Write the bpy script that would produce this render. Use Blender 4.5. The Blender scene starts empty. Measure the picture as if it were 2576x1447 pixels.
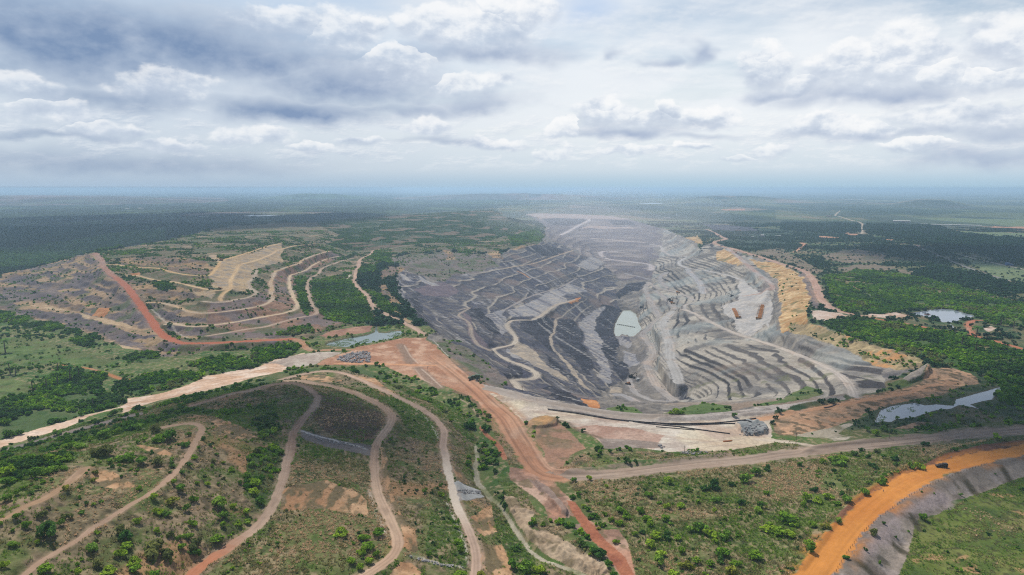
# Open-pit mine seen from the air: terrain is one heightfield solved from surveyed lines, split into named pieces.
import bpy, math, random
import numpy as np
from mathutils import Matrix, Vector
random.seed(7); RNG = np.random.default_rng(11)
R = math.radians
scene = bpy.context.scene
COL = scene.collection
# ------------------------------------------------------------------ survey frame
FOC, CU, CV, PITCH, EYE = 1717.0, 1288.0, 723.5, R(8.3), 220.0
CP, SP = math.cos(PITCH), math.sin(PITCH)
OFF = {'T1': (0, 440.2), 'T2': (628.9, 440.2), 'T3': (1257.8, 440.2), 'T4': (1884.2, 440.2),
       'M1': (0, 754.7), 'M2': (628.9, 754.7), 'M3': (1257.8, 754.7), 'M4': (1884.2, 754.7),
       'B1': (0, 1057.2), 'B2': (628.9, 1057.2), 'B3': (1257.8, 1057.2), 'B4': (1884.2, 1057.2)}
def conv(sheet, pts):
    """survey-sheet points -> common sheet coordinates"""
    if sheet == 'D': return [tuple(p) for p in pts]
    ox, oy = OFF[sheet]
    return [(ox + p[0] * .2695, oy + p[1] * .2695) + tuple(p[2:]) for p in pts]
def join(*segs):
    """'T1',[..],'M1',[..] -> one list"""
    out = []
    for i in range(0, len(segs), 2): out += conv(segs[i], segs[i + 1])
    return out
def to_world(u, v, h):
    u = np.asarray(u, float); v = np.asarray(v, float); h = np.asarray(h, float)
    x = (u - CU) / FOC; y = -(v - CV) / FOC
    Y = CP + SP * y; Z = -SP + CP * y
    t = (h - EYE) / np.minimum(Z, -1e-4)
    return x * t, Y * t, h + 0 * t
def to_sheet(x, y, z):
    dz = z - EYE
    f = y * CP - dz * SP; up = y * SP + dz * CP
    f = np.maximum(f, 1e-3)
    return CU + FOC * x / f, CV - FOC * up / f
def fillh(pts, h=None):
    """fill missing heights by interpolation along the line"""
    P = [(p[0], p[1], (p[2] if len(p) > 2 else None)) for p in pts]
    if h is not None: return [(p[0], p[1], h if p[2] is None else p[2]) for p in P]
    idx = [i for i, p in enumerate(P) if p[2] is not None]
    hs = np.interp(range(len(P)), idx, [P[i][2] for i in idx])
    return [(p[0], p[1], float(hh)) for p, hh in zip(P, hs)]
def smooth_line(W, step):
    """Catmull-Rom through world points, resampled"""
    W = np.asarray(W, float)
    if len(W) < 2: return W
    E = np.vstack([2 * W[0] - W[1], W, 2 * W[-1] - W[-2]])
    out = []
    for i in range(1, len(E) - 2):
        p0, p1, p2, p3 = E[i - 1:i + 3]
        n = max(2, int(np.linalg.norm(p2 - p1) / step) + 1)
        t = np.linspace(0, 1, n, endpoint=False)[:, None]
        out.append(.5 * (2 * p1 + (p2 - p0) * t + (2 * p0 - 5 * p1 + 4 * p2 - p3) * t * t + (3 * p1 - p0 - 3 * p2 + p3) * t ** 3))
    out.append(W[-1:]); return np.vstack(out)
# ------------------------------------------------------------------ noise
TAB = RNG.random((1024, 1024)).astype(np.float32)
def vnoise(x, y, seed=0):
    x = np.asarray(x, np.float64) + seed * 37.71; y = np.asarray(y, np.float64) + seed * 91.37
    ix = np.floor(x); iy = np.floor(y)
    fx = (x - ix).astype(np.float32); fy = (y - iy).astype(np.float32)
    ix = ix.astype(np.int64) & 1023; iy = iy.astype(np.int64) & 1023
    fx = fx * fx * (3 - 2 * fx); fy = fy * fy * (3 - 2 * fy)
    jx = (ix + 1) & 1023; jy = (iy + 1) & 1023
    a = TAB[iy, ix]; b = TAB[iy, jx]; c = TAB[jy, ix]; d = TAB[jy, jx]
    return (a + (b - a) * fx) * (1 - fy) + (c + (d - c) * fx) * fy
def fbm(x, y, scale, octv=4, seed=0, gain=.5):
    s = 0; amp = 1; tot = 0; c, sn = .8, .6
    x = x / scale; y = y / scale
    for k in range(octv):
        s = s + amp * vnoise(x, y, seed + k * 3); tot += amp; amp *= gain
        x, y = (c * x - sn * y) * 2.03, (sn * x + c * y) * 2.03
    return s / tot          # 0..1, mean .5
def sstep(a, b, x):
    t = np.clip((x - a) / (b - a), 0, 1); return t * t * (3 - 2 * t)
def inside(poly, U, V):
    poly = np.asarray([p[:2] for p in poly], float)
    res = np.zeros(U.shape, bool)
    x0, y0 = poly.min(0); x1, y1 = poly.max(0)
    sel = (U >= x0) & (U <= x1) & (V >= y0) & (V <= y1)
    if not sel.any(): return res
    u = U[sel]; v = V[sel]; r = np.zeros(u.shape, bool)
    for (ax, ay), (bx, by) in zip(poly, np.roll(poly, -1, 0)):
        if ay == by: continue
        c = ((ay > v) != (by > v)) & (u < (bx - ax) * (v - ay) / (by - ay) + ax)
        r ^= c
    res[sel] = r; return res
# ------------------------------------------------------------------ surveyed roads: name, label, colour(s), width, points (sheet x, sheet y, height)
ROADS = []
HILLMAP = [True]
def hm(P): return [(p[0], p[1], float(np.interp(p[2], (-200, 0, 8, 13, 24, 38, 44, 53, 62, 70, 76), (-200, 0, 7, 10, 15, 27, 35, 43, 51, 60, 64)))) for p in P]
def road(name, label, col, width, pts, h=None, tracks=1.0, close_w=None):
    ROADS.append(dict(name=name, label=label, col=col, w=width, pts=(hm if HILLMAP[0] else list)(fillh(pts, h)), tracks=tracks, wend=close_w))
# --- left spoil hill
road('haul_road', 'red dirt road running down the ridge of the left spoil hill to the red yard', ((158, 128, 114), (160, 116, 96)), 14,
  join('T1', [(885,728,66),(945,790,65),(965,850,62),(1030,920,58),(1120,985,54),(1190,1050,48),(1250,1130,42),(1310,1210,34),(1370,1300,26)],
       'M1', [(1430,205,19),(1480,290,12),(1560,350,9),(1650,390,8),(1760,405,8),(2000,400,8),(2300,385,8)],
       'M2', [(233,372,8),(400,365,7)]))
road('access_track', 'tan track curving from the red road down past the reed pond edge', ((176,128,96), (188,150,118)), 10,
  join('M2', [(400,365,7),(470,385,6),(510,430,4),(540,460,3),(600,473,3),(720,468,2),(900,465,2),(1070,460,2)]))
road('contour_track', 'topmost ochre track round the left hill climbing beside the combed tan slope', ((205,172,124),(196,160,112)), 8,
  join('T1', [(975,840,62),(1070,835),(1160,850),(1290,862),(1480,872),(1560,895),(1640,915),(1780,935),(1900,940),(1960,935,62),(2000,890,63),(2040,840,66),(2070,800,68),(2200,760,70),(2350,715,72),(2480,670,74),(2614,640,76)]))
road('contour_track', 'second ochre track on the left hill running into the tan slope', ((205,176,134),(190,160,120)), 8,
  join('T1', [(1110,960,53),(1200,940),(1290,942),(1400,970),(1480,985),(1620,1000),(1720,1020),(1850,1050),(1960,1072),(2080,1075),(2150,1055,53),(2150,990,54),(2170,950,56),(2200,900,58),(2240,840,61),(2330,815,62),(2440,780,63),(2540,735,64),(2590,705,65)],
       'T2', [(400,665,65),(480,655),(600,640,66)]))
road('contour_track', 'short spur track dropping from the tan slope of the left hill', ((196,166,124),(190,160,118)), 8,
  join('T1', [(2150,1065,53),(2080,1110,50),(2055,1150,47),(2060,1178,44)]))
road('contour_track', 'pale grey track wrapping under the tan slope of the left hill', ((184,168,148),(170,152,130)), 8,
  join('T1', [(1890,1178,44),(1960,1187),(2080,1187),(2200,1165),(2310,1145),(2380,1115,44),(2380,1090,45),(2340,1060,45),(2330,1000,47),(2370,950,48),(2400,890,50)]))
road('contour_track', 'long ochre to grey track looping round the middle of the left hill', ((186,166,142),(192,160,118)), 8.5,
  join('T1', [(1375,1190,38),(1480,1193),(1580,1210),(1680,1240),(1750,1270),(1840,1287),(1960,1288),(2100,1275),(2250,1255),(2400,1230),(2500,1195),(2545,1155,36)],
       'T2', [(215,1150,36),(195,1105,37),(205,1050,38),(190,1010,39),(215,950,41),(235,900,42),(270,890,42),(330,865),(460,825),(480,800),(600,750),(740,710,46)]))
road('contour_track', 'cream track with wide sandy bend on the lower left hill', ((206,182,150),(192,172,146)), 9.5,
  join('T1', [(1545,1395,24),(1610,1387),(1720,1407),(1850,1413),(2000,1400),(2200,1372),(2400,1335)],
       'T2', [(150,1320,24),(300,1292),(400,1265),(436,1235),(437,1195),(410,1150,25),(390,1100),(370,1040,26),(366,990),(375,945,27),(400,930),(520,890),(590,840),(700,790),(825,760,32)]), close_w=5)
road('contour_track', 'lowest grey track round the foot of the left hill', ((182,158,138),(170,148,128)), 8,
  join('M1', [(1930,335,13),(2100,310),(2300,275)], 'M2', [(140,250,13),(250,220),(370,185),(480,160),(570,145),(630,118,13)],
       'T2', [(590,1235,14),(560,1180,15),(543,1100,16),(532,1050),(555,975,18),(640,920,19),(680,870,20),(780,830,21),(880,795,22),(965,778,23)]))
road('access_track', 'pinkish winding track between the green bush and the left rim of the pit', ((196,164,142),(186,156,136)), 11,
  join('T2', [(1155,705,21),(1120,745,19),(1030,790,17),(1010,850,15),(990,900,13),(985,950,11),(970,1000,9),(1020,1060,7),(1100,1140,5),(1140,1220,4),(1190,1260,3),(1270,1300,2),(1350,1340,2),(1450,1390,2)],
       'M2', [(1540,265,1),(1600,310,1),(1640,328,1)]))
road('contour_track', 'thin faint track crossing the vegetated slope behind the left hill', ((160,146,124),(150,136,116)), 7,
  join('T2', [(955,719,24),(1080,712,23),(1155,705,22),(1290,690,25),(1420,665,28),(1560,645,30),(1700,640,30),(1960,635,28)]))
HILLMAP[0] = False
# --- main haul roads by the rim
road('haul_road', 'broad red haul road sweeping from the red yard to the lower junction', ((192,148,118),(180,130,100)), 26,
  join('M2', [(1700,520,2),(1850,630,2),(2000,750,2),(2130,860,2),(2260,985,2),(2400,1110,2)],
       'B3', [(130,100,2),(215,240,2),(285,350,2),(350,440,2),(440,500,2),(560,520,2)]), tracks=1.6)
road('haul_road', 'grey haul road running straight from the junction to the right edge', ((172,152,134),(164,142,124)), 19,
  join('B3', [(430,490,2),(520,515,2),(700,520,2),(900,515,2),(1200,488,2),(1600,440,2),(2000,398,2)],
       'B4', [(0,370,2),(243,330,2),(600,290,2),(1000,245,2),(1500,195,2),(2000,140,2),(2567,95,2),(2900,70,2),(3300,45,2)]), tracks=1.5)
road('haul_road', 'bright orange raised road curving across the lower right corner', ((218,146,72),(204,130,62)), 20,
  join('B4', [(520,1650,6.5),(575,1530,6.5),(640,1420,6.5),(770,1230,6.5),(930,1030,6.5),(1110,850,6.5),(1310,695,6.5),(1550,550,6.5),(1800,450,6),(2100,365,6),(2400,305,5.5),(2700,255,5.5),(3100,200,5.5)]), tracks=.5)
road('rim_road', 'grey service road on the near pit rim between two berms', ((178,166,154),(168,154,140)), 11,
  join('M2', [(2190,830,2),(2300,850,2),(2450,895,2)], 'M3', [(250,945,2),(450,975,2),(700,1020,2),(950,1062,2),(1200,1090,2),(1500,1103,2)]))
road('access_track', 'pale track along the crumbly orange bank above the marsh', ((206,160,124),(196,146,108)), 8,
  join('M4', [(60,1120,1),(200,1100,1),(450,1050,1),(700,1000,1),(1000,950,1),(1300,900,1),(1500,860,1),(1660,800,2),(1790,790,2)]))
# --- lower left reclaimed hill
road('contour_track', 'grey brown two-rut track curving down the middle of the lower left hill', ((186,160,138),(166,134,112)), 7.6,
  join('M1', [(1790,990,20),(2000,925,23),(2200,870,27)], 'M2', [(0,850,29),(200,795,30),(380,778,30),(500,803,30),(590,860,30),(630,920,30),(610,980,30),(540,1060,30),(460,1160,30),(400,1260,30)],
       'B2', [(375,280,30),(340,420,30),(310,550,30),(260,680,29),(210,800,29),(130,920,28),(0,1050,28)],
       'B1', [(2230,1115,28),(2100,1215,27),(1950,1310,27),(1850,1390,27),(1740,1500,27),(1600,1640,27)]))
road('contour_track', 'cream rutted track bending in an S through the lower middle slope', ((208,178,150),(188,156,130)), 8,
  join('M2', [(340,755,18),(500,760),(620,785),(800,815),(950,860),(1100,920),(1200,975),(1280,1030),(1325,1090),(1310,1160),(1260,1230)],
       'B2', [(1195,200,18),(1165,300),(1160,420),(1168,550),(1200,700),(1270,850),(1330,980),(1375,1100),(1370,1200),(1310,1290),(1200,1370),(1080,1450),(900,1560,18)]))
road('contour_track', 'narrow grey to white track down the lower middle next to the drain', ((184,158,138),(196,166,144)), 6.6,
  join('M2', [(290,745,9),(400,715),(560,680),(700,665),(850,680),(1000,730),(1150,800),(1300,870),(1450,940),(1600,1020),(1730,1110),(1800,1200)],
       'B2', [(1815,130,9),(1803,250),(1825,350),(1850,480),(1880,600),(1905,720),(1950,850),(2010,960),(2060,1080),(2100,1200),(2112,1320),(2105,1447),(2090,1640,9)]))
road('footpath', 'narrow straight dirt path slanting down the lower left hill with a grey bend at its top', ((172,144,120),(180,150,126)), 3.2,
  join('B1', [(60,1620,49),(230,1447,48),(400,1310),(600,1190),(760,1100),(850,1020),(1000,930),(1200,800),(1390,690),(1550,570),(1650,470),(1740,350),(1800,250),(1850,160),(1885,95),(1860,50),(1780,32),(1650,42),(1500,72,48)]), tracks=.4, close_w=6)
road('footpath', 'faint stony path high on the left edge ending in a grey patch', ((160,132,110),(172,140,108)), 3,
  join('B1', [(-120,1000,58),(0,940,58),(150,860),(250,800),(400,740),(500,680),(620,600),(700,530),(780,460,58)]), tracks=.4, close_w=7)
road('access_track', 'grey gravel track under the trees beside the cream road at left', ((142,130,124),(132,122,114)), 9,
  join('M1', [(-200,1450,5),(0,1410,5),(250,1345),(500,1275),(700,1220),(900,1170),(1080,1120,9),(1300,1065,12)]))
# --- right side
road('haul_road', 'pinkish haul road along the top of the yellow cliff on the right rim', ((194,160,142),(184,146,124)), 19,
  join('T3', [(1930,510,2),(2000,540,3),(2060,575,4),(2110,598,6),(2050,612,7),(2000,632,8),(2070,665,8),(2180,690,9),(2330,737,9)],
       'T4', [(150,780,9),(300,830,9),(430,868,9),(530,905,8.5),(590,970,8),(630,1050,8),(670,1150,8),(720,1210,7),(800,1260,6),(950,1300,5),(1100,1325,4)]))
road('haul_road', 'rust red road leaving the right edge behind the green bush', ((190,122,88),(178,104,72)), 10,
  join('M4', [(1180,175,2),(1500,228,2),(1700,268,2),(1900,308,1),(2080,330,1),(2300,385,0),(2567,460,0),(2800,530,0)]))
road('access_track', 'red looping spur beside the pond on the right', ((190,128,100),(180,116,88)), 9,
  join('M4', [(2090,325,1),(2060,275,0),(2050,225,0),(2120,190,0),(2300,200,0)]))
road('pit_ramp', 'pinkish to grey road dropping from the rim into the truck yard', ((176,150,138),(180,174,168)), 15,
  join('T3', [(2120,680,6),(2200,745,3),(2300,830,0),(2400,915,-3),(2480,975,-6),(2535,1025,-9),(2540,1065,-12),(2490,1100,-16),(2380,1115,-20),(2280,1130,-24)]))
road('pit_ramp', 'long pale ramp from the right rim down to the pit benches', ((198,186,172),(184,174,164)), 12,
  join('M4', [(975,900,0),(965,850,-1),(915,765,-4),(850,700,-8),(760,650,-12),(600,570,-18),(450,510,-24),(300,450,-30),(150,400,-35),(60,370,-38)],
       'M3', [(2250,330,-42),(2100,270,-46),(1950,200,-50),(1820,130,-53),(1720,90,-56)]))
road('pit_ramp', 'switchback track on the bench left of the truck yard', ((186,178,170),(176,168,160)), 9,
  join('M3', [(1720,90,-56),(1722,55,-55),(1760,35,-54),(1800,30,-54)]))
road('pit_ramp', 'pale grey bench road crossing the far right pit wall to the yard', ((192,188,182),(182,178,174)), 12,
  join('T3', [(2290,1000,-26),(2200,960,-29),(2100,930,-32),(2000,910,-35),(1900,890,-38),(1800,878,-40),(1740,868,-41),(1680,840,-42),(1672,812,-42),(1715,785,-41),(1750,765,-41),(1650,757,-43),(1590,750,-44),(1530,712,-46),(1495,665,-47),(1400,647,-48)]))
road('pit_ramp', 'far pale bench strip hanging below the crossing road', ((178,176,174),(168,166,166)), 20,
  join('T3', [(1750,882,-41),(1800,940,-45),(1850,990,-48),(1885,1050,-51),(1895,1105,-54)]))
road('pit_ramp', 'curved pale strip on the far benches above the pond', ((166,160,156),(158,154,152)), 14,
  join('T3', [(1555,910,-62),(1500,950,-65),(1500,1000,-68),(1565,1055,-70)]))
road('pit_ramp', 'thin tan haul road zigzagging from the far floor to the right benches', ((176,168,160),(166,158,152)), 10,
  join('T3', [(1390,1000,-76),(1430,1035,-74),(1480,1058,-72),(1560,1072,-70),(1640,1097,-68),(1720,1122,-65),(1815,1170,-60)]))
road('pit_ramp', 'pale bench strip carrying dark machines above the pond', ((170,164,158),(160,154,150)), 13,
  join('T3', [(1455,1080,-74),(1500,1115,-74),(1550,1152,-73),(1600,1205,-71),(1645,1255,-70)]))
road('pit_ramp', 'winding bench road running from the pit floor past the pond', ((172,164,156),(160,154,150)), 15,
  join('T3', [(1390,1000,-76),(1355,1055,-77),(1370,1095,-78),(1385,1150,-79),(1420,1200,-80),(1455,1265,-81),(1490,1325,-82)],
       'M3', [(1490,175,-83),(1440,215,-84),(1395,265,-86),(1340,305,-88),(1345,345,-88),(1385,400,-88),(1415,440,-88),(1425,520,-88),(1375,595,-88),(1390,650,-88),(1420,720,-86),(1470,810,-84),(1560,890,-82),(1650,955,-79)]))
road('pit_ramp', 'broad whitish bench strip ending above a dark coal face', ((182,178,172),(172,168,162)), 20,
  join('M3', [(1610,110,-66),(1570,150,-65),(1520,215,-64),(1535,280,-63),(1570,370,-62),(1585,450,-62),(1590,550,-62),(1610,600,-62),(1645,680,-62),(1675,765,-62)]))
road('pit_ramp', 'short loading road from the diggers to the near pit floor', ((168,162,156),(158,152,148)), 11,
  join('M3', [(1205,740,-97),(1230,810,-93),(1270,870,-90),(1340,905,-87),(1420,935,-85),(1520,945,-82)]))
road('pit_ramp', 'grey floor road curving under the near rim of the pit', ((164,160,158),(156,152,150)), 13,
  join('M3', [(1010,890,-84),(1130,885,-83),(1230,930,-81),(1330,970,-80),(1450,965,-80),(1560,950,-81)]))
road('pit_ramp', 'tan road climbing the left footwall to an orange heap', ((182,170,152),(170,156,140)), 10,
  join('M3', [(300,188,-58),(380,150,-59),(450,95,-60),(530,45,-62)], 'T3', [(620,1187,-64),(700,1160,-66)]))
road('pit_ramp', 'tan hairpin road winding down the near left wall of the pit', ((190,178,160),(176,164,148)), 9,
  join('M3', [(300,188,-57),(170,188,-56),(95,200,-55),(68,240,-55),(105,300,-54),(148,355,-54),(125,410,-52),(20,440,-50)],
       'M2', [(2285,455,-48),(2290,490,-46),(2400,560,-40)], 'M3', [(150,590,-38),(250,630,-34),(335,680,-30),(335,718,-28),(280,740,-26),(120,752,-22),(150,790,-18),(205,845,-12)]))
road('pit_ramp', 'tan contour line road high on the left footwall', ((176,156,130),(166,148,126)), 8,
  join('T2', [(2310,868,-19)], 'T3', [(60,868,-20),(180,850,-22),(330,822,-24),(480,772,-26),(600,730,-28),(680,705,-30)]))
road('pit_ramp', 'thin pale berm road slanting along the lower left footwall', ((156,148,142),(146,138,134)), 6,
  join('T3', [(20,1270,-48),(250,1150,-55),(420,1090,-60),(560,1050,-64),(720,965,-68)]))
road('pit_ramp', 'pale road climbing the far end wall of the pit to the top bench', ((206,196,192),(196,186,184)), 24,
  join('T3', [(560,565,-20),(650,520,-14),(720,480,-8),(800,440,-4),(832,420,-3),(790,406,-2),(600,404,-2)]))
road('pit_ramp', 'pale hairpin road on the far hazy benches', ((196,186,182),(186,176,174)), 20,
  join('T3', [(1080,715,-58),(1000,710,-60),(940,722,-61),(950,755,-62),(1000,782,-62),(1100,797,-63),(1250,815,-64),(1390,835,-66),(1415,870,-68),(1405,890,-68)]))
road('pit_ramp', 'pale far bench road below the brown end wall', ((204,188,176),(194,178,168)), 20,
  join('T3', [(860,592,-34),(980,600,-35),(1100,611,-36),(1230,624,-37),(1350,630,-38)]))
road('pit_ramp', 'faint far track zigzagging to the dark pit floor', ((160,156,156),(154,150,150)), 10,
  join('T3', [(1170,918,-78),(1230,935,-78),(1300,950,-79),(1400,975,-80)]))
road('pit_ramp', 'winding rubble track on the shaded left wall of the pit', ((160,146,132),(150,138,126)), 6,
  join('M2', [(1945,95,-28),(2050,75,-33)], 'M2', [(1950,140,-28),(2030,200,-28),(2060,260,-28),(2070,330,-28),(2130,420,-27),(2240,470,-28)]))
# --- far right
road('country_road', 'pale country road winding away across the far right plain', ((200,184,160),(190,174,152)), 12,
  join('T4', [(1055,548,0),(1050,500,0),(1058,460,0),(1020,438,0),(960,425,0),(890,402,0),(835,385,0),(805,375,0),(850,335,0)]))
road('country_road', 'straight grey embankment line running to the right edge of the plain', ((140,138,134),(130,128,124)), 12,
  join('T4', [(1540,655,2),(1750,745,2),(2000,850,2),(2200,920,2),(2430,990,2)]))
road('country_road', 'pale straight road with a blue truck near the right edge', ((196,184,164),(186,174,156)), 9,
  join('T4', [(1900,730,0),(2100,780,0),(2300,825,0),(2567,882,0),(2800,940,0)]))
road('farm_track', 'orange clay track in the bush at the left edge', ((190,130,88),(182,122,80)), 5,
  join('M1', [(560,608,0),(700,622,0),(820,638,0),(930,665,0),(1040,705,0),(1120,735,0),(1200,745,0),(1290,738,0)]))
road('farm_track', 'broken orange track in the green bush right of the cliff road', ((186,140,106),(178,130,98)), 7,
  join('T4', [(890,1012,0),(980,1050,0),(1040,1090,0)]))
# ------------------------------------------------------------------ height control lines (sheet pts with heights)
CTRL = []
def ctrl(pts, h=None): CTRL.append(fillh(pts, h))
SKY_LEFT = fillh(join('T1', [(-300,985,4),(0,945,6),(270,880,20),(450,832,35),(640,785,48),(850,722,64),(900,715,67),(1100,680,69),(1300,648,70),(1600,600,70),(2000,500,68),(2250,470,64)],
                      'T2', [(290,445,62),(600,445,62),(800,420,64),(1000,400,66),(1500,370,68),(2000,335,70),(2280,320,70),(2330,345,62),(2400,400,50)]))
SKY_LEFT = hm(SKY_LEFT)
CTRL.append(SKY_LEFT)
_n = len(CTRL)
# hill body
ctrl(join('T1', [(1000,780,69),(1500,700,72),(2000,640,74),(2350,620,74)], 'T2', [(300,560,70),(700,520,66)]))
ctrl(join('T1', [(1150,770,66),(1400,790,70),(1600,800,72),(1800,790,72),(1960,760,72)]))
ctrl(join('T2', [(700,560,56),(1000,540,54),(1300,500,52),(1800,480,48),(2200,440,46)]))
ctrl(join('T2', [(600,640,50),(1000,640,42),(1500,590,38),(2000,540,34),(2300,520,30)]))
ctrl(join('T2', [(1700,800,6),(1500,840,5),(1380,872,5)]))
ctrl(join('T2', [(2420,690,12),(2220,730,12),(2050,720,13),(1850,705,14),(1700,730,16),(1400,740,17)]))
ctrl(join('T2', [(1500,870,-2),(1800,860,-8),(2100,850,-14),(2310,868,-19)]))
ctrl(join('T2', [(700,1020,14),(760,1250,6),(700,1400,3)])); ctrl(join('T2', [(900,930,12),(880,1050,7),(950,1245,3),(1100,1400,1)]))
# foot of the left hill and its left face
ctrl(join('M1', [(-300,60,1),(0,90,2),(230,150,2),(500,215,2),(700,270,2),(880,320,2),(1000,400,2),(1200,440,2),(1450,490,2),(1600,520,1),(1800,490,1),(2100,440,1),(2500,430,1)], 'M2', [(500,330,2)]))
ctrl(join('T1', [(0,1180,8),(300,1215,9),(700,1300,10),(1000,1360,10)]), None)
ctrl(join('T1', [(0,1080,18),(400,1040,26),(800,1050,34),(1100,1120,36)]), None)
ctrl(join('T1', [(300,980,28),(700,920,44),(900,880,54)]), None)
CTRL[_n:] = [hm(c) for c in CTRL[_n:]]
# near rim and plaza, flats
RIM_NEAR = join('M2', [(1640,326),(1720,400),(1850,540),(2030,730),(2150,800)], 'M3', [(0,812),(200,868),(450,928),(700,975),(950,1020),(1200,1052),(1500,1072),(1750,1074),(2000,1058),(2200,1035),(2400,1020)],
                'M4', [(60,1000),(250,975),(400,965),(650,930),(880,905)])
ctrl(RIM_NEAR, 1)
ctrl(join('M2', [(1100,460),(1500,345),(1640,345),(1850,580)]), 2)
ctrl(join('M3', [(0,1000),(500,1090),(1000,1150),(1600,1200),(2200,1150),(2567,1080)]), 1)
ctrl(join('M3', [(300,1300),(900,1370),(1600,1400),(2400,1330)]), 1)
ctrl(join('M4', [(200,1250),(700,1180),(1100,1000),(1700,1100),(2567,1080)]), 0)
ctrl(join('M4', [(1180,1170),(1400,1110),(1700,1000),(1900,970),(2300,860),(2420,810)]), -1)
ctrl(join('M4', [(1250,880,-1),(1400,800,-1),(1500,760,1),(1690,640,7)]), None)
ctrl(join('M4', [(1700,720),(2100,760),(2300,700)]), 1)
# right rim
RIM_RIGHT = join('M4', [(1035,890,0),(1150,860,-2),(1300,760,-2),(1450,700,0),(1600,640,3),(1640,570,5),(1540,525,4),(1380,492,5),(1210,432,5),(1070,392,6),(960,352,6),(840,302,7),(700,242,7),(570,215,8),(545,130,8),(560,60,8)],
                 'T4', [(578,1200,8),(555,1130,6),(545,1050,5),(490,950,4),(440,905,4),(300,850,4),(150,800,4),(20,772,4)],
                 'T3', [(2250,735,4),(2130,700,4),(2050,655,4),(1980,640,6),(1900,655,4),(1860,690,3)])
CTRL.append(fillh(RIM_RIGHT))
RIM_FAR = join('T3', [(1850,640,4),(1740,590,3),(1530,500,2),(1350,462,1),(1210,416,0),(1050,388,0),(700,369,0),(400,362,0),(240,370,0),(300,392,0)])
RIM_LEFT = join('T3', [(400,440,0),(440,490,2),(420,560,5),(390,625,9),(260,652,11),(90,692,11)], 'T2', [(2334,742,8),(2220,735,10)])
CTRL.append(fillh(RIM_FAR)); CTRL.append(fillh(RIM_LEFT))
RIM_WEST = join('T2', [(1380,870,6),(1360,950,5),(1368,1060,4),(1400,1150,3),(1480,1230,3),(1570,1300,3),(1640,1370,2)], 'M2', [(1720,300,1)])
CTRL.append(fillh(RIM_WEST))
ctrl(join('M2', [(1840,372,-2),(2050,432,-6),(2180,545,-8),(2300,650,-8),(2420,745,-8)], 'M3', [(240,870,-8),(500,925,-10)]))
# pit interior
ctrl(join('T2', [(1520,900,-8),(1700,1010,-14),(1850,1015,-18),(2100,1000,-24),(2300,990,-28)]))
ctrl(join('T2', [(1380,960,-2),(1400,1080,-10),(1480,1200,-14),(1540,1080,-14)], 'M2', [(1600,110,-15),(1720,250,-12)]))
ctrl(join('T2', [(1700,1200,-24),(1950,1150,-28),(2250,1100,-36)], None and 'T2' or 'T3', [(150,1080,-42)]))
ctrl(join('M2', [(1800,200,-24),(1950,330,-20),(2130,460,-22),(2250,560,-20),(2400,660,-16)]))
ctrl(join('T3', [(400,1000,-46),(700,880,-50),(900,760,-52)]))
ctrl(join('T3', [(500,680,-18),(700,620,-26),(850,690,-52)]))
ctrl(join('T3', [(700,1030,-70),(900,1010,-80),(1060,980,-84)]))
ctrl(join('T3', [(760,1150,-67),(850,1120,-80),(1000,1060,-86)]))
POND_PIT = join('M3', [(1150,100),(1215,95),(1275,130),(1288,200),(1320,272),(1290,312),(1245,366),(1200,362),(1150,335),(1080,342),(1064,290),(1080,220),(1110,160)])
ctrl(POND_PIT + POND_PIT[:1], -108)
ctrl(join('M3', [(1140,440,-106),(1230,480,-105),(1250,560,-104),(1260,640,-102),(1220,715,-98),(1300,760,-96)]))
ctrl(join('M3', [(1000,450,-100),(1050,560,-101),(1120,640,-101)]))
ctrl(join('M3', [(1000,40,-92),(900,100,-92),(800,160,-92),(780,220,-92),(830,320,-93),(900,420,-94),(950,520,-94),(1000,650,-92),(1050,750,-88),(1060,830,-85)]))
ctrl(join('M3', [(500,160,-74),(485,330,-74),(560,520,-74),(650,640,-72),(760,760,-68),(830,800,-66)]))
ctrl(join('M3', [(200,400,-58),(350,580,-56),(520,720,-52),(700,800,-48)]))
ctrl(join('M3', [(700,180,-84),(720,380,-86),(830,560,-86),(880,700,-80)]))
ctrl(join('M3', [(330,780,-24),(500,840,-28),(700,850,-40),(850,900,-56),(900,960,-60)]))
ctrl(join('M3', [(1100,1000,-78),(1250,1030,-76),(1450,1040,-76)]))
ctrl(join('M3', [(1750,840,-62),(1800,940,-66),(1850,960,-64)]))
ctrl(join('M3', [(1700,120,-60),(1720,300,-54),(1750,480,-52),(1850,640,-50),(2000,800,-46),(2150,950,-34)]))
ctrl(join('M3', [(1860,200,-50),(1950,330,-45),(2150,520,-38),(2380,700,-30)], 'M4', [(200,870,-24),(300,920,-16)]))
ctrl(join('M3', [(2450,560,-28)], 'M4', [(250,600,-24),(450,720,-20),(600,800,-14)]))
ctrl(join('M4', [(30,300,-28),(300,380,-20),(600,500,-12),(900,620,-6),(1150,720,-4)]))
ctrl(join('M4', [(340,320,-12),(560,380,-8),(800,480,-4),(1000,580,-3),(1200,660,-3)]))
ctrl(join('M4', [(480,240,-4),(700,330,-2),(900,420,-1),(1100,480,-1),(1350,580,0)]))
YARD = join('T3', [(2210,1120,-27),(2150,1190,-32),(2170,1350,-36),(2230,1447,-39)]); ctrl(YARD)
ctrl(join('T3', [(2330,1160,-26),(2420,1230,-28),(2460,1300,-30),(2440,1380,-33),(2330,1430,-38)]))
ctrl(join('T3', [(2290,1150,-26),(2300,1300,-32)])); ctrl(join('T3', [(2520,1080,-13),(2530,1200,-22),(2520,1340,-26),(2480,1420,-30)]))
ctrl(join('T4', [(250,1010,-6),(280,1100,-8),(270,1250,-12),(290,1400,-14)]))
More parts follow.
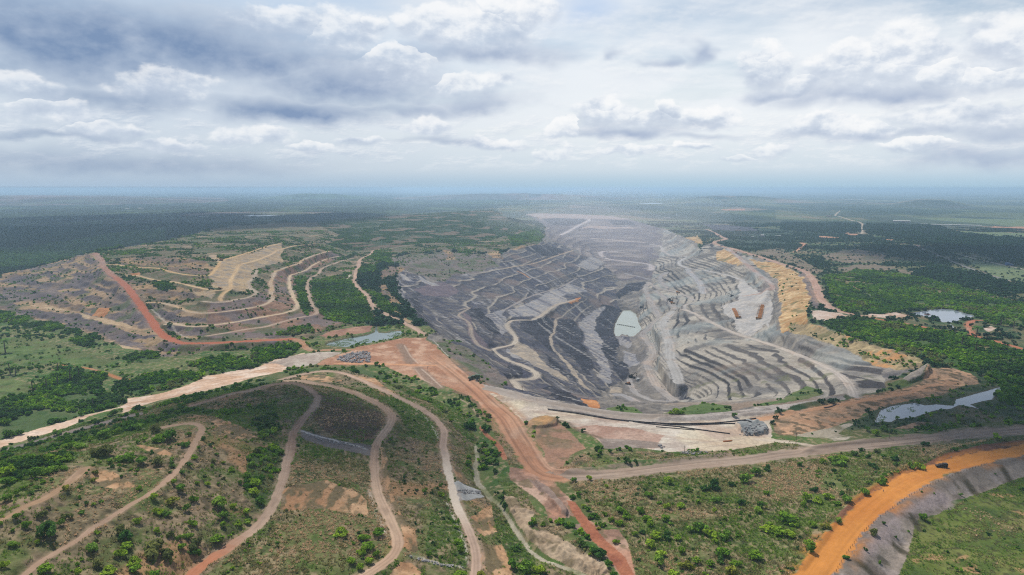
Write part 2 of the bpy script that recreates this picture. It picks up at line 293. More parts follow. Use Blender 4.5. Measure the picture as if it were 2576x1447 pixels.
ctrl(join('T4', [(60,850,-2),(200,960,-4),(300,980,-2)])); ctrl(join('T4', [(300,950,2),(420,1050,3),(480,1200,3)]))
ctrl(join('T3', [(2150,790,-6),(2300,900,-14),(2400,980,-18),(2450,1060,-20)]))
ctrl(join('T3', [(1850,760,-22),(2000,850,-28),(2100,900,-30)]))
ctrl(join('T3', [(1600,600,-22),(1700,680,-26),(1800,740,-30)]))
ctrl(join('T3', [(1550,1000,-66),(1700,1060,-62),(1750,1000,-54)])); ctrl(join('T3', [(1650,880,-50),(1700,960,-54)]))
ctrl(join('T3', [(2060,1200,-44),(2120,1300,-44),(2180,1400,-43)])); ctrl(join('T3', [(1830,1180,-58),(2000,1100,-46),(2150,1060,-34)]))
ctrl(join('T3', [(400,412,-2),(480,440,-3),(700,420,-3)])); ctrl(join('T3', [(400,470,-13),(600,486,-14),(700,482,-12)])); ctrl(join('T3', [(780,480,-9),(1000,480,-11),(1300,490,-12)]))
ctrl(join('T3', [(650,570,-28),(900,580,-30),(1300,560,-24),(1500,520,-10)])); ctrl(join('T3', [(850,680,-53),(1000,668,-53),(1150,680,-54),(1350,690,-54)]))
ctrl(join('T3', [(900,850,-70),(1150,855,-72),(1350,870,-72)])); ctrl(join('T3', [(1200,985,-83),(1360,985,-83)]))
ctrl(join('T3', [(1150,1100,-90),(1200,1200,-100),(1130,1250,-104)])); ctrl(join('T3', [(1250,1230,-98),(1290,1290,-98)])); ctrl(join('T3', [(1300,1100,-88),(1350,1200,-90),(1350,1330,-94)]))
# level land: bush at left, plains, field at right
ctrl(join('M1', [(-300,600),(0,640),(500,650),(900,600),(1400,640),(1700,600)]), 0); ctrl(join('M1', [(-300,900),(300,950),(800,1000),(1050,880),(1400,800),(1800,720),(2300,600)]), 1)
ctrl(join('M1', [(-300,1420),(0,1345),(400,1245),(800,1115),(1150,1005),(1500,930),(1900,800),(2300,700),(2567,630)]), 2)
ctrl(join('M2', [(0,760,4),(200,690,3),(500,620,2),(800,610,2),(1100,640,2),(1300,740,2),(1550,860,2),(1800,960,1),(2000,1080,1),(2150,1300,1)], 'B2', [(2080,220,0)]))
ctrl(join('B2', [(2080,200),(2090,350),(2110,480),(2150,600),(2230,720),(2320,840),(2400,940),(2460,1040)], 'B3', [(200,1120),(300,1230),(420,1300),(600,1350),(750,1400),(1000,1500)]), -1)
ctrl(join('B3', [(200,650),(500,850),(800,1050),(1000,1300),(1200,1447)]), 2)
ctrl(join('B3', [(-50,650,2),(100,820,5),(300,1050,5),(600,1200,4),(900,1400,3)]))
ctrl(join('B3', [(1000,800),(1300,1200),(1500,1447)]), 3); ctrl(join('B3', [(1500,700),(2000,900),(2500,1200)]), 3); ctrl(join('B4', [(200,600),(700,500),(1300,350)]), 3)
ctrl(join('B4', [(100,1500),(500,1150),(800,800),(1100,620)]), 3)
ctrl(join('B4', [(1200,1600),(1440,1250),(1560,1000),(1830,810),(2130,690),(2567,560),(3000,470)]), -1.5); ctrl(join('B4', [(850,1640),(945,1447),(1035,1290),(1130,1130),(1200,1040),(1300,925),(1430,845),(1600,740),(1830,640),(2150,520),(2500,410),(2800,330)]), .5); ctrl(join('B4', [(1800,1447),(2100,1100),(2567,800),(3000,700)]), -3)
# lower left hill slopes above the upper paths
ctrl(join('B1', [(-300,700,60),(0,520,58),(300,420,56),(600,320,54),(900,240,50)])); ctrl(join('B1', [(-300,490,30),(0,400,30),(400,235,27),(800,95,27)])); ctrl(join('M1', [(300,1430,12),(900,1260,14),(1500,1110,19)]))
ctrl(join('B1', [(-200,1350,62),(-200,1700,62)])); ctrl(join('B2', [(700,1000,23),(500,1700,23)]))
# right plain
ctrl([(1800,560),(2000,640),(2200,700),(2400,760),(2576,800),(2800,860)], 0); ctrl([(1750,530),(2000,560),(2400,600),(2700,640)], 0); ctrl([(2150,740),(2300,790),(2500,850),(2700,900)], 0)
ctrl([(2200,860),(2350,900),(2500,960),(2700,1020)], 1); ctrl([(1300,520),(1700,528),(2000,528),(2600,530)], 0)
ctrl([(-300,690),(0,660),(200,600),(500,560)], 0); ctrl([(-300,600),(200,560),(600,535),(1000,520)], 0)
# ------------------------------------------------------------------ heightfield on a (bearing, log distance) lattice
T0, T1_, NT = -R(47), R(47), 1340
DT = (T1_ - T0) / (NT - 1)
def rows():
    s, out = math.log(225.), []
    while s < math.log(85000.):
        out.append(s); r = math.exp(s)
        s += .0018 if r < 2200 else (.0018 + (.0034 - .0018) * min(1, (r - 2200) / 2000) if r < 7000 else .0034 + .012 * min(1, (r - 7000) / 6000))
    return np.array(out)
S = rows(); NS = len(S); RR = np.exp(S)
TH = T0 + DT * np.arange(NT)
GX = (RR[:, None] * np.sin(TH)[None, :]); GY = (RR[:, None] * np.cos(TH)[None, :])
def solve():
    d = .0030; smax = math.log(7200.)
    nt = int((T1_ - T0) / d) + 1; ns = int((smax - S[0]) / d) + 2
    val = np.zeros((ns, nt)); wt = np.zeros((ns, nt))
    def put(W):
        x, y, z = W[:, 0], W[:, 1], W[:, 2]
        j = np.round((np.arctan2(x, y) - T0) / d).astype(int); i = np.round((np.log(np.hypot(x, y)) - S[0]) / d).astype(int)
        ok = (i >= 0) & (i < ns) & (j >= 0) & (j < nt)
        np.add.at(val, (i[ok], j[ok]), z[ok]); np.add.at(wt, (i[ok], j[ok]), 1)
    def dense(pts, n=40):
        W = np.array([np.array(to_world(*p)) for p in pts])
        out = []
        for a, b in zip(W[:-1], W[1:]):
            L = np.linalg.norm(b - a); k = max(2, int(L / max(1.0, .001 * np.hypot(*a[:2]))))
            t = np.linspace(0, 1, k)[:, None]; out.append(a + (b - a) * t)
        return np.vstack(out)
    for r in ROADS: put(smooth_line(np.array([np.array(to_world(*p)) for p in r['pts']]), 1.5))
    for c in CTRL: put(dense(c))
    W = dense(SKY_LEFT); rr = np.hypot(W[:, 0], W[:, 1])     # far foot of the left hill
    k = (rr + np.maximum(W[:, 2], 4) * 4.5) / rr
    put(np.c_[W[:, 0] * k, W[:, 1] * k, 0 * k])
    k = (rr + np.maximum(W[:, 2], 4) * 12) / rr; put(np.c_[W[:, 0] * k, W[:, 1] * k, 0 * k])
    W = dense(fillh(RIM_FAR)); rr = np.hypot(W[:, 0], W[:, 1]); k = (rr + 60) / rr; put(np.c_[W[:, 0] * k, W[:, 1] * k, 0 * k])
    val[-1] = 0; wt[-1] = 1
    m = wt > 0; val[m] /= wt[m]
    lev = [(val, m)]
    while min(lev[-1][0].shape) > 12:
        v, mm = lev[-1]; a, b = v.shape; a2, b2 = (a + 1) // 2, (b + 1) // 2
        V = np.zeros((a2 * 2, b2 * 2)); M = np.zeros((a2 * 2, b2 * 2)); V[:a, :b] = v * mm; M[:a, :b] = mm
        V = V.reshape(a2, 2, b2, 2).sum((1, 3)); M = M.reshape(a2, 2, b2, 2).sum((1, 3))
        lev.append((np.where(M > 0, V / np.maximum(M, 1), 0), M > 0))
    z = np.zeros_like(lev[-1][0]) + lev[-1][0].sum() / max(1, lev[-1][1].sum())
    for v, mm in lev[::-1]:
        if z.shape != v.shape: z = np.repeat(np.repeat(z, 2, 0), 2, 1)[:v.shape[0], :v.shape[1]]
        z = np.where(mm, v, z)
        for it in range(90):
            p = np.pad(z, 1, mode='edge'); q = (p[:-2, 1:-1] + p[2:, 1:-1] + p[1:-1, :-2] + p[1:-1, 2:]) * .25
            z = np.where(mm, v, q)
    for it in range(2):
        p = np.pad(z, 1, mode='edge'); z = .5 * z + .125 * (p[:-2, 1:-1] + p[2:, 1:-1] + p[1:-1, :-2] + p[1:-1, 2:])
    fi = np.clip((S - S[0]) / d, 0, ns - 1.001); fj = np.clip((TH - T0) / d, 0, nt - 1.001)
    i = fi.astype(int); j = fj.astype(int); a = (fi - i)[:, None]; b = (fj - j)[None, :]
    def tk(di, dj): return z[(i + di)[:, None], (j + dj)[None, :]]
    Z = (tk(0, 0) * (1 - b) + tk(0, 1) * b) * (1 - a) + (tk(1, 0) * (1 - b) + tk(1, 1) * b) * a
    Z[RR > 7150] = 0
    return Z
Z0 = solve()
def gslope(Z):
    """world gradient of a lattice field"""
    dzs = np.gradient(Z, axis=0) / (np.gradient(S)[:, None] * RR[:, None]); dzt = np.gradient(Z, axis=1) / (DT * RR[:, None])
    sn, cs = np.sin(TH)[None], np.cos(TH)[None]
    return dzs * sn + dzt * cs, dzs * cs - dzt * sn
def pick(Z, x, y):
    """bilinear height at world points"""
    x = np.asarray(x, float); y = np.asarray(y, float)
    s = np.log(np.maximum(np.hypot(x, y), 226)); fi = np.clip(np.interp(s, S, np.arange(NS)), 0, NS - 1.001)
    fj = np.clip((np.arctan2(x, y) - T0) / DT, 0, NT - 1.001)
    i = fi.astype(int); j = fj.astype(int); a = fi - i; b = fj - j
    return (Z[i, j] * (1 - b) + Z[i, j + 1] * b) * (1 - a) + (Z[i + 1, j] * (1 - b) + Z[i + 1, j + 1] * b) * a
# ------------------------------------------------------------------ land cover
def lin(c, k=.62):
    c = np.asarray(c, float) / 255.
    return (np.where(c <= .04045, c / 12.92, ((c + .055) / 1.055) ** 2.4) * k).astype(np.float32)
XX, YY = GX, GY
UU, VV = to_sheet(XX, YY, Z0)
_w1 = fbm(XX, YY, 60, 4, 5) - .5; _w2 = fbm(XX, YY, 60, 4, 9) - .5
_px = FOC / np.hypot(RR, EYE)[:, None]                  # sheet units per metre
_wa = np.minimum(14 * _px, 26)
_j = RNG.random(XX.shape, dtype=np.float32) - .5
UW = UU + _w1 * _wa * 1.6 + _j * 1.5; VW = VV + _w2 * np.minimum(_wa * .8, 10) + _j[::-1] * .6
CLS = {}
ZL = []
def zone(cls, *polys):
    ZL.append((CLS.setdefault(cls, len(CLS)), polys))
HILL_L = join('T1', [(-400,1010),(0,945),(270,880),(450,832),(640,785),(850,722),(1100,680),(1300,648),(1600,600),(2000,500),(2250,470)],
              'T2', [(290,445),(600,445),(800,420),(1000,400),(1500,370),(2000,335),(2280,312),(2345,345),(2440,430),(2700,480),(2700,690),(2420,690),(2220,730),(2050,720),(1850,705),(1700,730),(1400,745),(1300,780),(1200,850),(1010,900),(985,1000),(1100,1130),(1190,1250),(1150,1380)],
              'M2', [(900,250),(640,330),(440,390),(330,440),(100,470)], 'M1', [(1900,480),(1600,525),(1450,500),(1200,450),(1000,410),(880,330),(700,280),(500,215),(230,150),(0,100),(-400,60)])
PIT = RIM_NEAR + [(p[0], p[1]) for p in RIM_RIGHT] + RIM_FAR + RIM_LEFT + join('T2', [(2050,790),(1750,740),(1500,790),(1400,850)]) + RIM_WEST
PIT = [p[:2] for p in PIT]
HILL_F = join('M1', [(-300,1470),(0,1420),(700,1230),(1080,1130),(1500,1010),(1900,870),(2300,770)], 'M2', [(200,690),(500,640),(800,630),(1100,660),(1300,760),(1550,880),(1800,980),(2000,1090),(2150,1300)],
              'B2', [(2070,220),(2080,350),(2100,480),(2140,600),(2220,720),(2310,840),(2390,940),(2450,1040)], 'B3', [(190,1120),(290,1240),(420,1310),(600,1360),(900,1500),(900,2100)], 'B1', [(-600,2100),(-600,200)])
WHITE = join('M2', [(2190,850)], 'M3', [(0,900),(450,1000),(700,1060),(1200,1120),(1500,1140),(2000,1125),(2567,1085)], 'M4', [(250,1110),(180,1150),(210,1220),(200,1290),(430,1350)], 'M3', [(2567,1330),(2200,1400),(1600,1420),(1300,1380),(950,1300),(850,1250),(770,1230),(560,1120),(420,1100),(280,1130),(230,1160),(120,1060),(0,960)], 'M2', [(2220,870)])
PLAZA = join('M2', [(1000,450),(1400,360),(1480,345),(1660,350),(1720,420),(1850,560),(2000,690),(2150,780),(2300,870),(2330,900),(2200,930),(2000,890),(1850,830),(1700,790),(1450,700),(1250,620),(800,610),(640,610),(850,500)])
CREAM = join('M1', [(-300,1390),(0,1310),(400,1190),(800,1080),(1100,1010),(1190,960),(1190,920),(1350,905),(1500,880),(1750,800),(1900,745),(1900,715),(2100,690),(2400,630),(2567,560)],
             'M2', [(350,540),(550,490),(560,500),(430,560),(330,640)], 'M1', [(2640,660),(2567,675),(2300,745),(2000,825),(1700,895),(1350,985),(1150,1065),(1130,1010),(850,1090),(600,1210),(0,1368),(-300,1450)])
# far left woods / right plain are the defaults
zone('wood', [(-900,400),(1330,400),(1330,560),(900,700),(-900,1000)])
zone('plain', [(1250,400),(3500,400),(3500,1100),(1900,1100),(1250,560)])
zone('woodgreen', [(-900,655),(60,625),(280,590),(420,570),(420,640),(-900,760)])
zone('field', [(-900,760),(700,820),(1100,820),(1500,1000),(1700,1100),(2300,1020),(3500,900),(3500,2300),(-900,2300)])
zone('meadow', join('M1', [(-300,330),(0,330),(300,380),(600,430),(900,520),(1100,600),(900,620),(500,590),(0,640),(-300,640)]), join('M1', [(-300,760),(0,740),(220,760),(300,850),(0,900),(-300,920)]))
zone('bushland', join('M1', [(-300,1000),(0,900),(200,870),(300,850),(420,780),(560,650),(640,640),(900,660),(1020,690),(1010,740),(930,800),(960,850),(1180,930),(1100,990),(800,1080),(400,1190),(0,1310),(-300,1400)]), join('M1', [(1070,850),(1120,800),(1300,740),(1450,700),(1600,680),(1890,680),(1890,740),(1700,800),(1500,865),(1300,890),(1120,880)]), join('M1', [(1700,600),(1900,550),(2100,520),(2230,570),(2430,620),(2200,680),(1960,710),(1850,660)]), join('M1', [(1100,540),(1300,500),(1450,490),(1570,540),(1500,580),(1300,590)]), join('M1', [(-300,80),(0,100),(180,140),(400,180),(540,210),(720,290),(720,340),(500,300),(350,270),(0,230),(-300,230)]), join('M2', [(0,480),(290,410),(500,440),(480,480),(300,560),(150,590),(0,580)]), join('M1', [(650,380),(900,320),(960,370),(880,440),(700,430)]))
# woods on the plain and around the marsh
zone('darkplain', join('T4', [(300,420),(1020,440),(1040,540),(700,560),(300,520)]), join('T4', [(1090,440),(1700,470),(2000,560),(2567,600),(3500,640),(3500,900),(2567,850),(2200,760),(1900,700),(1500,620),(1100,560)]), join('T4', [(700,290),(1800,300),(2567,330),(3500,330),(3500,400),(1700,380),(860,370)]),
     join('T4', [(1350,900),(1800,850),(2400,1000),(3500,1100),(3500,1250),(2300,1080),(1800,1000)]), join('T3', [(2000,360),(2567,330),(2567,420),(2100,430)]))
zone('meadow2', join('T4', [(1300,400),(2567,410),(3500,420),(3500,500),(1900,480),(1500,440)]), join('T4', [(1750,520),(2567,540),(3500,560),(3500,620),(2300,590)]), join('T4', [(1950,760),(2567,890),(3500,1100),(3500,1180),(2300,960)]))
zone('brownplain', join('T4', [(600,760),(1000,690),(1300,740),(1250,830),(900,820)]), join('T4', [(820,870),(1150,830),(1400,870),(1200,910),(900,900)]), join('T4', [(1350,880),(1600,900),(1450,940)]), join('T4', [(0,720),(300,680),(500,800),(700,900),(640,930),(430,850)]),
     join('T3', [(2200,300),(2500,320),(2400,340),(2050,330)]))
zone('coalyard', join('T3', [(1900,460),(2100,465),(2350,490),(2450,530),(2250,530),(2000,520)]))
zone('clay', join('T4', [(640,570),(840,580),(850,592),(660,590)]), join('T4', [(450,620),(540,640),(520,670),(480,700),(420,730),(430,710),(500,660)]), join('T4', [(1260,600),(1340,605),(1330,615),(1270,612)]), join('T4', [(1550,650),(1640,665),(1640,680),(1560,662)]), join('T4', [(900,545),(1020,555),(1010,575),(930,560)]), join('T4', [(2150,480),(2567,485),(2567,498),(2300,495)]), join('T4', [(1000,1040),(1100,1070),(1170,1130),(1150,1150),(1080,1090)]), join('T4', [(1240,1170),(1400,1220),(1380,1230),(1250,1190)]),
     join('T3', [(2050,320),(2280,315),(2290,330),(2100,332)]), join('T3', [(1850,185),(2300,180),(2380,200),(2150,218),(1850,215)]), join('T4', [(980,262),(1450,268),(1900,252),(2060,258),(1600,278),(1300,280)]))
zone('darkrim', join('T4', [(430,880),(520,915),(560,980),(600,1080),(640,1200),(700,1250),(640,1240),(560,1190),(540,1050),(480,930)]))
zone('clayflat', join('M4', [(590,85),(700,90),(850,120),(960,160),(860,180),(780,215),(620,170)]), join('M4', [(1090,150),(1180,100),(1250,85),(1380,110),(1480,140),(1500,160),(1300,165),(1120,165)]), join('M4', [(2180,270),(2260,245),(2310,270),(2220,300)]), join('M4', [(2500,200),(2567,175),(2567,205)]))
zone('bushland', join('M4', [(690,230),(880,180),(1180,160),(1480,220),(1700,270),(1900,320),(2200,390),(2567,490),(3500,640),(3500,1150),(2567,1120),(2300,1060),(2000,1030),(2100,960),(2400,850),(2200,700),(1900,640),(1700,600),(1650,560),(1540,510),(1380,480),(1210,425),(960,345),(840,295)]),
     join('T4', [(700,950),(1000,890),(1300,900),(1700,980),(2000,1050),(2567,1200),(3500,1300),(3500,1447),(2300,1400),(2000,1280),(1500,1260),(1200,1290),(900,1280),(760,1180)]))
zone('marshgreen', join('M4', [(1000,1130),(1200,1010),(1500,950),(1750,880),(1950,800),(2200,790),(2400,800),(2300,900),(2567,1000),(3500,1000),(3500,1160),(2567,1130),(2100,1150),(1700,1180),(1200,1210),(800,1210),(900,1150)]))
zone('crumbly', join('M4', [(230,1130),(420,1050),(900,930),(1200,880),(1560,800),(1690,690),(1700,640),(1900,630),(2130,720),(2190,780),(2050,800),(1850,860),(1800,890),(1500,950),(1250,1000),(1050,1060),(1000,1130),(900,1140),(800,1190),(600,1230),(450,1270),(280,1270),(220,1230)]), join('M4', [(1360,1210),(1600,1140),(1760,1145),(1500,1210)]))
zone('palegrass', join('M4', [(430,1260),(1000,1140),(1000,1160),(820,1240),(900,1270),(700,1290)]), join('M4', [(720,1290),(940,1270),(900,1310),(780,1320)]), join('M4', [(70,1330),(300,1340),(200,1380),(60,1370)]))
zone('drygrass', join('B3', [(620,560),(900,545),(1300,510),(2000,430),(2400,390)], 'B4', [(200,380),(900,300),(1500,240),(2100,190),(2300,200),(2000,270),(1700,380),(1300,560),(1000,740),(800,1000),(640,1200),(440,1447),(300,1750)], 'B3', [(1500,1750),(1280,1447),(1230,1250),(1150,1050),(960,920),(800,780)]))
zone('scrub', join('B3', [(640,420),(700,330),(900,310),(1000,340),(1150,390),(900,440),(620,490),(450,480)]), join('B3', [(-50,100),(20,130),(120,300),(200,400),(130,500),(60,430),(0,330)]), join('B3', [(0,560),(200,600),(300,850),(450,940),(600,1000),(850,1200),(960,1300),(1100,1447),(900,1400),(700,1200),(450,1080),(250,950),(100,800)]),
     join('B3', [(950,300),(1300,290),(1700,310),(2000,290),(2500,230),(2567,300),(2000,370),(1500,400),(1350,370),(1150,350)], 'B4', []), join('B4', [(60,190),(300,170),(500,260),(300,310),(150,290)]))
zone('claydirt', join('B3', [(330,90),(560,10),(640,80),(720,190),(800,270),(640,330),(560,480),(460,470),(400,400),(380,300),(330,180)]))
zone('ochre', join('M3', [(260,1150),(330,1110),(450,1100),(550,1120),(530,1170),(400,1200),(290,1210)]), )
zone('pinkdirt', join('B3', [(80,450),(260,460),(420,520),(520,560),(620,700),(750,860),(960,1020),(1110,1020),(1210,1130),(1260,1290),(1290,1447),(1350,1800),(1250,1800),(1140,1447),(950,1190),(780,1010),(690,900),(620,880),(560,960),(430,940),(380,800),(260,660),(120,560)]))
zone('reddirt', join('B3', [(600,740),(680,760),(760,860),(850,960),(960,1080),(1080,1180),(1200,1290),(1280,1447),(1330,1700),(1240,1700),(1150,1447),(980,1200),(830,1090),(740,960),(640,840)]), join('B3', [(100,-70),(110,0),(60,20),(-40,-60)]), join('M2', [(2190,1180),(2260,1280),(2330,1400),(2380,1500),(2330,1500),(2240,1330),(2170,1200)]))
zone('mud', join('B3', [(0,700),(120,720),(180,820),(290,860),(270,1010),(420,1010),(500,1060),(620,1130),(800,1210),(1000,1330),(1050,1447),(900,1447),(700,1380),(450,1260),(250,1110),(140,960),(60,840)]))
zone('greygrit', join('B3', [(290,540),(420,620),(520,720),(640,860),(630,910),(560,880),(420,720),(350,620)]), join('B3', [(670,970),(750,960),(750,1020),(690,1020)]))
zone('verge', join('B4', [(800,1447),(880,1300),(1070,1050),(1280,860),(1570,670),(1900,530),(2220,410),(2567,330),(3300,150),(3300,420),(2567,540),(2300,640),(2130,690),(1850,780),(1830,830),(1750,880),(1600,930),(1560,1010),(1540,1120),(1500,1220),(1440,1330),(1390,1447),(1200,1900),(500,1900)]))
zone('brightgrass', join('B4', [(1400,1447),(1440,1330),(1500,1220),(1550,1000),(1830,830),(2130,690),(2567,540),(3300,400),(3300,2200),(1100,2200)]))
zone('rustverge', join('B4', [(470,1447),(720,1110),(900,880),(1060,740),(1280,590),(1420,500),(1640,410),(1900,310),(2200,230),(2567,180),(3200,80),(3200,150),(2567,240),(2000,350),(1650,480),(1300,660),(1000,850),(700,1150),(560,1447)]))
zone('greyrim', RIM_NEAR[4:] + join('M4', [(900,925),(650,955),(250,1065)], 'M3', [(2567,1090),(2000,1130),(1500,1145),(1200,1125),(700,1065),(450,1005),(0,905)], 'M2', [(2180,855)])); zone('red', PLAZA); zone('white', WHITE); zone('cream', CREAM)
zone('greyflat', join('M2', [(100,600),(300,560),(420,520),(700,480),(860,490),(650,600),(400,640),(250,590)]))
zone('pinkpatch', join('M3', [(680,1190),(900,1170),(1300,1210),(1550,1260),(1500,1330),(1450,1390),(1000,1370),(860,1260)]))
zone('gritpatch', join('M3', [(930,1290),(1500,1330),(1560,1380),(1000,1390)]))
zone('brown', join('M2', [(620,320),(1140,240),(1150,300),(700,350)]))
# lower left reclaimed hill
zone('scrub', HILL_F)
zone('hilltopbush', join('M1', [(-300,1500),(0,1440),(640,1190),(1150,1085),(1700,905),(2330,775)], 'M2', [(200,690),(500,640),(800,620),(1000,625),(1250,720),(1500,850),(1750,960),(1950,1050),(2110,1250),(2080,1330),(1900,1150),(1700,980),(1400,850),(1200,745),(900,650),(560,672),(290,735)], 'M1', [(2300,850),(2000,905),(1750,985),(2000,1030),(2300,1000),(2567,950),(2600,1250),(2400,1230),(2000,1090),(1700,1080),(1500,1150),(1250,1240),(700,1360),(0,1600),(-300,1700)]), join('B1', [(0,400),(500,330),(800,300),(700,380),(540,440),(400,520),(0,600)]), join('B1', [(2330,330),(2567,200),(2700,400),(2620,700),(2450,820),(2300,700),(2330,500)]))
zone('brownslope', join('M2', [(620,880),(900,900),(1100,1000),(1230,1060),(1250,1120),(1200,1280),(1000,1330),(700,1240),(620,1180),(560,1090),(650,960)]))
zone('greyslope', join('B2', [(440,90),(600,130),(900,210),(1130,220),(1100,320),(900,290),(700,250),(450,170)]))
zone('drygrass', join('B2', [(430,190),(900,300),(1120,340),(1150,600),(1230,900),(1330,1100),(1200,1330),(1000,1447),(800,1800),(-400,1800),(-200,1300),(0,1080),(140,950),(260,800),(340,600),(380,400)]))
zone('ochreslope', join('B2', [(330,650),(420,600),(700,560),(1000,680),(1060,750),(1080,900),(900,880),(700,830),(330,840)]), join('B2', [(1200,250),(1240,260),(1280,500),(1310,700),(1370,850),(1440,960),(1520,1000),(1580,1200),(1540,1240),(1440,1200),(1410,1050),(1330,880),(1260,680),(1200,480)]), join('B2', [(1300,1447),(1420,1330),(1520,1320),(1600,1400),(1600,1600),(1200,1700)]), join('B2', [(1890,450),(1980,480),(2080,600),(1950,570)]), join('B2', [(2040,900),(2230,780),(2280,900),(2300,1040),(2150,1080),(2080,1020)]), join('B2', [(2130,1150),(2330,1160),(2440,1300),(2430,1447),(2450,1750),(2130,1750),(2140,1300)]), join('M2', [(880,690),(1150,730),(1350,870),(1300,860),(1050,750)]), join('M2', [(500,700),(700,690),(900,750),(700,770),(500,750)]), join('M1', [(1950,1110),(2150,1130),(2400,1280),(2200,1300),(1980,1160)]), join('B1', [(800,450),(1000,470),(1250,620),(1050,640),(850,600)]), join('B1', [(1250,230),(1500,260),(1640,330),(1500,330)]))
zone('greenslope', join('M2', [(1250,910),(1420,930),(1560,1020),(1700,1150),(1760,1290),(1740,1350),(1500,1280),(1400,1120),(1360,1050)]), join('B2', [(2220,780),(2300,830),(2450,1050),(2567,1180),(2700,1447),(2480,1447),(2400,1300),(2280,1000)]), join('B2', [(1700,620),(1830,640),(1900,900),(2000,1150),(2040,1350),(1850,1400),(1650,1250),(1640,1000)]), join('M2', [(1600,870),(1800,980),(2000,1100),(2120,1300),(2050,1330),(1900,1130),(1700,970)]))
zone('greyslope', join('B2', [(1890,580),(2000,580),(2120,640),(2180,720),(2000,760),(1880,760)]))
# left spoil hill
zone('hillscrub', HILL_L)
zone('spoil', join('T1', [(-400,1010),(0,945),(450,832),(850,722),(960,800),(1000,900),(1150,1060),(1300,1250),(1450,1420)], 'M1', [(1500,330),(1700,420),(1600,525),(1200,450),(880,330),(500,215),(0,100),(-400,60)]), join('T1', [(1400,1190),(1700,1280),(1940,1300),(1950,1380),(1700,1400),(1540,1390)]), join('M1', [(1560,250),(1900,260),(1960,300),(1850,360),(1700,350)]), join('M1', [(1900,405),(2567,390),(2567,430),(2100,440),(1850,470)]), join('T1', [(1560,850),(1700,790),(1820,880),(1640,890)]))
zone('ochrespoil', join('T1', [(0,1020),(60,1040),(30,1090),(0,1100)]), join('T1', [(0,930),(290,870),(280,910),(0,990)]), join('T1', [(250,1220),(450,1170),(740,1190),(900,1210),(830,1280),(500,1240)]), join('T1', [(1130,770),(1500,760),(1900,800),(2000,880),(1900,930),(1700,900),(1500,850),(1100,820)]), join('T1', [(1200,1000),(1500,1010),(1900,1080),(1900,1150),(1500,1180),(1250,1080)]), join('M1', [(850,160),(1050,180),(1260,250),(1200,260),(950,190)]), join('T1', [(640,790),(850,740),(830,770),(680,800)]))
zone('orangespoil', join('T1', [(840,1300),(930,1230),(1020,1215),(1010,1260),(960,1310)]), join('T1', [(1200,910),(1300,905),(1290,930),(1210,930)]))
zone('creampatch', join('T1', [(700,1290),(900,1310),(1100,1360),(1280,1430),(1050,1410),(850,1340)]), join('T1', [(290,1220),(420,1200),(620,1260),(480,1255)]), join('M1', [(980,380),(1050,360),(1040,400)]), join('M1', [(1090,420),(1300,440),(1350,470),(1150,450)]))
zone('brownslope2', join('T1', [(1960,1190),(2300,1160),(2450,1100),(2567,900),(2700,900)], 'T2', [(450,940),(440,1100),(470,1180),(560,1200)], 'M2', [(640,130),(900,190),(680,290),(200,345)], 'M1', [(2300,360),(1950,350),(2200,270),(1950,230)]), join('T2', [(250,900),(480,790),(760,710),(880,760),(640,860),(460,940)]))
zone('tanslope', join('T1', [(1960,745),(2040,740),(2075,800),(2350,725),(2480,680),(2567,650)], 'T2', [(280,640),(330,690),(290,750),(300,800),(200,830),(40,880)], 'T1', [(2320,1060),(2330,1110),(2200,1080),(2080,1075),(1960,1030),(1965,940),(2040,830)]), join('T1', [(1800,1100),(1990,1080),(1960,1150),(1850,1130)]))
zone('greenveg', join('T2', [(570,1000),(850,930),(940,900),(900,960),(980,1010),(1060,1130),(1140,1260),(1160,1370),(900,1400),(700,1340),(640,1230),(580,1100)]), join('T2', [(420,940),(540,950),(525,1060),(530,1150),(580,1260),(540,1310),(460,1230),(430,1100)]), join('T2', [(1010,880),(1060,830),(1180,860),(1170,910),(1050,920)]), join('T2', [(1060,1060),(1170,1090),(1280,1180),(1390,1280),(1280,1310),(1170,1210)]),
     join('T2', [(1050,780),(1160,710),(1330,730),(1330,850),(1200,800)]), join('T2', [(800,780),(1000,730),(900,790)]), join('T2', [(1930,720),(2080,700),(2110,800),(2000,810)]), join('T2', [(2400,560),(2700,480),(2740,600),(2450,660)]), join('M2', [(220,330),(300,280),(560,240),(620,300),(400,320)]), join('T1', [(1450,1010),(1600,980),(1640,1060),(1480,1080)]))
zone('greenhill', join('T2', [(620,440),(1000,395),(1500,365),(2280,315),(2345,350),(2440,430),(2700,490),(2480,560),(2100,620),(1600,640),(1200,690),(900,700),(700,640),(850,560),(700,500)]))
zone('brown', join('M2', [(620,330),(1140,250),(1130,290),(700,350)]))
# the pit
zone('pitrock', PIT)
zone('footwall', join('T2', [(1390,880),(1600,920),(1700,1010),(1900,930),(2150,900),(2330,850)], 'T3', [(90,700),(200,720),(400,620),(560,640),(700,720),(900,780),(1000,860),(1080,980),(1100,1080),(1100,1200)], 'M3', [(1140,100),(1060,300),(1120,560),(1200,700),(1020,820),(900,900),(900,1000),(450,930),(0,800),(-150,780)], 'M2', [(2050,550),(1850,380),(1720,300),(1600,150)], 'T2', [(1480,1200),(1380,1050)]))
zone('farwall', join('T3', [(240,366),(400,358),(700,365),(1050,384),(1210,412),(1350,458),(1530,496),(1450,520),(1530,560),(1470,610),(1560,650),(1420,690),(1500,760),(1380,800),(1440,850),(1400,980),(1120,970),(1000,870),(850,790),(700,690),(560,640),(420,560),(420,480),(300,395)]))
zone('farbench', join('T3', [(240,366),(400,358),(700,365),(1050,384),(1215,414),(1000,412),(800,404),(600,402),(380,408)]), join('T3', [(830,470),(1000,482),(1300,488),(1280,500),(900,500),(740,500)]))
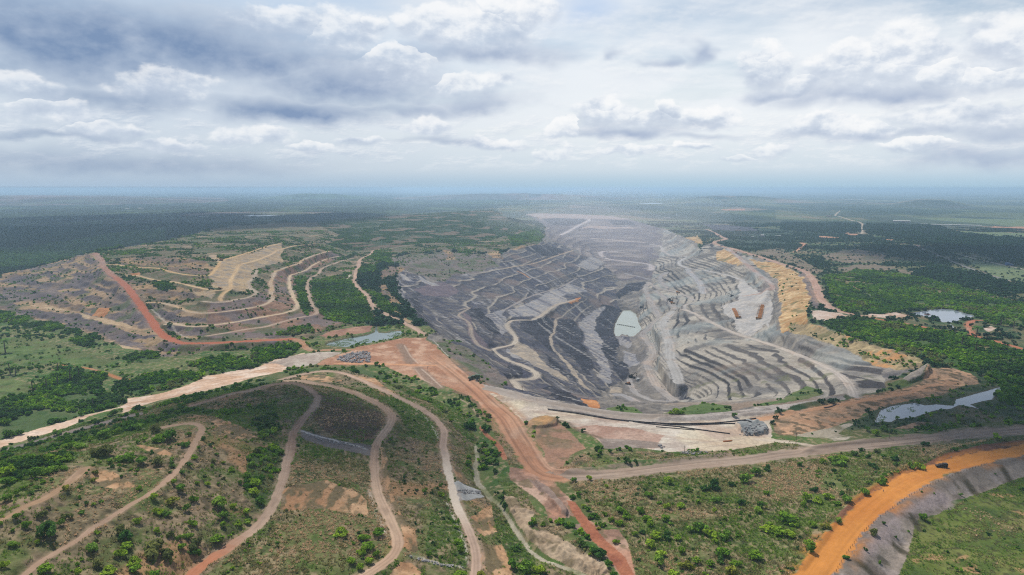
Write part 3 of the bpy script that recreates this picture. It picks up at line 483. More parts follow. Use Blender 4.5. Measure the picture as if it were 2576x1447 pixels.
zone('highwall', join('T3', [(1530,500),(1740,590),(1860,690),(1980,640),(2130,700),(2350,770),(2567,1030),(2567,1447)], 'M4', [(300,280),(700,350),(1100,500),(1300,660),(1250,860),(950,900),(650,930),(250,975),(0,1010)], 'M3', [(2000,1045),(1500,1060),(1500,980),(1650,950),(1420,730),(1370,600),(1420,480),(1340,330),(1290,200)], 'T3', [(1290,1290),(1320,1100),(1390,1000),(1440,860),(1500,700)]))
zone('pitscrub', join('T2', [(1290,770),(1500,745),(1700,735),(1850,710),(2050,730),(2220,745),(2330,850),(2150,900),(1900,930),(1800,1000),(1600,930),(1400,860)]), join('M2', [(1640,330),(1720,390),(1840,380),(2050,440),(2180,550),(2300,660),(2420,760),(2380,850),(2180,800),(2030,730),(1850,540)]))
zone('purplerock', join('T2', [(1520,1060),(1700,1010),(1830,1000),(1980,1080),(1850,1140),(1600,1130)]), join('M2', [(1960,110),(2030,150),(2060,260),(2200,380),(2230,450),(2100,400),(2000,250)]))
zone('coal', join('M3', [(170,195),(330,175),(490,165),(490,260),(470,330),(520,440),(600,560),(480,470),(330,340),(250,300),(180,260)]), join('M3', [(540,165),(700,185),(760,300),(820,480),(860,640),(850,720),(780,680),(640,520),(540,380),(515,280)]), join('M3', [(950,45),(1070,60),(1145,98),(1080,200),(1062,330),(1100,520),(1110,610),(1040,560),(950,420),(880,280),(890,170)]),
     join('M3', [(1055,590),(1200,555),(1215,640),(1225,690),(1130,740),(1060,640)]), join('M3', [(380,830),(520,800),(640,860),(760,960),(800,1000),(640,950),(480,890)]), join('M3', [(1580,800),(1680,770),(1740,800),(1790,950),(1700,900),(1640,860)]), join('M3', [(370,460),(470,560),(640,700),(760,800),(660,740),(480,640)]), join('M3', [(60,600),(160,620),(210,680),(210,730),(120,690)]),
     join('T3', [(210,690),(380,640),(560,690),(590,720),(480,760),(380,750)]), join('T3', [(400,405),(780,410),(820,430),(700,470),(480,470)]), join('T3', [(1000,420),(1200,420),(1280,470),(1050,460)]), join('T3', [(1180,1010),(1380,1000),(1330,1080),(1250,1080),(1120,1150),(1090,1120)]), join('T2', [(1500,1080),(1560,1100),(1620,1300),(1760,1447),(1640,1400),(1520,1240)]), join('M2', [(2030,90),(2150,80),(2250,200),(2370,330),(2250,300),(2080,180)]), join('M3', [(930,370),(1080,420),(1090,640),(1000,540)]))
zone('lightrock', join('M3', [(755,205),(930,75),(1000,65),(900,185),(880,280),(940,380),(1000,560),(1065,760),(1000,740),(930,640),(860,520),(800,370),(745,260)]), join('M3', [(1080,345),(1190,365),(1220,430),(1200,460),(1090,420)]), join('M3', [(1160,470),(1280,500),(1300,600),(1200,640),(1170,560)]), join('M3', [(920,680),(1000,700),(1060,760),(1040,780),(940,740)]), join('T3', [(705,840),(870,755),(980,820),(860,900)]), join('T3', [(530,1080),(640,1010),(820,1080),(700,1110),(560,1130)]), join('T3', [(60,1270),(300,1180),(520,1060),(620,1180),(330,1330),(120,1330)]), join('T2', [(1380,900),(1480,960),(1560,1010),(1430,990)]), join('T2', [(1360,950),(1420,1080),(1500,1220),(1440,1180),(1375,1060)]), join('T2', [(1560,930),(1780,1030),(1680,1040)]), join('M2', [(2200,150),(2370,90),(2400,280),(2350,330),(2280,250)]),
     join('M3', [(60,450),(130,470),(210,560),(120,540)]), join('T2', [(2050,1160),(2160,1200),(2100,1210)]))
zone('tanrock', join('M3', [(480,290),(500,180),(530,200),(500,300),(520,450),(600,570),(760,760),(860,840),(800,830),(650,690),(540,540),(480,400)]), join('M3', [(150,400),(250,420),(420,600),(600,720),(660,760),(520,720),(350,640),(150,500),(90,460)]), join('M3', [(1040,800),(1140,810),(1140,860),(1040,860)]))
zone('yardrock', join('T3', [(2100,1200),(2200,1170),(2230,1080),(2230,990),(2300,1000),(2350,1050),(2440,1110),(2530,1090),(2540,1200),(2510,1350),(2470,1447)], 'M3', [(2480,210),(2350,310),(2250,330),(2200,280),(2180,200),(2060,60)]))
zone('greyslope', join('T3', [(2380,1090),(2440,1060),(2490,1010),(2510,1060),(2470,1095)]))
zone('yellowcliff', join('T4', [(275,965),(430,950),(500,960),(545,1060),(572,1200),(550,1447)], 'M4', [(540,240),(300,300),(265,180),(290,60)]), join('T4', [(0,778),(300,855),(440,908),(480,955),(280,970),(60,850)]), join('T3', [(2030,720),(2100,700),(2200,750),(2310,870),(2180,840),(2030,800)]), join('T3', [(1720,580),(1850,570),(1900,650),(1800,620)]))
zone('clifftan', join('M4', [(400,220),(560,215),(700,245),(840,302),(960,352),(1210,432),(1380,490),(1540,525),(1640,570),(1600,640),(1400,650),(1200,600),(1000,520),(800,420),(560,330),(380,290)]))
zone('orangespoil', join('T3', [(610,1195),(680,1160),(755,1140),(720,1180),(650,1205)]), join('M3', [(740,910),(900,930),(900,1000),(800,1000)]))
zone('ochrespoil', join('T2', [(2210,725),(2310,705),(2380,790),(2270,775)]), join('T2', [(2430,680),(2560,655),(2560,685),(2440,695)]), join('T3', [(80,695),(270,655),(390,630),(330,652),(150,702)]), join('T2', [(1200,910),(1290,865),(1400,860),(1450,880),(1370,910),(1300,960),(1200,980)]), join('T2', [(1190,1020),(1280,1030),(1310,1110),(1400,1190),(1340,1220),(1230,1130)]), join('T2', [(1300,1250),(1420,1290),(1560,1400),(1450,1370)]), join('T2', [(1800,690),(1870,700),(1920,790),(1850,790)]))
zone('rimgrass', join('M3', [(950,1010),(1100,985),(1250,1020),(1300,1055),(1100,1045)]), join('M3', [(1500,1050),(1750,1000),(1950,970),(2150,990),(2150,1040),(1750,1068)]), join('M4', [(0,1010),(150,960),(330,930),(420,860),(560,790),(690,820),(700,870),(560,920),(250,970)]), join('M4', [(1050,880),(1180,860),(1380,760),(1560,740),(1640,720),(1500,800),(1200,870)]), join('M2', [(1830,370),(1960,375),(1940,390),(1860,388)]))
zone('concrete', join('M4', [(1400,775),(1500,720),(1670,618),(1695,650),(1650,720),(1480,790)]))
zone('gravelheap', join('M3', [(2180,1165),(2250,1160),(2400,1155),(2470,1170),(2505,1210),(2480,1250),(2380,1270),(2280,1260),(2230,1225)]))
zone('greystone', join('B2', [(1885,590),(1960,575),(2030,600),(2140,650),(2160,680),(2050,680),(1930,670),(1910,640)]), join('B2', [(1930,690),(2050,682),(2160,690),(2185,715),(2060,735),(1960,760),(1880,760),(1920,720)]))
zone('drain', join('B2', [(2070,220),(2090,225),(2105,350),(2130,480),(2180,600),(2260,720),(2350,840),(2430,940),(2500,1040),(2600,1190)], 'B3', [(230,1180),(330,1240),(450,1310),(620,1355),(760,1400),(900,1470),(850,1490),(700,1420),(560,1370),(380,1310),(250,1230),(170,1120),(60,960),(-20,830)], 'B2', [(2290,820),(2200,720),(2120,600),(2085,480),(2070,350)]))
CL = np.full(XX.shape, -1, np.int16)
for cid, polys in ZL:
    for p in polys:
        CL[inside(p, UW, VW)] = cid
CL[(CL < 0) & (UU < 1300)] = CLS['wood']; CL[CL < 0] = CLS['plain']
far = (RR > 9000); CL[far] = np.where(UU[far] < 1330, CLS['wood'], CLS['plain'])
def is_(*names): return np.isin(CL, [CLS[n] for n in names])
# ------------------------------------------------------------------ relief
Z = Z0.copy()
n_big = fbm(XX, YY, 90, 4, 21); n_mid = fbm(XX, YY, 22, 4, 31); n_fine = fbm(XX, YY, 5, 3, 41); n_tiny = vnoise(XX / 1.3, YY / 1.3, 51)
def blur(a, n=2):
    for _ in range(n):
        p = np.pad(a, 1, mode='edge'); a = (p[:-2, 1:-1] + p[2:, 1:-1] + p[1:-1, :-2] + p[1:-1, 2:] + 4 * p[1:-1, 1:-1]) / 8
    return a
hw = blur(is_('highwall', 'pitrock').astype(np.float32), 6); fw_ = blur(is_('farwall').astype(np.float32), 4); gh = blur(is_('greenhill', 'hillscrub').astype(np.float32), 4)
def terrace(z, step, face):
    q = z / step; f = q - np.floor(q)
    t = np.clip((f - (1 - face)) / face, 0, 1)
    return (np.floor(q) + t) * step, t * (f > 1 - face)
zw = Z + (n_big - .5) * 5 + (n_mid - .5) * 1.0
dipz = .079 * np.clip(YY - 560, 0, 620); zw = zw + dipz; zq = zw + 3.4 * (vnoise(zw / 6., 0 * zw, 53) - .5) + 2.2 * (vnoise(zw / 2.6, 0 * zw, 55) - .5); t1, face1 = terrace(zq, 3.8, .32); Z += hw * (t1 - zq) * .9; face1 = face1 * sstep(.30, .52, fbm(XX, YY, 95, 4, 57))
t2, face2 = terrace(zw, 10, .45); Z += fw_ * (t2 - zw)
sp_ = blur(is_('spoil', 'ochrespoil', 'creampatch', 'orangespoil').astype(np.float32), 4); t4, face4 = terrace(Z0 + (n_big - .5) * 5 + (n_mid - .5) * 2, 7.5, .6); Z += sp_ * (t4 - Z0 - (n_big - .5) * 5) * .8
t3, face3 = terrace(Z0 + (n_big - .5) * 6, 7, .5); Z += gh * (t3 - Z0 - (n_big - .5) * 6) * .8
AMP = dict(spoil=3.2, ochrespoil=3.2, hillscrub=2.2, brownslope2=1.2, scrub=1.1, drygrass=.8, footwall=1.4, pitrock=2.5, pitscrub=3, clifftan=3, yellowcliff=1.8, mud=3, crumbly=1.2, greenhill=2.5, greenveg=2, wood=3, woodgreen=3, coal=1.5, highwall=.8, bushland=1.5, hilltopbush=1.2, verge=1.6, tanslope=.6, farwall=2, white=.25, red=.25, cream=.5, brightgrass=.7, field=.8)
amp = np.full(len(CLS), .6)
for k, v in AMP.items():
    if k in CLS: amp[CLS[k]] = v
A = blur(amp[CL].astype(np.float32), 4); A *= (RR < 7000)[:, None]
Z += A * ((n_mid - .5) * 2.2 + (n_fine - .5) * .9 * (RR < 2200)[:, None])
# downhill streaks: noise dragged along the fall line
gx, gy = gslope(blur(Z0, 6)); gl = np.hypot(gx, gy) + 1e-6; gx /= gl; gy /= gl
def drag(scale, length, k, seed):
    s = 0
    for q in np.linspace(-length, length, k): s = s + vnoise((XX + gx * q) / scale, (YY + gy * q) / scale, seed)
    return np.clip((s / k - .5) * math.sqrt(k) * .85 + .5, 0, 1)
lim = NS - np.searchsorted(RR[::-1] * -1, -7000)
rill = drag(3.2, 26, 9, 61); rill2 = drag(9, 60, 9, 71); 
def dragd(scale, length, k, seed, dx=.38, dy=-.92):
    s = 0
    for q in np.linspace(-length, length, k): s = s + vnoise((XX + dx * q + (n_big - .5) * 14) / scale, (YY + dy * q) / scale, seed)
    return np.clip((s / k - .5) * math.sqrt(k) * .85 + .5, 0, 1)
strk = dragd(6.5, 130, 21, 65); strk2 = dragd(16, 220, 15, 67)
STEEP = blur(is_('spoil', 'ochrespoil', 'clifftan', 'brownslope2', 'tanslope', 'mud').astype(np.float32), 3)
Z += STEEP * ((rill - .5) * 1.3 + (rill2 - .5) * 3.0) * np.clip(gl * 6, 0, 1)
# canopy relief of far woods
cn = vnoise(XX / 11, YY / 11, 81) * .6 + vnoise(XX / 26, YY / 26, 83) * .6 + (fbm(XX, YY, 240, 3, 85) - .5) * .8
woodm = blur(is_('wood', 'darkplain').astype(np.float32), 2) * sstep(2400, 3600, RR)[:, None]
Z += woodm * 11 * cn * (RR < 30000)[:, None]
# distant spoil heaps
FARHILL = np.zeros(XX.shape, np.int8)
def mesa(k, u0, u1, r0, r1, h, seed, tilt=0):
    th = np.arctan((UU[np.searchsorted(RR, 12000)] - CU) / FOC)
    U = CU + FOC * np.tan(TH)[None, :] / CP; w = (u1 - u0) * .42
    e = sstep(u0, u0 + w, U) * sstep(u1, u1 - w, U)
    d = (r1 - r0)
    n = fbm(XX, YY, 1400, 4, seed)
    q = sstep(r0, r0 + d * .55, RR)[:, None] * sstep(r1 + d, r1, RR)[:, None] * e * (.75 + .5 * n) * (1 + tilt * (U - u0) / (u1 - u0))
    z = h * q; z2, _ = terrace(z, 22, .55)
    FARHILL[z > 4] = k
    return np.where(z > 1, .5 * z + .5 * z2, 0)
Z += mesa(1, 640, 960, 13300, 15500, 95, 1); Z += mesa(2, 950, 1640, 12600, 15000, 85, 2, .25); Z += mesa(3, -500, 640, 9900, 14500, 95, 3, -.25)
Z += mesa(4, 1640, 2060, 10600, 12500, 85, 4); Z += mesa(5, 2220, 2470, 8900, 10500, 75, 5)
Z += mesa(6, -200, 240, 46000, 52000, 200, 6)
# berms and heaps
def berm(pts, h, w, step=4.):
    """windrow: raise the ground along a surveyed line"""
    global Z
    W = smooth_line(np.array([np.array(to_world(*p)) for p in fillh(pts, 2)]), step)
    for a, b in zip(W[:-1], W[1:]):
        dist, t, sl, _ = seg(a, b, w * 2.2)
        if dist is None: continue
        Z[sl] = np.maximum(Z[sl], np.where(dist < w * 2, Z0[sl] + h * np.exp(-(dist / w) ** 2) * (.8 + .4 * n_mid[sl]) , -1e9))
def seg(a, b, reach):
    mx, my = (a[0] + b[0]) / 2, (a[1] + b[1]) / 2; rr = math.hypot(mx, my); L = math.hypot(b[0] - a[0], b[1] - a[1]) / 2 + reach
    s0, s1 = math.log(max(226, rr - L)), math.log(rr + L); th = math.atan2(mx, my); dth = L / rr * 1.05
    i0, i1 = np.searchsorted(S, s0), np.searchsorted(S, s1) + 1; j0 = int(math.floor((th - dth - T0) / DT)); j1 = int(math.ceil((th + dth - T0) / DT)) + 1
    j0 = max(0, j0); j1 = min(NT, j1); i1 = min(NS, i1)
    if i0 >= i1 or j0 >= j1: return None, None, None, None
    sl = (slice(i0, i1), slice(j0, j1)); x = XX[sl]; y = YY[sl]
    dx, dy = b[0] - a[0], b[1] - a[1]; l2 = dx * dx + dy * dy + 1e-9
    t = np.clip(((x - a[0]) * dx + (y - a[1]) * dy) / l2, 0, 1)
    ex, ey = x - a[0] - t * dx, y - a[1] - t * dy
    return np.hypot(ex, ey), t, sl, np.sign(dx * ey - dy * ex)
# roads cut flat into the ground
DIST = np.full(XX.shape, 1e9, np.float32); ROAD = np.full(XX.shape, -1, np.int16); CROSS = np.zeros(XX.shape, np.float32); ALONG = np.zeros(XX.shape, np.float32); ZR = np.zeros(XX.shape, np.float32); WR = np.ones(XX.shape, np.float32); RT = np.zeros(XX.shape, np.float32)
for k, r in enumerate(ROADS):
    W = smooth_line(np.array([np.array(to_world(*p)) for p in r['pts']]), max(3., r['w'] * .7)); r['W'] = W
    run = 0.; tot = np.linalg.norm(np.diff(W[:, :2], axis=0), axis=1).sum()
    for a, b in zip(W[:-1], W[1:]):
        L = math.hypot(b[0] - a[0], b[1] - a[1]); w = r['w'] + ((r['wend'] - r['w']) * run / tot if r['wend'] else 0)
        hwid = w / 2
        dist, t, sl, sg = seg(a, b, hwid * 3.2)
        if dist is None: run += L; continue
        q = dist / hwid; upd = q < DIST[sl]
        for arr, val in ((DIST, q), (CROSS, q * sg), (ALONG, run + t * L), (ZR, a[2] + (b[2] - a[2]) * t), (WR, np.full(q.shape, hwid)), (RT, np.full(q.shape, (run) / tot)), (ROAD, np.full(q.shape, k))):
            v = arr[sl]; v[upd] = val[upd]; arr[sl] = v
        run += L
_ew = 1 + (n_fine - .5) * .6 + (n_mid - .5) * .45
onroad = DIST < _ew
rb = sstep(2.9, 1.1, DIST)
Z = Z * (1 - rb) + (ZR + (Z - ZR) * .03) * rb
for args in [(join('M2', [(1660,350),(1720,420),(1850,560),(2000,690),(2150,790)], 'M3', [(0,838),(200,892),(450,950),(700,998),(950,1040),(1200,1072),(1500,1090),(1750,1090),(2000,1075),(2200,1052),(2500,1020)]), 2.6, 4),
             (join('M3', [(0,905),(250,965),(450,998),(700,1045),(950,1085)]), 2.0, 4), (join('M3', [(1500,1120),(1750,1110),(2000,1095),(2300,1075),(2567,1050)], 'M4', [(300,1040),(400,1045)]), 3.2, 5),
             (join('M4', [(390,1000),(650,950),(760,915),(890,880)]), 3.0, 5),
             (join('B4', [(540,300),(660,250),(900,225),(1150,190),(1500,150),(2000,95),(2567,55)]), 2.5, 4), (join('B3', [(500,490),(850,465),(1300,400),(1700,370),(2100,320)]), 2.2, 4),
             (join('B4', [(470,1447),(720,1110),(900,880),(1060,740),(1290,580),(1420,505),(1640,410),(1900,315),(2200,240),(2567,185)]), 3.0, 3.5),
             (join('T4', [(520,905),(560,970),(600,1060),(640,1160),(700,1225),(790,1285),(950,1330)]), .7, 3), (join('T4', [(590,890),(660,960),(700,1060),(740,1160),(800,1230),(950,1280),(1080,1305)]), .9, 3),
             (join('T3', [(2290,1200),(2330,1210),(2440,1215),(2510,1215)]), 3, 7), (join('T3', [(2340,1090),(2440,1095),(2480,1060),(2500,1010)]), 7, 9)]:
    h, w = args[1:]; berm(args[0], h, w)
def heap(pts, h, seed, rough=1.):
    """rounded heap inside a surveyed outline"""
    global Z
    m = blur(inside(pts, UU, VV).astype(np.float32), 5)
    Z += sstep(.05, .9, m) * h * (.6 + .8 * fbm(XX, YY, 9, 3, seed)) + m * rough * (n_fine - .5)
heap(join('M4', [(1400,775),(1500,720),(1670,618),(1695,650),(1650,720),(1480,790)]), 5, 3, .5)
heap(join('M3', [(2190,1168),(2260,1162),(2400,1158),(2470,1172),(2503,1210),(2480,1250),(2380,1268),(2280,1258),(2230,1225)]), 4.0, 5, 3)
heap(join('M3', [(260,1165),(330,1112),(450,1100),(545,1120),(530,1170),(400,1200),(290,1208)]), 3.0, 6)
heap(join('M3', [(1120,340),(1150,330),(1200,345),(1215,365),(1140,368)]), 4, 9, 2)
heap(join('B3', [(300,545),(420,620),(520,720),(635,860),(620,905),(560,870),(420,715),(350,620)]), 3.0, 8, 1)
# ------------------------------------------------------------------ waters: cut shallow basins
WATERS = [('pond', 'milky green pond on the floor of the pit beside a black coal face', POND_PIT, -108, (176,182,166), .0),
 ('pond', 'reed-choked grey pond between the red yard and the left hill', join('M2', [(700,430),(730,400),(800,385),(880,365),(1000,345),(1090,330),(1160,305),(1165,280),(1180,230),(1165,205),(1180,200),(1190,230),(1185,280),(1200,305),(1270,310),(1330,290),(1420,290),(1440,320),(1380,345),(1280,375),(1150,400),(1000,430),(900,445),(760,440)]), .6, (126,140,136), 0),
 ('pond', 'grey pond among bushes beyond the red loop track on the right', join('M4', [(1480,125),(1600,110),(1720,90),(1780,82),(1900,92),(2000,120),(2110,150),(2060,165),(1960,190),(1910,212),(1800,208),(1780,180),(1680,165),(1600,150),(1510,140)]), -.4, (150,160,172), 0),
 ('marsh_water', 'long grey marsh water strip between reeds at the right edge', join('M4', [(1170,1160),(1230,1030),(1330,990),(1560,960),(1650,985),(1760,975),(1900,985),(1930,930),(2040,900),(2100,880),(2220,850),(2280,830),(2400,800),(2420,815),(2340,860),(2270,930),(2180,945),(2060,975),(2160,1025),(2080,1000),(1960,980),(1880,1015),(1740,1030),(1650,1060),(1540,1100),(1380,1110),(1330,1140),(1240,1130)]), -.9, (168,176,184), 0),
 ('lake', 'long pale lake shining in the dark woods behind the left hill', join('T1', [(1750,392),(1800,385),(1900,388),(2000,390),(2200,385),(2334,375)], 'T2', [(0,375),(120,372),(380,373),(430,368),(630,366),(560,372),(380,381),(150,391),(0,392)], 'T1', [(2250,390),(2100,394),(1900,399)]), .5, (190,204,216), 0),
 ('pond', 'thin pale pond strip far off on the plain', join('T3', [(1290,266),(1400,262),(1520,264),(1500,270),(1380,271)]), .5, (190,204,216), 0),
 ('pond', 'tiny puddle among clay on the right plain', join('T4', [(1095,1105),(1110,1108),(1150,1140),(1155,1150),(1125,1148),(1100,1122)]), -.3, (150,160,172), 0),
 ('stream', 'narrow stream mouth below the right pond', join('M4', [(1870,228),(1890,230),(1912,255),(1915,280),(1900,275),(1895,250)]), -.3, (150,160,172), 0)]
UZ, VZ = to_sheet(XX, YY, Z)
WET = np.zeros(XX.shape, bool)
for nm, lb, poly, h, c, _ in WATERS:
    wx, wy, _z = to_world([p[0] for p in poly], [p[1] for p in poly], [h] * len(poly))
    m = inside(np.c_[wx, wy], XX, YY); WET |= m
    mb = blur(m.astype(np.float32), 5)
    deep = np.where(m, h - .3 - 1.2 * (mb - .5), Z)
    shore = (mb > 0) & ~m
    Z = np.where(m, np.minimum(Z, deep), np.where(shore, np.maximum(h + .15 + 0 * Z, Z * (1 - mb) + (h + .3) * mb), Z))
    Z = np.where(m, np.minimum(deep, h - .3), Z)
MUD = join('T1', [(1640,385),(1800,362),(2100,350),(2567,345)], 'T2', [(0,345),(400,350),(800,352),(780,362),(640,366),(430,364),(380,371),(120,370),(0,374)], 'T1', [(2300,372),(1950,378),(1800,385),(1700,392)])
mudm = inside(MUD, UU, VV); Z = np.where(mudm, .2, Z)
# ------------------------------------------------------------------ base colours per land cover (albedo)
PAL = dict(
 wood=((44,62,50),(56,80,56),(38,54,48)), woodgreen=((58,88,50),(76,108,58),(46,72,44)), plain=((78,98,60),(112,108,78),(62,86,54)), darkplain=((46,68,52),(62,84,60),(52,74,52)),
 field=((84,110,52),(104,116,66),(68,98,44)), meadow=((88,114,54),(106,122,68),(74,98,46)), meadow2=((112,128,88),(120,132,92),(96,116,80)), brownplain=((128,114,96),(112,108,82),(140,122,104)),
 coalyard=((62,62,74),(50,52,62),(78,76,84)), clay=((192,142,110),(180,126,96),(200,158,128)), darkrim=((118,106,102),(98,90,88),(130,116,108)), clayflat=((204,180,162),(196,164,140),(212,192,176)),
 bushland=((78,100,54),(98,108,66),(66,92,46)), marshgreen=((76,92,62),(92,100,72),(64,82,54)), crumbly=((200,160,126),(186,144,110),(160,134,108)), palegrass=((176,164,142),(130,124,96),(190,178,158)),
 drygrass=((122,118,78),(142,129,96),(98,110,60)), scrub=((126,113,86),(142,123,98),(100,108,62)), claydirt=((176,136,110),(160,124,102),(142,120,96)), ochre=((200,158,108),(188,146,100),(164,136,98)),
 pinkdirt=((190,142,116),(204,172,150),(150,118,100)), reddirt=((172,110,82),(184,126,96),(158,98,74)), mud=((182,160,132),(170,146,120),(194,172,144)), greygrit=((152,128,114),(142,120,110),(160,138,124)),
 verge=((150,138,126),(166,152,138),(126,114,104)), greyrim=((172,162,152),(156,144,134),(186,176,166)), brightgrass=((104,118,52),(120,126,66),(88,106,46)), rustverge=((128,88,68),(112,82,64),(140,98,74)), red=((184,140,112),(170,124,96),(202,164,136)),
 white=((214,204,188),(204,190,170),(196,182,168)), cream=((224,194,168),(212,176,146),(230,206,184)), greyflat=((176,160,146),(160,144,132),(196,184,168)), pinkpatch=((186,156,138),(200,178,160),(170,136,118)), gritpatch=((152,136,124),(140,126,116),(164,150,138)),
 brown=((164,124,102),(178,140,116),(150,112,94)), brownslope=((112,92,76),(126,100,80),(98,86,66)), greyslope=((124,116,112),(136,128,122),(112,104,100)), ochreslope=((190,150,112),(176,134,98),(204,166,128)), greenslope=((82,104,54),(96,112,62),(108,106,70)),
 hilltopbush=((84,102,58),(112,110,74),(72,92,50)),
 hillscrub=((116,108,82),(130,114,92),(98,100,70)), spoil=((120,110,110),(136,122,116),(104,96,98)), ochrespoil=((176,144,104),(158,130,98),(132,116,98)), orangespoil=((196,136,88),(184,124,80),(206,152,104)), creampatch=((208,182,146),(196,168,132),(180,150,118)),
 brownslope2=((152,120,100),(136,110,98),(162,126,100)), tanslope=((196,170,132),(182,158,126),(164,150,132)), greenveg=((72,100,50),(88,112,58),(60,86,44)), greenhill=((72,88,56),(90,94,66),(62,80,50)),
 pitrock=((126,120,114),(110,106,104),(144,136,126)), footwall=((100,97,97),(80,78,83),(120,114,108)), farwall=((118,111,110),(104,98,102),(132,122,116)), farbench=((178,158,148),(168,150,142),(186,168,156)), highwall=((136,130,122),(118,114,110),(154,146,134)),
 pitscrub=((118,110,104),(108,106,88),(130,116,108)), purplerock=((112,100,106),(102,92,100),(122,108,110)), coal=((58,58,66),(48,48,56),(74,74,82)), lightrock=((158,154,152),(144,142,144),(172,164,154)), tanrock=((170,156,138),(154,144,132),(184,168,146)),
 yardrock=((182,178,172),(172,168,164),(192,184,174)), yellowcliff=((190,158,112),(174,142,98),(204,176,134)), clifftan=((164,146,110),(146,130,100),(180,160,120)), rimgrass=((92,112,60),(108,116,72),(78,100,52)), concrete=((168,156,142),(156,146,134),(178,166,150)),
 gravelheap=((150,152,150),(134,138,138),(164,166,162)), greystone=((184,184,178),(170,170,166),(196,194,188)), drain=((184,174,152),(168,160,136),(140,140,104)))
P0 = np.array([lin(PAL[k][0]) for k in CLS]); P1 = np.array([lin(PAL[k][1]) for k in CLS]); P2 = np.array([lin(PAL[k][2]) for k in CLS])
def mixc(a, b, t): return a + (b - a) * np.clip(t, 0, 1)[..., None].astype(np.float32)
mA = sstep(.38, .62, fbm(XX, YY, 38, 5, 101)); mB = sstep(.45, .7, fbm(XX, YY, 14, 4, 111))
C = mixc(P0[CL], P1[CL], mA); C = mixc(C, P2[CL], mB)
def over(mask, colr, t):
    t = np.clip(t, 0, 1) * mask
    C[...] = mixc(C, lin(colr), t)
# streaks, strata and painted bench shade on worked faces
mfoot = is_('footwall', 'coal').astype(np.float32); mspoil = is_('spoil', 'ochrespoil', 'brownslope2', 'clifftan', 'yellowcliff', 'mud').astype(np.float32)
C *= (1 + (mspoil * (rill - .5) * .45 + mfoot * (rill - .5) * .3 + is_('tanslope').astype(np.float32) * (rill - .5) * .35))[..., None]
patch = sstep(.48, .66, fbm(XX, YY, 75, 4, 121))
over(is_('footwall'), (62, 62, 78), sstep(.52, .2, strk2) * .85); over(is_('footwall'), (172, 168, 166), sstep(.56, .85, strk) * (.15 + .85 * patch) * .8); over(is_('footwall', 'lightrock'), (84, 84, 98), sstep(.46, .2, strk) * .8)
over(is_('footwall'), (70, 72, 88), sstep(.55, .3, rill2) * (1 - patch) * .6)
over(is_('footwall'), (132, 116, 108), sstep(.6, .75, fbm(XX, YY, 120, 4, 131)) * .7)
lg = Z0 + (n_big - .5) * 7 + (n_mid - .5) * 1.5; lf = lg / 10.5 - np.floor(lg / 10.5); over(is_('footwall'), (176, 166, 150), sstep(.16, .05, lf) * sstep(.36, .56, fbm(XX, YY, 110, 4, 253)) * .8); over(is_('footwall'), (56, 56, 64), sstep(.70, .95, lf) * sstep(.42, .6, fbm(XX, YY, 140, 4, 255)) * .6)
over(is_('coal'), (176, 172, 166), sstep(.72, .9, strk) * .6)
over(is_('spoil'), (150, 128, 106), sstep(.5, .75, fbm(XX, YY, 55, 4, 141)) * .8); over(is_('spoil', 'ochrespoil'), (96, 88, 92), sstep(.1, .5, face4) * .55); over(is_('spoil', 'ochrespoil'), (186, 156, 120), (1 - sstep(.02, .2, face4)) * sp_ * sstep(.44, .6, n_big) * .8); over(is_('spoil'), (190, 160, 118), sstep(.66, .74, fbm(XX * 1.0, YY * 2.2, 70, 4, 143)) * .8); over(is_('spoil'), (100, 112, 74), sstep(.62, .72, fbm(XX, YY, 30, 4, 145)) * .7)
zz = Z + dipz + (n_big - .5) * 14 + (n_mid - .5) * 3
band = vnoise(zz / 2.6, 0 * zz, 151); band2 = vnoise(zz / 7., 0 * zz + 5.5, 153)
mh = is_('highwall', 'pitrock').astype(np.float32)
C *= (1 + mh * ((band - .5) * .34 + (band2 - .5) * .3))[..., None]
over(is_('highwall'), (84, 80, 80), sstep(.02, .15, face1) * .8); over(is_('highwall'), (50, 49, 54), sstep(.02, .15, face1) * sstep(.45, .65, vnoise(zz / 9., 0 * zz + 9, 155)) * .85)  # bench faces: shade painted into the colour, with black coal seams on some
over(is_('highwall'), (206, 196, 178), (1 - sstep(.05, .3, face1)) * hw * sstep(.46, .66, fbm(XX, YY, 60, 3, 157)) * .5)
over(is_('highwall'), (150, 130, 112), sstep(.5, .7, fbm(XX, YY, 130, 4, 159)) * sstep(1250, 850, RR)[:, None] * .8)
over(is_('highwall'), (108, 110, 78), sstep(.64, .74, fbm(XX, YY, 24, 4, 161)) * sstep(1150, 850, RR)[:, None] * .7)
over(is_('highwall'), (150, 158, 156), sstep(.52, .7, fbm(XX, YY, 90, 3, 163)) * sstep(800, 1000, RR)[:, None] * .55)
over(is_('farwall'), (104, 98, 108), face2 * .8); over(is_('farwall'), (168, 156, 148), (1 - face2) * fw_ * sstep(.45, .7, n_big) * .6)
strip = sstep(.08, .3, face3) * sstep(.55, .62, fbm(XX, YY, 190, 4, 171)); over(is_('greenhill'), (142, 116, 98), strip * .65); over(is_('hillscrub'), (168, 146, 116), sstep(.58, .72, fbm(XX, YY * 2.5, 90, 4, 173)) * .8); over(is_('hillscrub'), (80, 98, 60), sstep(.6, .7, fbm(XX, YY, 34, 4, 175)) * .8)
over(is_('pitscrub'), (92, 104, 70), sstep(.56, .68, fbm(XX, YY, 26, 4, 177)) * .8)
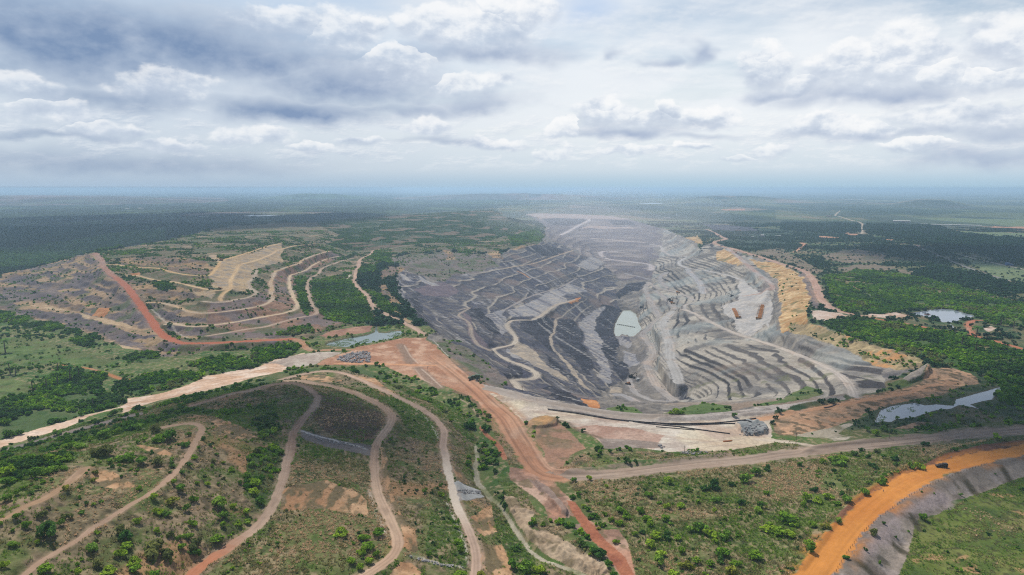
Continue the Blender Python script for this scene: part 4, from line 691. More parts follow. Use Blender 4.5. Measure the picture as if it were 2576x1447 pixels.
over(is_('yellowcliff'), (168, 124, 76), sstep(.55, .3, rill2) * .7); over(is_('yellowcliff'), (222, 190, 140), sstep(.55, .7, fbm(XX, YY, 16, 3, 179)) * .6); over(is_('yellowcliff', 'clifftan'), (118, 114, 76), sstep(.6, .72, fbm(XX, YY, 22, 4, 181)) * .8); over(is_('clifftan'), (206, 150, 96), sstep(.62, .72, fbm(XX, YY, 26, 4, 183)) * .8)
over(is_('crumbly'), (98, 88, 66), sstep(.5, .62, fbm(XX, YY, 5.5, 4, 185)) * .85); over(is_('claydirt', 'pinkdirt', 'mud'), (116, 104, 76), sstep(.54, .66, fbm(XX, YY, 11, 4, 186)) * .75); over(is_('meadow', 'field'), (98, 100, 60), sstep(.48, .62, fbm(XX, YY, 17, 4, 188)) * .6)
over(is_('white'), (180, 150, 128), sstep(.5, .75, fbm(XX, YY, 60, 4, 187)) * .6); over(is_('white'), (222, 208, 176), sstep(.55, .7, fbm(XX, YY, 40, 3, 189)) * .5)
# wheel scuffs on the open yards
scf = fbm(XX * .35 + YY * .94, (YY * .35 - XX * .94) / 9, 7, 3, 191); over(is_('red', 'white'), (168, 130, 108), sstep(.55, .7, scf) * .3)
scw = fbm((XX * .98 + YY * .2) / 12, YY * .98 - XX * .2, 5, 3, 193); over(is_('white'), (168, 152, 138), sstep(.58, .7, scw) * .5); over(is_('cream'), (184, 148, 120), sstep(.52, .68, fbm((XX * .8 + YY * .6) / 10, YY * .8 - XX * .6, 4, 3, 195)) * .6)
n_gr = fbm(XX, YY, 3.2, 3, 231); over(is_('drygrass', 'scrub', 'greenslope', 'field'), (168, 148, 116), sstep(.54, .74, n_gr) * .7); over(is_('drygrass', 'scrub', 'brightgrass', 'greenslope', 'brownslope'), (62, 60, 40), sstep(.46, .28, n_gr) * .7)
over(is_('scrub'), (176, 136, 98), sstep(.62, .75, fbm(XX, YY, 45, 4, 197)) * .8)
over(is_('ochreslope'), (112, 102, 74), sstep(.44, .6, fbm(XX * 1.6, YY * .6, 9, 4, 199)) * .9)
over(is_('brightgrass'), (146, 132, 90), sstep(.6, .75, n_mid) * .5); over(is_('brightgrass'), (184, 146, 106), sstep(.72, .78, fbm(XX, YY, 14, 3, 201)) * .8); over(is_('brightgrass'), (64, 88, 40), sstep(.42, .28, fbm(XX, YY, 30, 4, 203)) * .6)
over(is_('verge'), (164, 152, 146), sstep(.55, .7, fbm(XX, YY, 9, 3, 205)) * .6); over(is_('verge'), (84, 80, 66), sstep(.62, .72, fbm(XX, YY, 11, 4, 207)) * .7)
over(is_('plain', 'bushland', 'marshgreen'), (146, 126, 98), sstep(.62, .74, fbm(XX, YY, 120, 4, 209)) * .6)
over(is_('plain') & (RR > 2600)[:, None], (50, 72, 56), sstep(.5, .58, fbm(XX, YY * .6, 420, 4, 211)) * .9)
over(is_('plain') & (RR > 3000)[:, None], (150, 130, 104), sstep(.66, .72, fbm(XX, YY * .5, 500, 4, 213)) * .7)
over(mudm, (134, 120, 112), np.ones(XX.shape) * .9)
fh = FARHILL > 0
over(np.isin(FARHILL, (2, 3)), (146, 124, 118), .35 + .6 * sstep(.35, .6, fbm(XX, YY, 900, 4, 215))); over(np.isin(FARHILL, (1,)), (92, 122, 84), np.full(XX.shape, .8)); over(np.isin(FARHILL, (4, 5)), (150, 128, 112), sstep(.42, .6, fbm(XX, YY, 700, 4, 217)) * .9)
C *= (1 + (n_fine - .5) * .22 + (n_tiny - .5) * .16)[..., None]
# stained lines: ditches, stone drains, wheel lines
def stain(sheet, pts, w, colr, k=.9):
    W = smooth_line(np.array([np.array(to_world(*p)) for p in fillh(conv(sheet, pts), 1 if len(pts[0]) < 3 else None)]), 3.)
    for a, b in zip(W[:-1], W[1:]):
        dist, t, sl, _ = seg(a, b, w)
        if dist is None: continue
        m = np.clip(1.15 - dist / (w * (.35 + .55 * n_fine[sl])), 0, 1) * k * (.55 + .6 * n_tiny[sl]); C[sl] = mixc(C[sl], lin(colr), m)
for q in ([(1350, 840), (1480, 890), (1580, 965)], [(1100, 1080), (1250, 1110), (1490, 1205)], [(880, 1310), (1000, 1370), (1200, 1447)], [(1595, 680), (1700, 720), (1850, 780)], [(1900, 520), (2030, 590), (2130, 650)], [(2220, 410), (2360, 470), (2480, 560)]): stain('B4', [p + (2,) for p in q], 6, (82, 76, 58))
for q in ([(960, 1300), (1130, 1120), (1200, 1010)], [(1190, 1010), (1330, 880), (1420, 860)], [(1480, 850), (1640, 760), (1800, 740)]): stain('B4', [p + (0,) for p in q], 16, (170, 154, 150), .8)
stain('M2', [(1400, 420), (1450, 500), (1500, 600)], 12, (146, 122, 104), .8); stain('M2', [(1440, 430), (1500, 530), (1570, 600)], 1.8, (208, 186, 166), .7); stain('M2', [(1560, 640), (1640, 710), (1760, 830)], 12, (150, 126, 108), .8); stain('M2', [(1600, 650), (1680, 720), (1790, 820)], 2, (212, 190, 170), .7); stain('M2', [(1540, 650), (1620, 750), (1700, 790)], 1.8, (206, 184, 164), .6)
stain('M2', [(800, 600), (1200, 605), (1500, 615), (1850, 622)], 6, (216, 160, 118), .8); stain('M2', [(1710, 385), (1780, 460), (1850, 530)], 2., (214, 202, 190), .8); stain('M2', [(1900, 860), (2010, 900), (2100, 960), (2190, 1080)], 5, (120, 92, 76), .7); stain('M2', [(1940, 920), (2050, 990), (2150, 1110)], 2, (206, 174, 156), .6)
stain('M2', [(1545, 1020, 9), (1640, 1110, 9), (1720, 1220, 9), (1750, 1290, 9)], 2.2, (206, 198, 180)); stain('B2', [(1110, 640, 19), (1150, 780, 19), (1210, 930, 19), (1270, 1060, 19)], 2.4, (206, 196, 176)); stain('B2', [(1840, 780, 9), (1890, 880, 9), (1960, 1040, 9), (2020, 1200, 9), (2030, 1340, 9)], 2.2, (214, 206, 188)); stain('M2', [(440, 1240, 28), (700, 1310, 24), (1080, 1375, 20)], 3.2, (204, 200, 194)); stain('B2', [(1450, 1270, 16), (1600, 1300, 14), (1800, 1350, 12), (2010, 1380, 10)], 3, (200, 190, 168))
stain('T2', [(940, 910, 9), (905, 975, 8), (860, 1025, 7), (890, 1090, 6), (910, 1150, 5), (950, 1245, 3)], 8, (206, 196, 170)); stain('T1', [(1385, 1205, 26), (1450, 1260, 22), (1520, 1340, 16)], 2.4, (206, 196, 180), .7); stain('M1', [(1520, 180, 14), (1600, 260, 10), (1700, 330, 9), (1790, 360, 8)], 2.2, (206, 196, 180), .7); stain('T3', [(160, 880, -22), (220, 915, -30), (270, 950, -36)], 6, (196, 150, 108), .8)
stain('M1', [(290, 1390, 5), (480, 1340, 6), (740, 1260, 8)], 4, (176, 168, 158), .8); stain('M4', [(1780, 740, 2), (1900, 730, 2), (2010, 775, 2), (1900, 790, 2), (1790, 770, 2)], 4, (222, 180, 140), .8); stain('M4', [(60, 1300, 1), (300, 1320, 1), (520, 1360, 1), (640, 1385, 1)], 6, (206, 190, 170), .9)
stain('M3', [(330, 1300), (560, 1130), (760, 1230), (960, 1290)], 5, (120, 104, 84), .7)
stain('B4', [p + (5,) for p in [(880, 1400), (990, 1230), (1100, 1080), (1180, 1000), (1290, 890), (1400, 815), (1590, 700), (1850, 570), (2180, 450), (2567, 350)]], 8, (116, 106, 96), .5)
C[inside(HILL_L, UU, VV)] *= .86
over(is_('drygrass', 'scrub'), (92, 114, 50), sstep(.52, .64, fbm(XX, YY, 20, 4, 257)) * .6)
# grit speckle: stones and clods
spk = RNG.random(XX.shape, dtype=np.float32); C *= (1 + (spk - .5) * .14 * (RR < 1800)[:, None])[..., None]
# road surfaces
rw = (onroad & ~WET)
ca = np.array([lin(r['col'][0]) for r in ROADS]); cb = np.array([lin(r['col'][1]) for r in ROADS]); trk = np.array([r['tracks'] for r in ROADS])
K = np.where(ROAD < 0, 0, ROAD)
rn = sstep(.35, .65, fbm(ALONG / 3, CROSS * WR + 40 * K, 14, 4, 221)); rc = mixc(ca[K], cb[K], rn * .8)
rut = np.exp(-((np.abs(CROSS) - .36 - (n_big - .5) * .25) / .11) ** 2); ln = vnoise(CROSS * WR / .9 + 7 * K, ALONG / 60, 223)
_pl = np.array([0. if r['label'].startswith('bright orange') else 1. for r in ROADS])[K]; rc = mixc(rc, lin((206, 178, 154)), _pl * sstep(.5, .7, fbm(ALONG, CROSS * WR * 2, 30, 3, 225)) * .35); rc = mixc(rc, lin((120, 100, 84)), _pl * sstep(.6, .75, fbm(ALONG, CROSS * WR * 3, 22, 3, 227)) * .3)
rc *= (1 + trk[K] * (-.16 * rut + (ln - .5) * .28) + (n_fine - .5) * .12 + .06 * (np.abs(CROSS) > .8) * -1 + (spk - .5) * .08)[..., None]
# red ridge road: reddens towards its foot
over(is_('wood') & (RR > 2200)[:, None], (96, 116, 78), sstep(.5, .64, fbm(XX, YY * .6, 330, 4, 241)) * .55); over(is_('wood') & (RR > 2200)[:, None], (34, 50, 46), sstep(.5, .36, fbm(XX, YY * .6, 200, 4, 243)) * .5)
over((RR > 4400)[:, None] & is_('plain', 'darkplain', 'meadow2'), (112, 122, 84), sstep(.54, .64, fbm(XX, YY * .45, 480, 4, 245)) * .6); over((RR > 4400)[:, None] & is_('plain', 'darkplain', 'meadow2'), (44, 64, 54), sstep(.5, .42, fbm(XX, YY * .4, 600, 4, 247)) * .7)
over(is_('brownslope2'), (118, 108, 106), sstep(.46, .6, fbm(XX, YY, 46, 4, 249)) * .8); over(is_('brownslope2', 'hillscrub'), (90, 100, 66), sstep(.6, .7, fbm(XX, YY, 26, 4, 251)) * .7)
shb = blur(WET.astype(np.float32), 4); over(~WET, (118, 106, 86), np.clip(shb * 3, 0, 1) * .8)
shl = np.where((DIST < 2.0) & ~onroad & ~WET, sstep(1.9, 1.0, DIST) * sstep(.36, .6, n_mid) * .75, 0); C[...] = mixc(C, rc * .86, shl)
k0 = (K == 0); rc[k0] = mixc(rc[k0], lin((178, 98, 66)), sstep(.25, .6, RT[k0]) * .8)
names_ = [r['label'] for r in ROADS]
kj = [i for i, l in enumerate(names_) if l.startswith('narrow grey to white')][0]; m = K == kj; rc[m] = mixc(rc[m], lin((222, 206, 186)), sstep(.6, .72, RT[m]) * sstep(.9, .8, RT[m]))
kj = [i for i, l in enumerate(names_) if l.startswith('grey brown two-rut')][0]; m = K == kj; rc[m] = mixc(rc[m], lin((190, 120, 84)), sstep(.86, .93, RT[m]) * .8)
soft = sstep(1.0, .8, DIST / _ew); edge = onroad & ~WET
C = np.where(edge[..., None], mixc(C, rc, np.clip(.25 + .75 * soft - .5 * sstep(.6, 1., DIST / _ew) * sstep(.45, .65, n_gr), 0, 1)), C)
C = np.clip(C, .004, .75)
# ------------------------------------------------------------------ split the sheet into named pieces
OWN = np.zeros(XX.shape, np.int16)          # 0 ground
def own(k, polys):
    for p in polys: OWN[inside(p, UW, VW)] = k
PIECES = [('ground', 'wide plain of woods, bush and scrub reaching to the hazy horizon', 'ground'), ('hill', 'terraced spoil hill with red ridge road and ochre contour tracks at left', 'hill'), ('hill', 'brown reclaimed hill with curving tracks filling the lower left', 'hill'),
          ('open_pit', 'huge grey open coal pit with stepped benches and a pond at its bottom', 'pit'), ('dirt_yard', 'open red dirt yard between the left hill and the pit rim', 'yard'), ('gravel_flat', 'whitish gravel flat in front of the near pit rim', 'yard'), ('sandy_strip', 'broad cream sandy strip slanting across the bush at left', 'dirt strip'),
          ('hill', 'far low green table hill left of centre on the skyline', 'hill'), ('hill', 'far purple brown spoil hill left of the dust on the skyline', 'hill'), ('hill', 'far long hazy spoil bank at the left skyline', 'hill'), ('hill', 'far spoil hill right of centre on the skyline', 'hill'), ('hill', 'far wooded hill with pale foot near the right skyline', 'hill'), ('hill', 'faint blue mountain at the far left horizon', 'hill')]
own(1, [HILL_L]); own(2, [HILL_F]); own(3, [PIT]); own(4, [PLAZA]); own(5, [WHITE]); own(6, [CREAM])
OWN[FARHILL > 0] = 6 + FARHILL[FARHILL > 0]
OWN[rw] = 100 + ROAD[rw]
# ------------------------------------------------------------------ object helpers
def tag(o, label=None, cat=None, group=None, kind=None):
    if label: o['label'] = label
    if cat: o['category'] = cat
    if group: o['group'] = group
    if kind: o['kind'] = kind
    return o
def link(o, parent=None):
    COL.objects.link(o)
    if parent is not None: o.parent = parent
    return o
def mesh_np(name, co, faces, mat, col=None, smooth=True, parent=None, loops=None):
    """co Nx3, faces Mx3|Mx4 int array -> linked object"""
    me = bpy.data.meshes.new(name); co = np.ascontiguousarray(co, np.float32); faces = np.ascontiguousarray(faces, np.int32)
    me.vertices.add(len(co)); me.vertices.foreach_set('co', co.ravel())
    k = faces.shape[1]; me.loops.add(faces.size); me.loops.foreach_set('vertex_index', faces.ravel())
    me.polygons.add(len(faces)); me.polygons.foreach_set('loop_start', np.arange(0, faces.size, k, dtype=np.int32))
    me.polygons.foreach_set('use_smooth', np.full(len(faces), smooth))
    if col is not None:
        a = me.color_attributes.new('tone', 'FLOAT_COLOR', 'POINT'); buf = np.ones((len(co), 4), np.float32); buf[:, :3] = col; a.data.foreach_set('color', buf.ravel())
    me.update(); me.validate()
    me.materials.append(mat); o = bpy.data.objects.new(name, me); return link(o, parent)
def node_mat(name):
    m = bpy.data.materials.new(name); m.use_nodes = True; nt = m.node_tree; nt.nodes.clear()
    out = nt.nodes.new('ShaderNodeOutputMaterial'); b = nt.nodes.new('ShaderNodeBsdfPrincipled'); nt.links.new(b.outputs[0], out.inputs[0])
    b.inputs['Roughness'].default_value = .95; b.inputs['Specular IOR Level'].default_value = .15
    return m, nt, b
def terrain_mat(name, s1, s2, amt, bump, spec=.1):
    m, nt, b = node_mat(name); N = nt.nodes; L = nt.links
    at = N.new('ShaderNodeAttribute'); at.attribute_name = 'tone'; geo = N.new('ShaderNodeNewGeometry')
    n1 = N.new('ShaderNodeTexNoise'); n1.inputs['Scale'].default_value = s1; n1.inputs['Detail'].default_value = 4; L.new(geo.outputs['Position'], n1.inputs['Vector'])
    n2 = N.new('ShaderNodeTexNoise'); n2.inputs['Scale'].default_value = s2; n2.inputs['Detail'].default_value = 3; L.new(geo.outputs['Position'], n2.inputs['Vector'])
    mr = N.new('ShaderNodeMapRange'); mr.inputs['From Min'].default_value = .3; mr.inputs['From Max'].default_value = .7; mr.inputs['To Min'].default_value = 1 - amt; mr.inputs['To Max'].default_value = 1 + amt; L.new(n1.outputs['Fac'], mr.inputs['Value'])
    mx = N.new('ShaderNodeMix'); mx.data_type = 'RGBA'; mx.blend_type = 'MULTIPLY'; mx.inputs[0].default_value = 1
    L.new(at.outputs['Color'], mx.inputs[6]); L.new(mr.outputs[0], mx.inputs[7]); L.new(mx.outputs[2], b.inputs['Base Color'])
    bp = N.new('ShaderNodeBump'); bp.inputs['Strength'].default_value = bump; bp.inputs['Distance'].default_value = .6; L.new(n2.outputs['Fac'], bp.inputs['Height']); L.new(bp.outputs[0], b.inputs['Normal'])
    b.inputs['Specular IOR Level'].default_value = spec
    return m
M_SOIL = terrain_mat('soil', .35, .8, .16, .5); M_ROAD = terrain_mat('packed_dirt', .25, .5, .07, .15); M_ROCK = terrain_mat('broken_rock', .22, .4, .18, .7)
CO = np.stack([XX, YY, Z], -1).reshape(-1, 3).astype(np.float32); CC = C.reshape(-1, 3).astype(np.float32)
_i = np.arange((NS - 1) * (NT - 1)); _r = _i // (NT - 1); _c = _i % (NT - 1); _v = (_r * NT + _c).astype(np.int32)
QUADS = np.stack([_v, _v + 1, _v + NT + 1, _v + NT], 1); FO = OWN[:-1, :-1].reshape(-1)
def piece(k, name, label, cat, mat):
    q = QUADS[FO == k]
    if not len(q): return None
    used, inv = np.unique(q.ravel(), return_inverse=True)
    o = mesh_np(name, CO[used], inv.reshape(-1, 4), mat, CC[used]); return tag(o, label, cat, kind='structure')
for k, (nm, lb, ct) in enumerate(PIECES): piece(k, nm, lb, ct, M_ROCK if nm == 'open_pit' else M_SOIL)
for k, r in enumerate(ROADS): piece(100 + k, r['name'], r['label'], 'road' if r['name'] not in ('footpath', 'contour_track', 'access_track', 'farm_track') else 'track', M_ROAD)
# ground outside the surveyed sector
def skirt():
    th = np.linspace(T1_, 2 * math.pi + T0, 70); rr = np.exp(np.linspace(math.log(225.), math.log(85000.), 60)); x = rr[:, None] * np.sin(th); y = rr[:, None] * np.cos(th)
    z = np.zeros_like(x) - .0; zl = np.interp(np.log(rr), S, Z0[:, 0]); zr = np.interp(np.log(rr), S, Z0[:, -1]); t = (th - th[0]) / (th[-1] - th[0]); z += zr[:, None] * (1 - t) ** 6 + zl[:, None] * t ** 6
    co = np.stack([x, y, z], -1).reshape(-1, 3); i = np.arange(59 * 69); v = (i // 69) * 70 + i % 69
    f = np.stack([v, v + 1, v + 71, v + 70], 1)
    inner = np.array([[225 * math.sin(a), 225 * math.cos(a), 0] for a in np.linspace(-math.pi, math.pi, 60, endpoint=False)]); zi = np.interp(np.arctan2(inner[:, 0], inner[:, 1]), TH, Z0[0]); inner[:, 2] = zi
    n0 = len(co); co = np.vstack([co, inner, [[0, 0, 15]]]); tri = np.array([[n0 + q, n0 + (q + 1) % 60, n0 + 60, n0 + 60] for q in range(60)])
    cc = np.tile(lin((96, 108, 72)), (len(co), 1))
    o = mesh_np('ground', co, f, M_SOIL, cc); tag(o, 'bush country beyond both sides of the view', 'ground', kind='structure')
    o = mesh_np('ground', co[n0:], tri[:, :3] - n0, M_SOIL, cc[n0:]); tag(o, 'scrub ground directly below the viewpoint', 'ground', kind='structure')
skirt()
# ------------------------------------------------------------------ water sheets
def water_mat(name, c, rough, turb):
    m, nt, b = node_mat(name); N = nt.nodes; L = nt.links
    b.inputs['Base Color'].default_value = (*lin(c, .55), 1); b.inputs['Roughness'].default_value = rough; b.inputs['Specular IOR Level'].default_value = .5; b.inputs['IOR'].default_value = 1.33
    geo = N.new('ShaderNodeNewGeometry'); n = N.new('ShaderNodeTexNoise'); n.inputs['Scale'].default_value = .25; n.inputs['Detail'].default_value = 3; L.new(geo.outputs['Position'], n.inputs['Vector'])
    bp = N.new('ShaderNodeBump'); bp.inputs['Strength'].default_value = turb; bp.inputs['Distance'].default_value = .3; L.new(n.outputs['Fac'], bp.inputs['Height']); L.new(bp.outputs[0], b.inputs['Normal'])
    n2 = N.new('ShaderNodeTexNoise'); n2.inputs['Scale'].default_value = .03; n2.inputs['Detail'].default_value = 3; L.new(geo.outputs['Position'], n2.inputs['Vector'])
    mx = N.new('ShaderNodeMix'); mx.data_type = 'RGBA'; L.new(n2.outputs['Fac'], mx.inputs[0]); mx.inputs[6].default_value = (*lin(c, .48), 1); mx.inputs[7].default_value = (*lin(c, .62), 1); L.new(mx.outputs[2], b.inputs['Base Color'])
    return m
for nm, lb, poly, h, c, _ in WATERS:
    W = np.stack(to_world([p[0] for p in poly], [p[1] for p in poly], [h] * len(poly)), 1)
    ctr = W[:, :2].mean(0); W[:, :2] += (W[:, :2] - ctr) / np.linalg.norm(W[:, :2] - ctr, axis=1)[:, None] * np.linalg.norm(W[:, :2], axis=1)[:, None] * .0015
    me = bpy.data.meshes.new(nm); me.from_pydata([tuple(p) for p in W], [], [tuple(range(len(W)))[::-1]]); me.update()
    import bmesh
    bm = bmesh.new(); bm.from_mesh(me); bmesh.ops.triangulate(bm, faces=bm.faces[:]); bmesh.ops.recalc_face_normals(bm, faces=bm.faces[:])
    if sum(f.normal.z for f in bm.faces) < 0: bmesh.ops.reverse_faces(bm, faces=bm.faces[:])
    bm.to_mesh(me); bm.free()
    me.materials.append(water_mat(nm, c, .12, .06)); tag(link(bpy.data.objects.new(nm, me)), lb, 'pond' if nm == 'pond' else nm.replace('_', ' '), kind='structure')
# ------------------------------------------------------------------ plants
def hit(u, v):
    """first ground point on a sight line"""
    x = (u - CU) / FOC; y = -(v - CV) / FOC; Y = CP + SP * y; ZZ = -SP + CP * y
    t = np.exp(np.linspace(math.log(230.), math.log(60000.), 1600)) / math.hypot(1, x)
    hz = EYE + ZZ * t; g = pick(Z, x * t, Y * t); k = np.argmax(hz < g)
    if k == 0: k = 1
    a, b = hz[k - 1] - g[k - 1], g[k] - hz[k]; q = a / (a + b + 1e-9); tt = t[k - 1] + (t[k] - t[k - 1]) * q
    return float(x * tt), float(Y * tt), float(pick(Z, x * tt, Y * tt)), tt * math.sqrt(1 + x * x + y * y)
def leaf_mat(name, c, var=.28, k=.9):
    m, nt, b = node_mat(name); N = nt.nodes; L = nt.links
    at = N.new('ShaderNodeAttribute'); at.attribute_name = 'tone'; oi = N.new('ShaderNodeObjectInfo')
    mr = N.new('ShaderNodeMapRange'); L.new(oi.outputs['Random'], mr.inputs[0]); mr.inputs[3].default_value = 1 - var; mr.inputs[4].default_value = 1 + var
    hs = N.new('ShaderNodeHueSaturation'); h2 = N.new('ShaderNodeMapRange'); L.new(oi.outputs['Random'], h2.inputs[0]); h2.inputs[3].default_value = .515; h2.inputs[4].default_value = .475; L.new(h2.outputs[0], hs.inputs['Hue']); L.new(mr.outputs[0], hs.inputs['Value'])
    mx = N.new('ShaderNodeMix'); mx.data_type = 'RGBA'; mx.blend_type = 'MULTIPLY'; mx.inputs[0].default_value = 1; mx.inputs[6].default_value = (*lin(c, k), 1); L.new(at.outputs['Color'], mx.inputs[7]); L.new(mx.outputs[2], hs.inputs['Color'])
    df = N.new('ShaderNodeBsdfDiffuse'); tr = N.new('ShaderNodeBsdfTranslucent'); ms = N.new('ShaderNodeMixShader'); ms.inputs[0].default_value = .3
    L.new(hs.outputs[0], df.inputs[0]); L.new(hs.outputs[0], tr.inputs[0]); L.new(df.outputs[0], ms.inputs[1]); L.new(tr.outputs[0], ms.inputs[2])
    out = [n for n in N if n.type == 'OUTPUT_MATERIAL'][0]; L.new(ms.outputs[0], out.inputs[0]); N.remove(b); return m
def bark_mat():
    m, nt, b = node_mat('bark'); n = nt.nodes.new('ShaderNodeTexNoise'); n.inputs['Scale'].default_value = 6; r = nt.nodes.new('ShaderNodeValToRGB'); r.color_ramp.elements[0].color = (.06, .045, .03, 1); r.color_ramp.elements[1].color = (.16, .13, .1, 1); nt.links.new(n.outputs[0], r.inputs[0]); nt.links.new(r.outputs[0], b.inputs[0]); return m
M_BARK = bark_mat()
LEAF = dict(L=leaf_mat('leaf_lime', (130, 166, 54)), M=leaf_mat('leaf_mid', (114, 152, 60)), D=leaf_mat('leaf_dark', (84, 122, 58)), O=leaf_mat('leaf_olive', (124, 132, 76)), Y=leaf_mat('leaf_yellow', (142, 150, 62)))
def crown_np(n, blobs, hz, leaf, seed, spread=1.):
    """leaf quads on a cluster of sub-crowns: verts, faces, tone"""
    g = np.random.default_rng(seed); B = []
    for i in range(blobs):
        a = g.uniform(0, 6.283); q = math.sqrt(g.uniform(0, 1)) * .62 * spread; B.append((q * math.cos(a) * 1.15, q * math.sin(a) * .95, hz * (.55 + g.uniform(-.32, .5) * (1 - q * .6)), g.uniform(.2, .5)))
    B = np.array(B); w = B[:, 3] ** 2; idx = g.choice(blobs, n, p=w / w.sum())
    d = g.normal(size=(n, 3)); d[:, 2] += .35; d /= np.linalg.norm(d, axis=1)[:, None]
    c = B[idx, :3] + d * (B[idx, 3] * g.uniform(.72, 1.08, n))[:, None] * np.array([1, 1, .8]); c[:, 2] = np.maximum(c[:, 2], .06)
    nn = d + g.normal(size=(n, 3)) * .55; nn /= np.linalg.norm(nn, axis=1)[:, None]
    u = np.cross(nn, g.normal(size=(n, 3))); u /= np.linalg.norm(u, axis=1)[:, None]; v = np.cross(nn, u); s = (leaf * g.uniform(.6, 1.25, n))[:, None]
    P = np.stack([c - u * s - v * s * .6, c + u * s * .5 - v * s, c + u * s + v * s * .6, c - u * s * .5 + v * s], 1).reshape(-1, 3)
    tn = g.uniform(.72, 1.2, n) * g.uniform(.82, 1.15, blobs)[idx]; tn = np.repeat(tn, 4)
    return P, np.arange(4 * n).reshape(-1, 4), np.stack([tn, tn, tn * .95], 1)
def crown_mesh(name, mat, *a):
    P, F, T = crown_np(*a); me = bpy.data.meshes.new(name); me.vertices.add(len(P)); me.vertices.foreach_set('co', P.astype(np.float32).ravel()); me.loops.add(F.size); me.loops.foreach_set('vertex_index', F.astype(np.int32).ravel()); me.polygons.add(len(F)); me.polygons.foreach_set('loop_start', np.arange(0, F.size, 4, dtype=np.int32))
    at = me.color_attributes.new('tone', 'FLOAT_COLOR', 'POINT'); buf = np.ones((len(P), 4), np.float32); buf[:, :3] = T; at.data.foreach_set('color', buf.ravel()); me.update(); me.materials.append(mat); return me
def stem_mesh(seed, h=.75):
    g = random.Random(seed); bm = bmesh.new()
    def limb(a, b, r0, r1):
        a, b = Vector(a), Vector(b); q = (b - a).to_track_quat('Z', 'Y').to_matrix().to_4x4(); L = (b - a).length
        bmesh.ops.create_cone(bm, cap_ends=False, segments=6, radius1=r0, radius2=r1, depth=L, matrix=Matrix.Translation((a + b) / 2) @ q)
    limb((0, 0, -.15), (.03, .02, h * .5), .07, .05)
    for k in range(4):
        t = k * 1.6 + g.random(); limb((.03, .02, h * .45), (.4 * math.cos(t), .4 * math.sin(t), h * (.8 + .3 * g.random())), .045, .015)
    me = bpy.data.meshes.new('trunk'); bm.to_mesh(me); bm.free(); me.materials.append(M_BARK); return me
STEMS = [stem_mesh(k) for k in range(4)]
CROWNS = {(t, k): crown_mesh('crown', LEAF[t], 300, 6 + 2 * k, (1.0, .8, 1.15)[k], .15, 40 + k * 7 + ord(t)) for t in LEAF for k in range(3)}
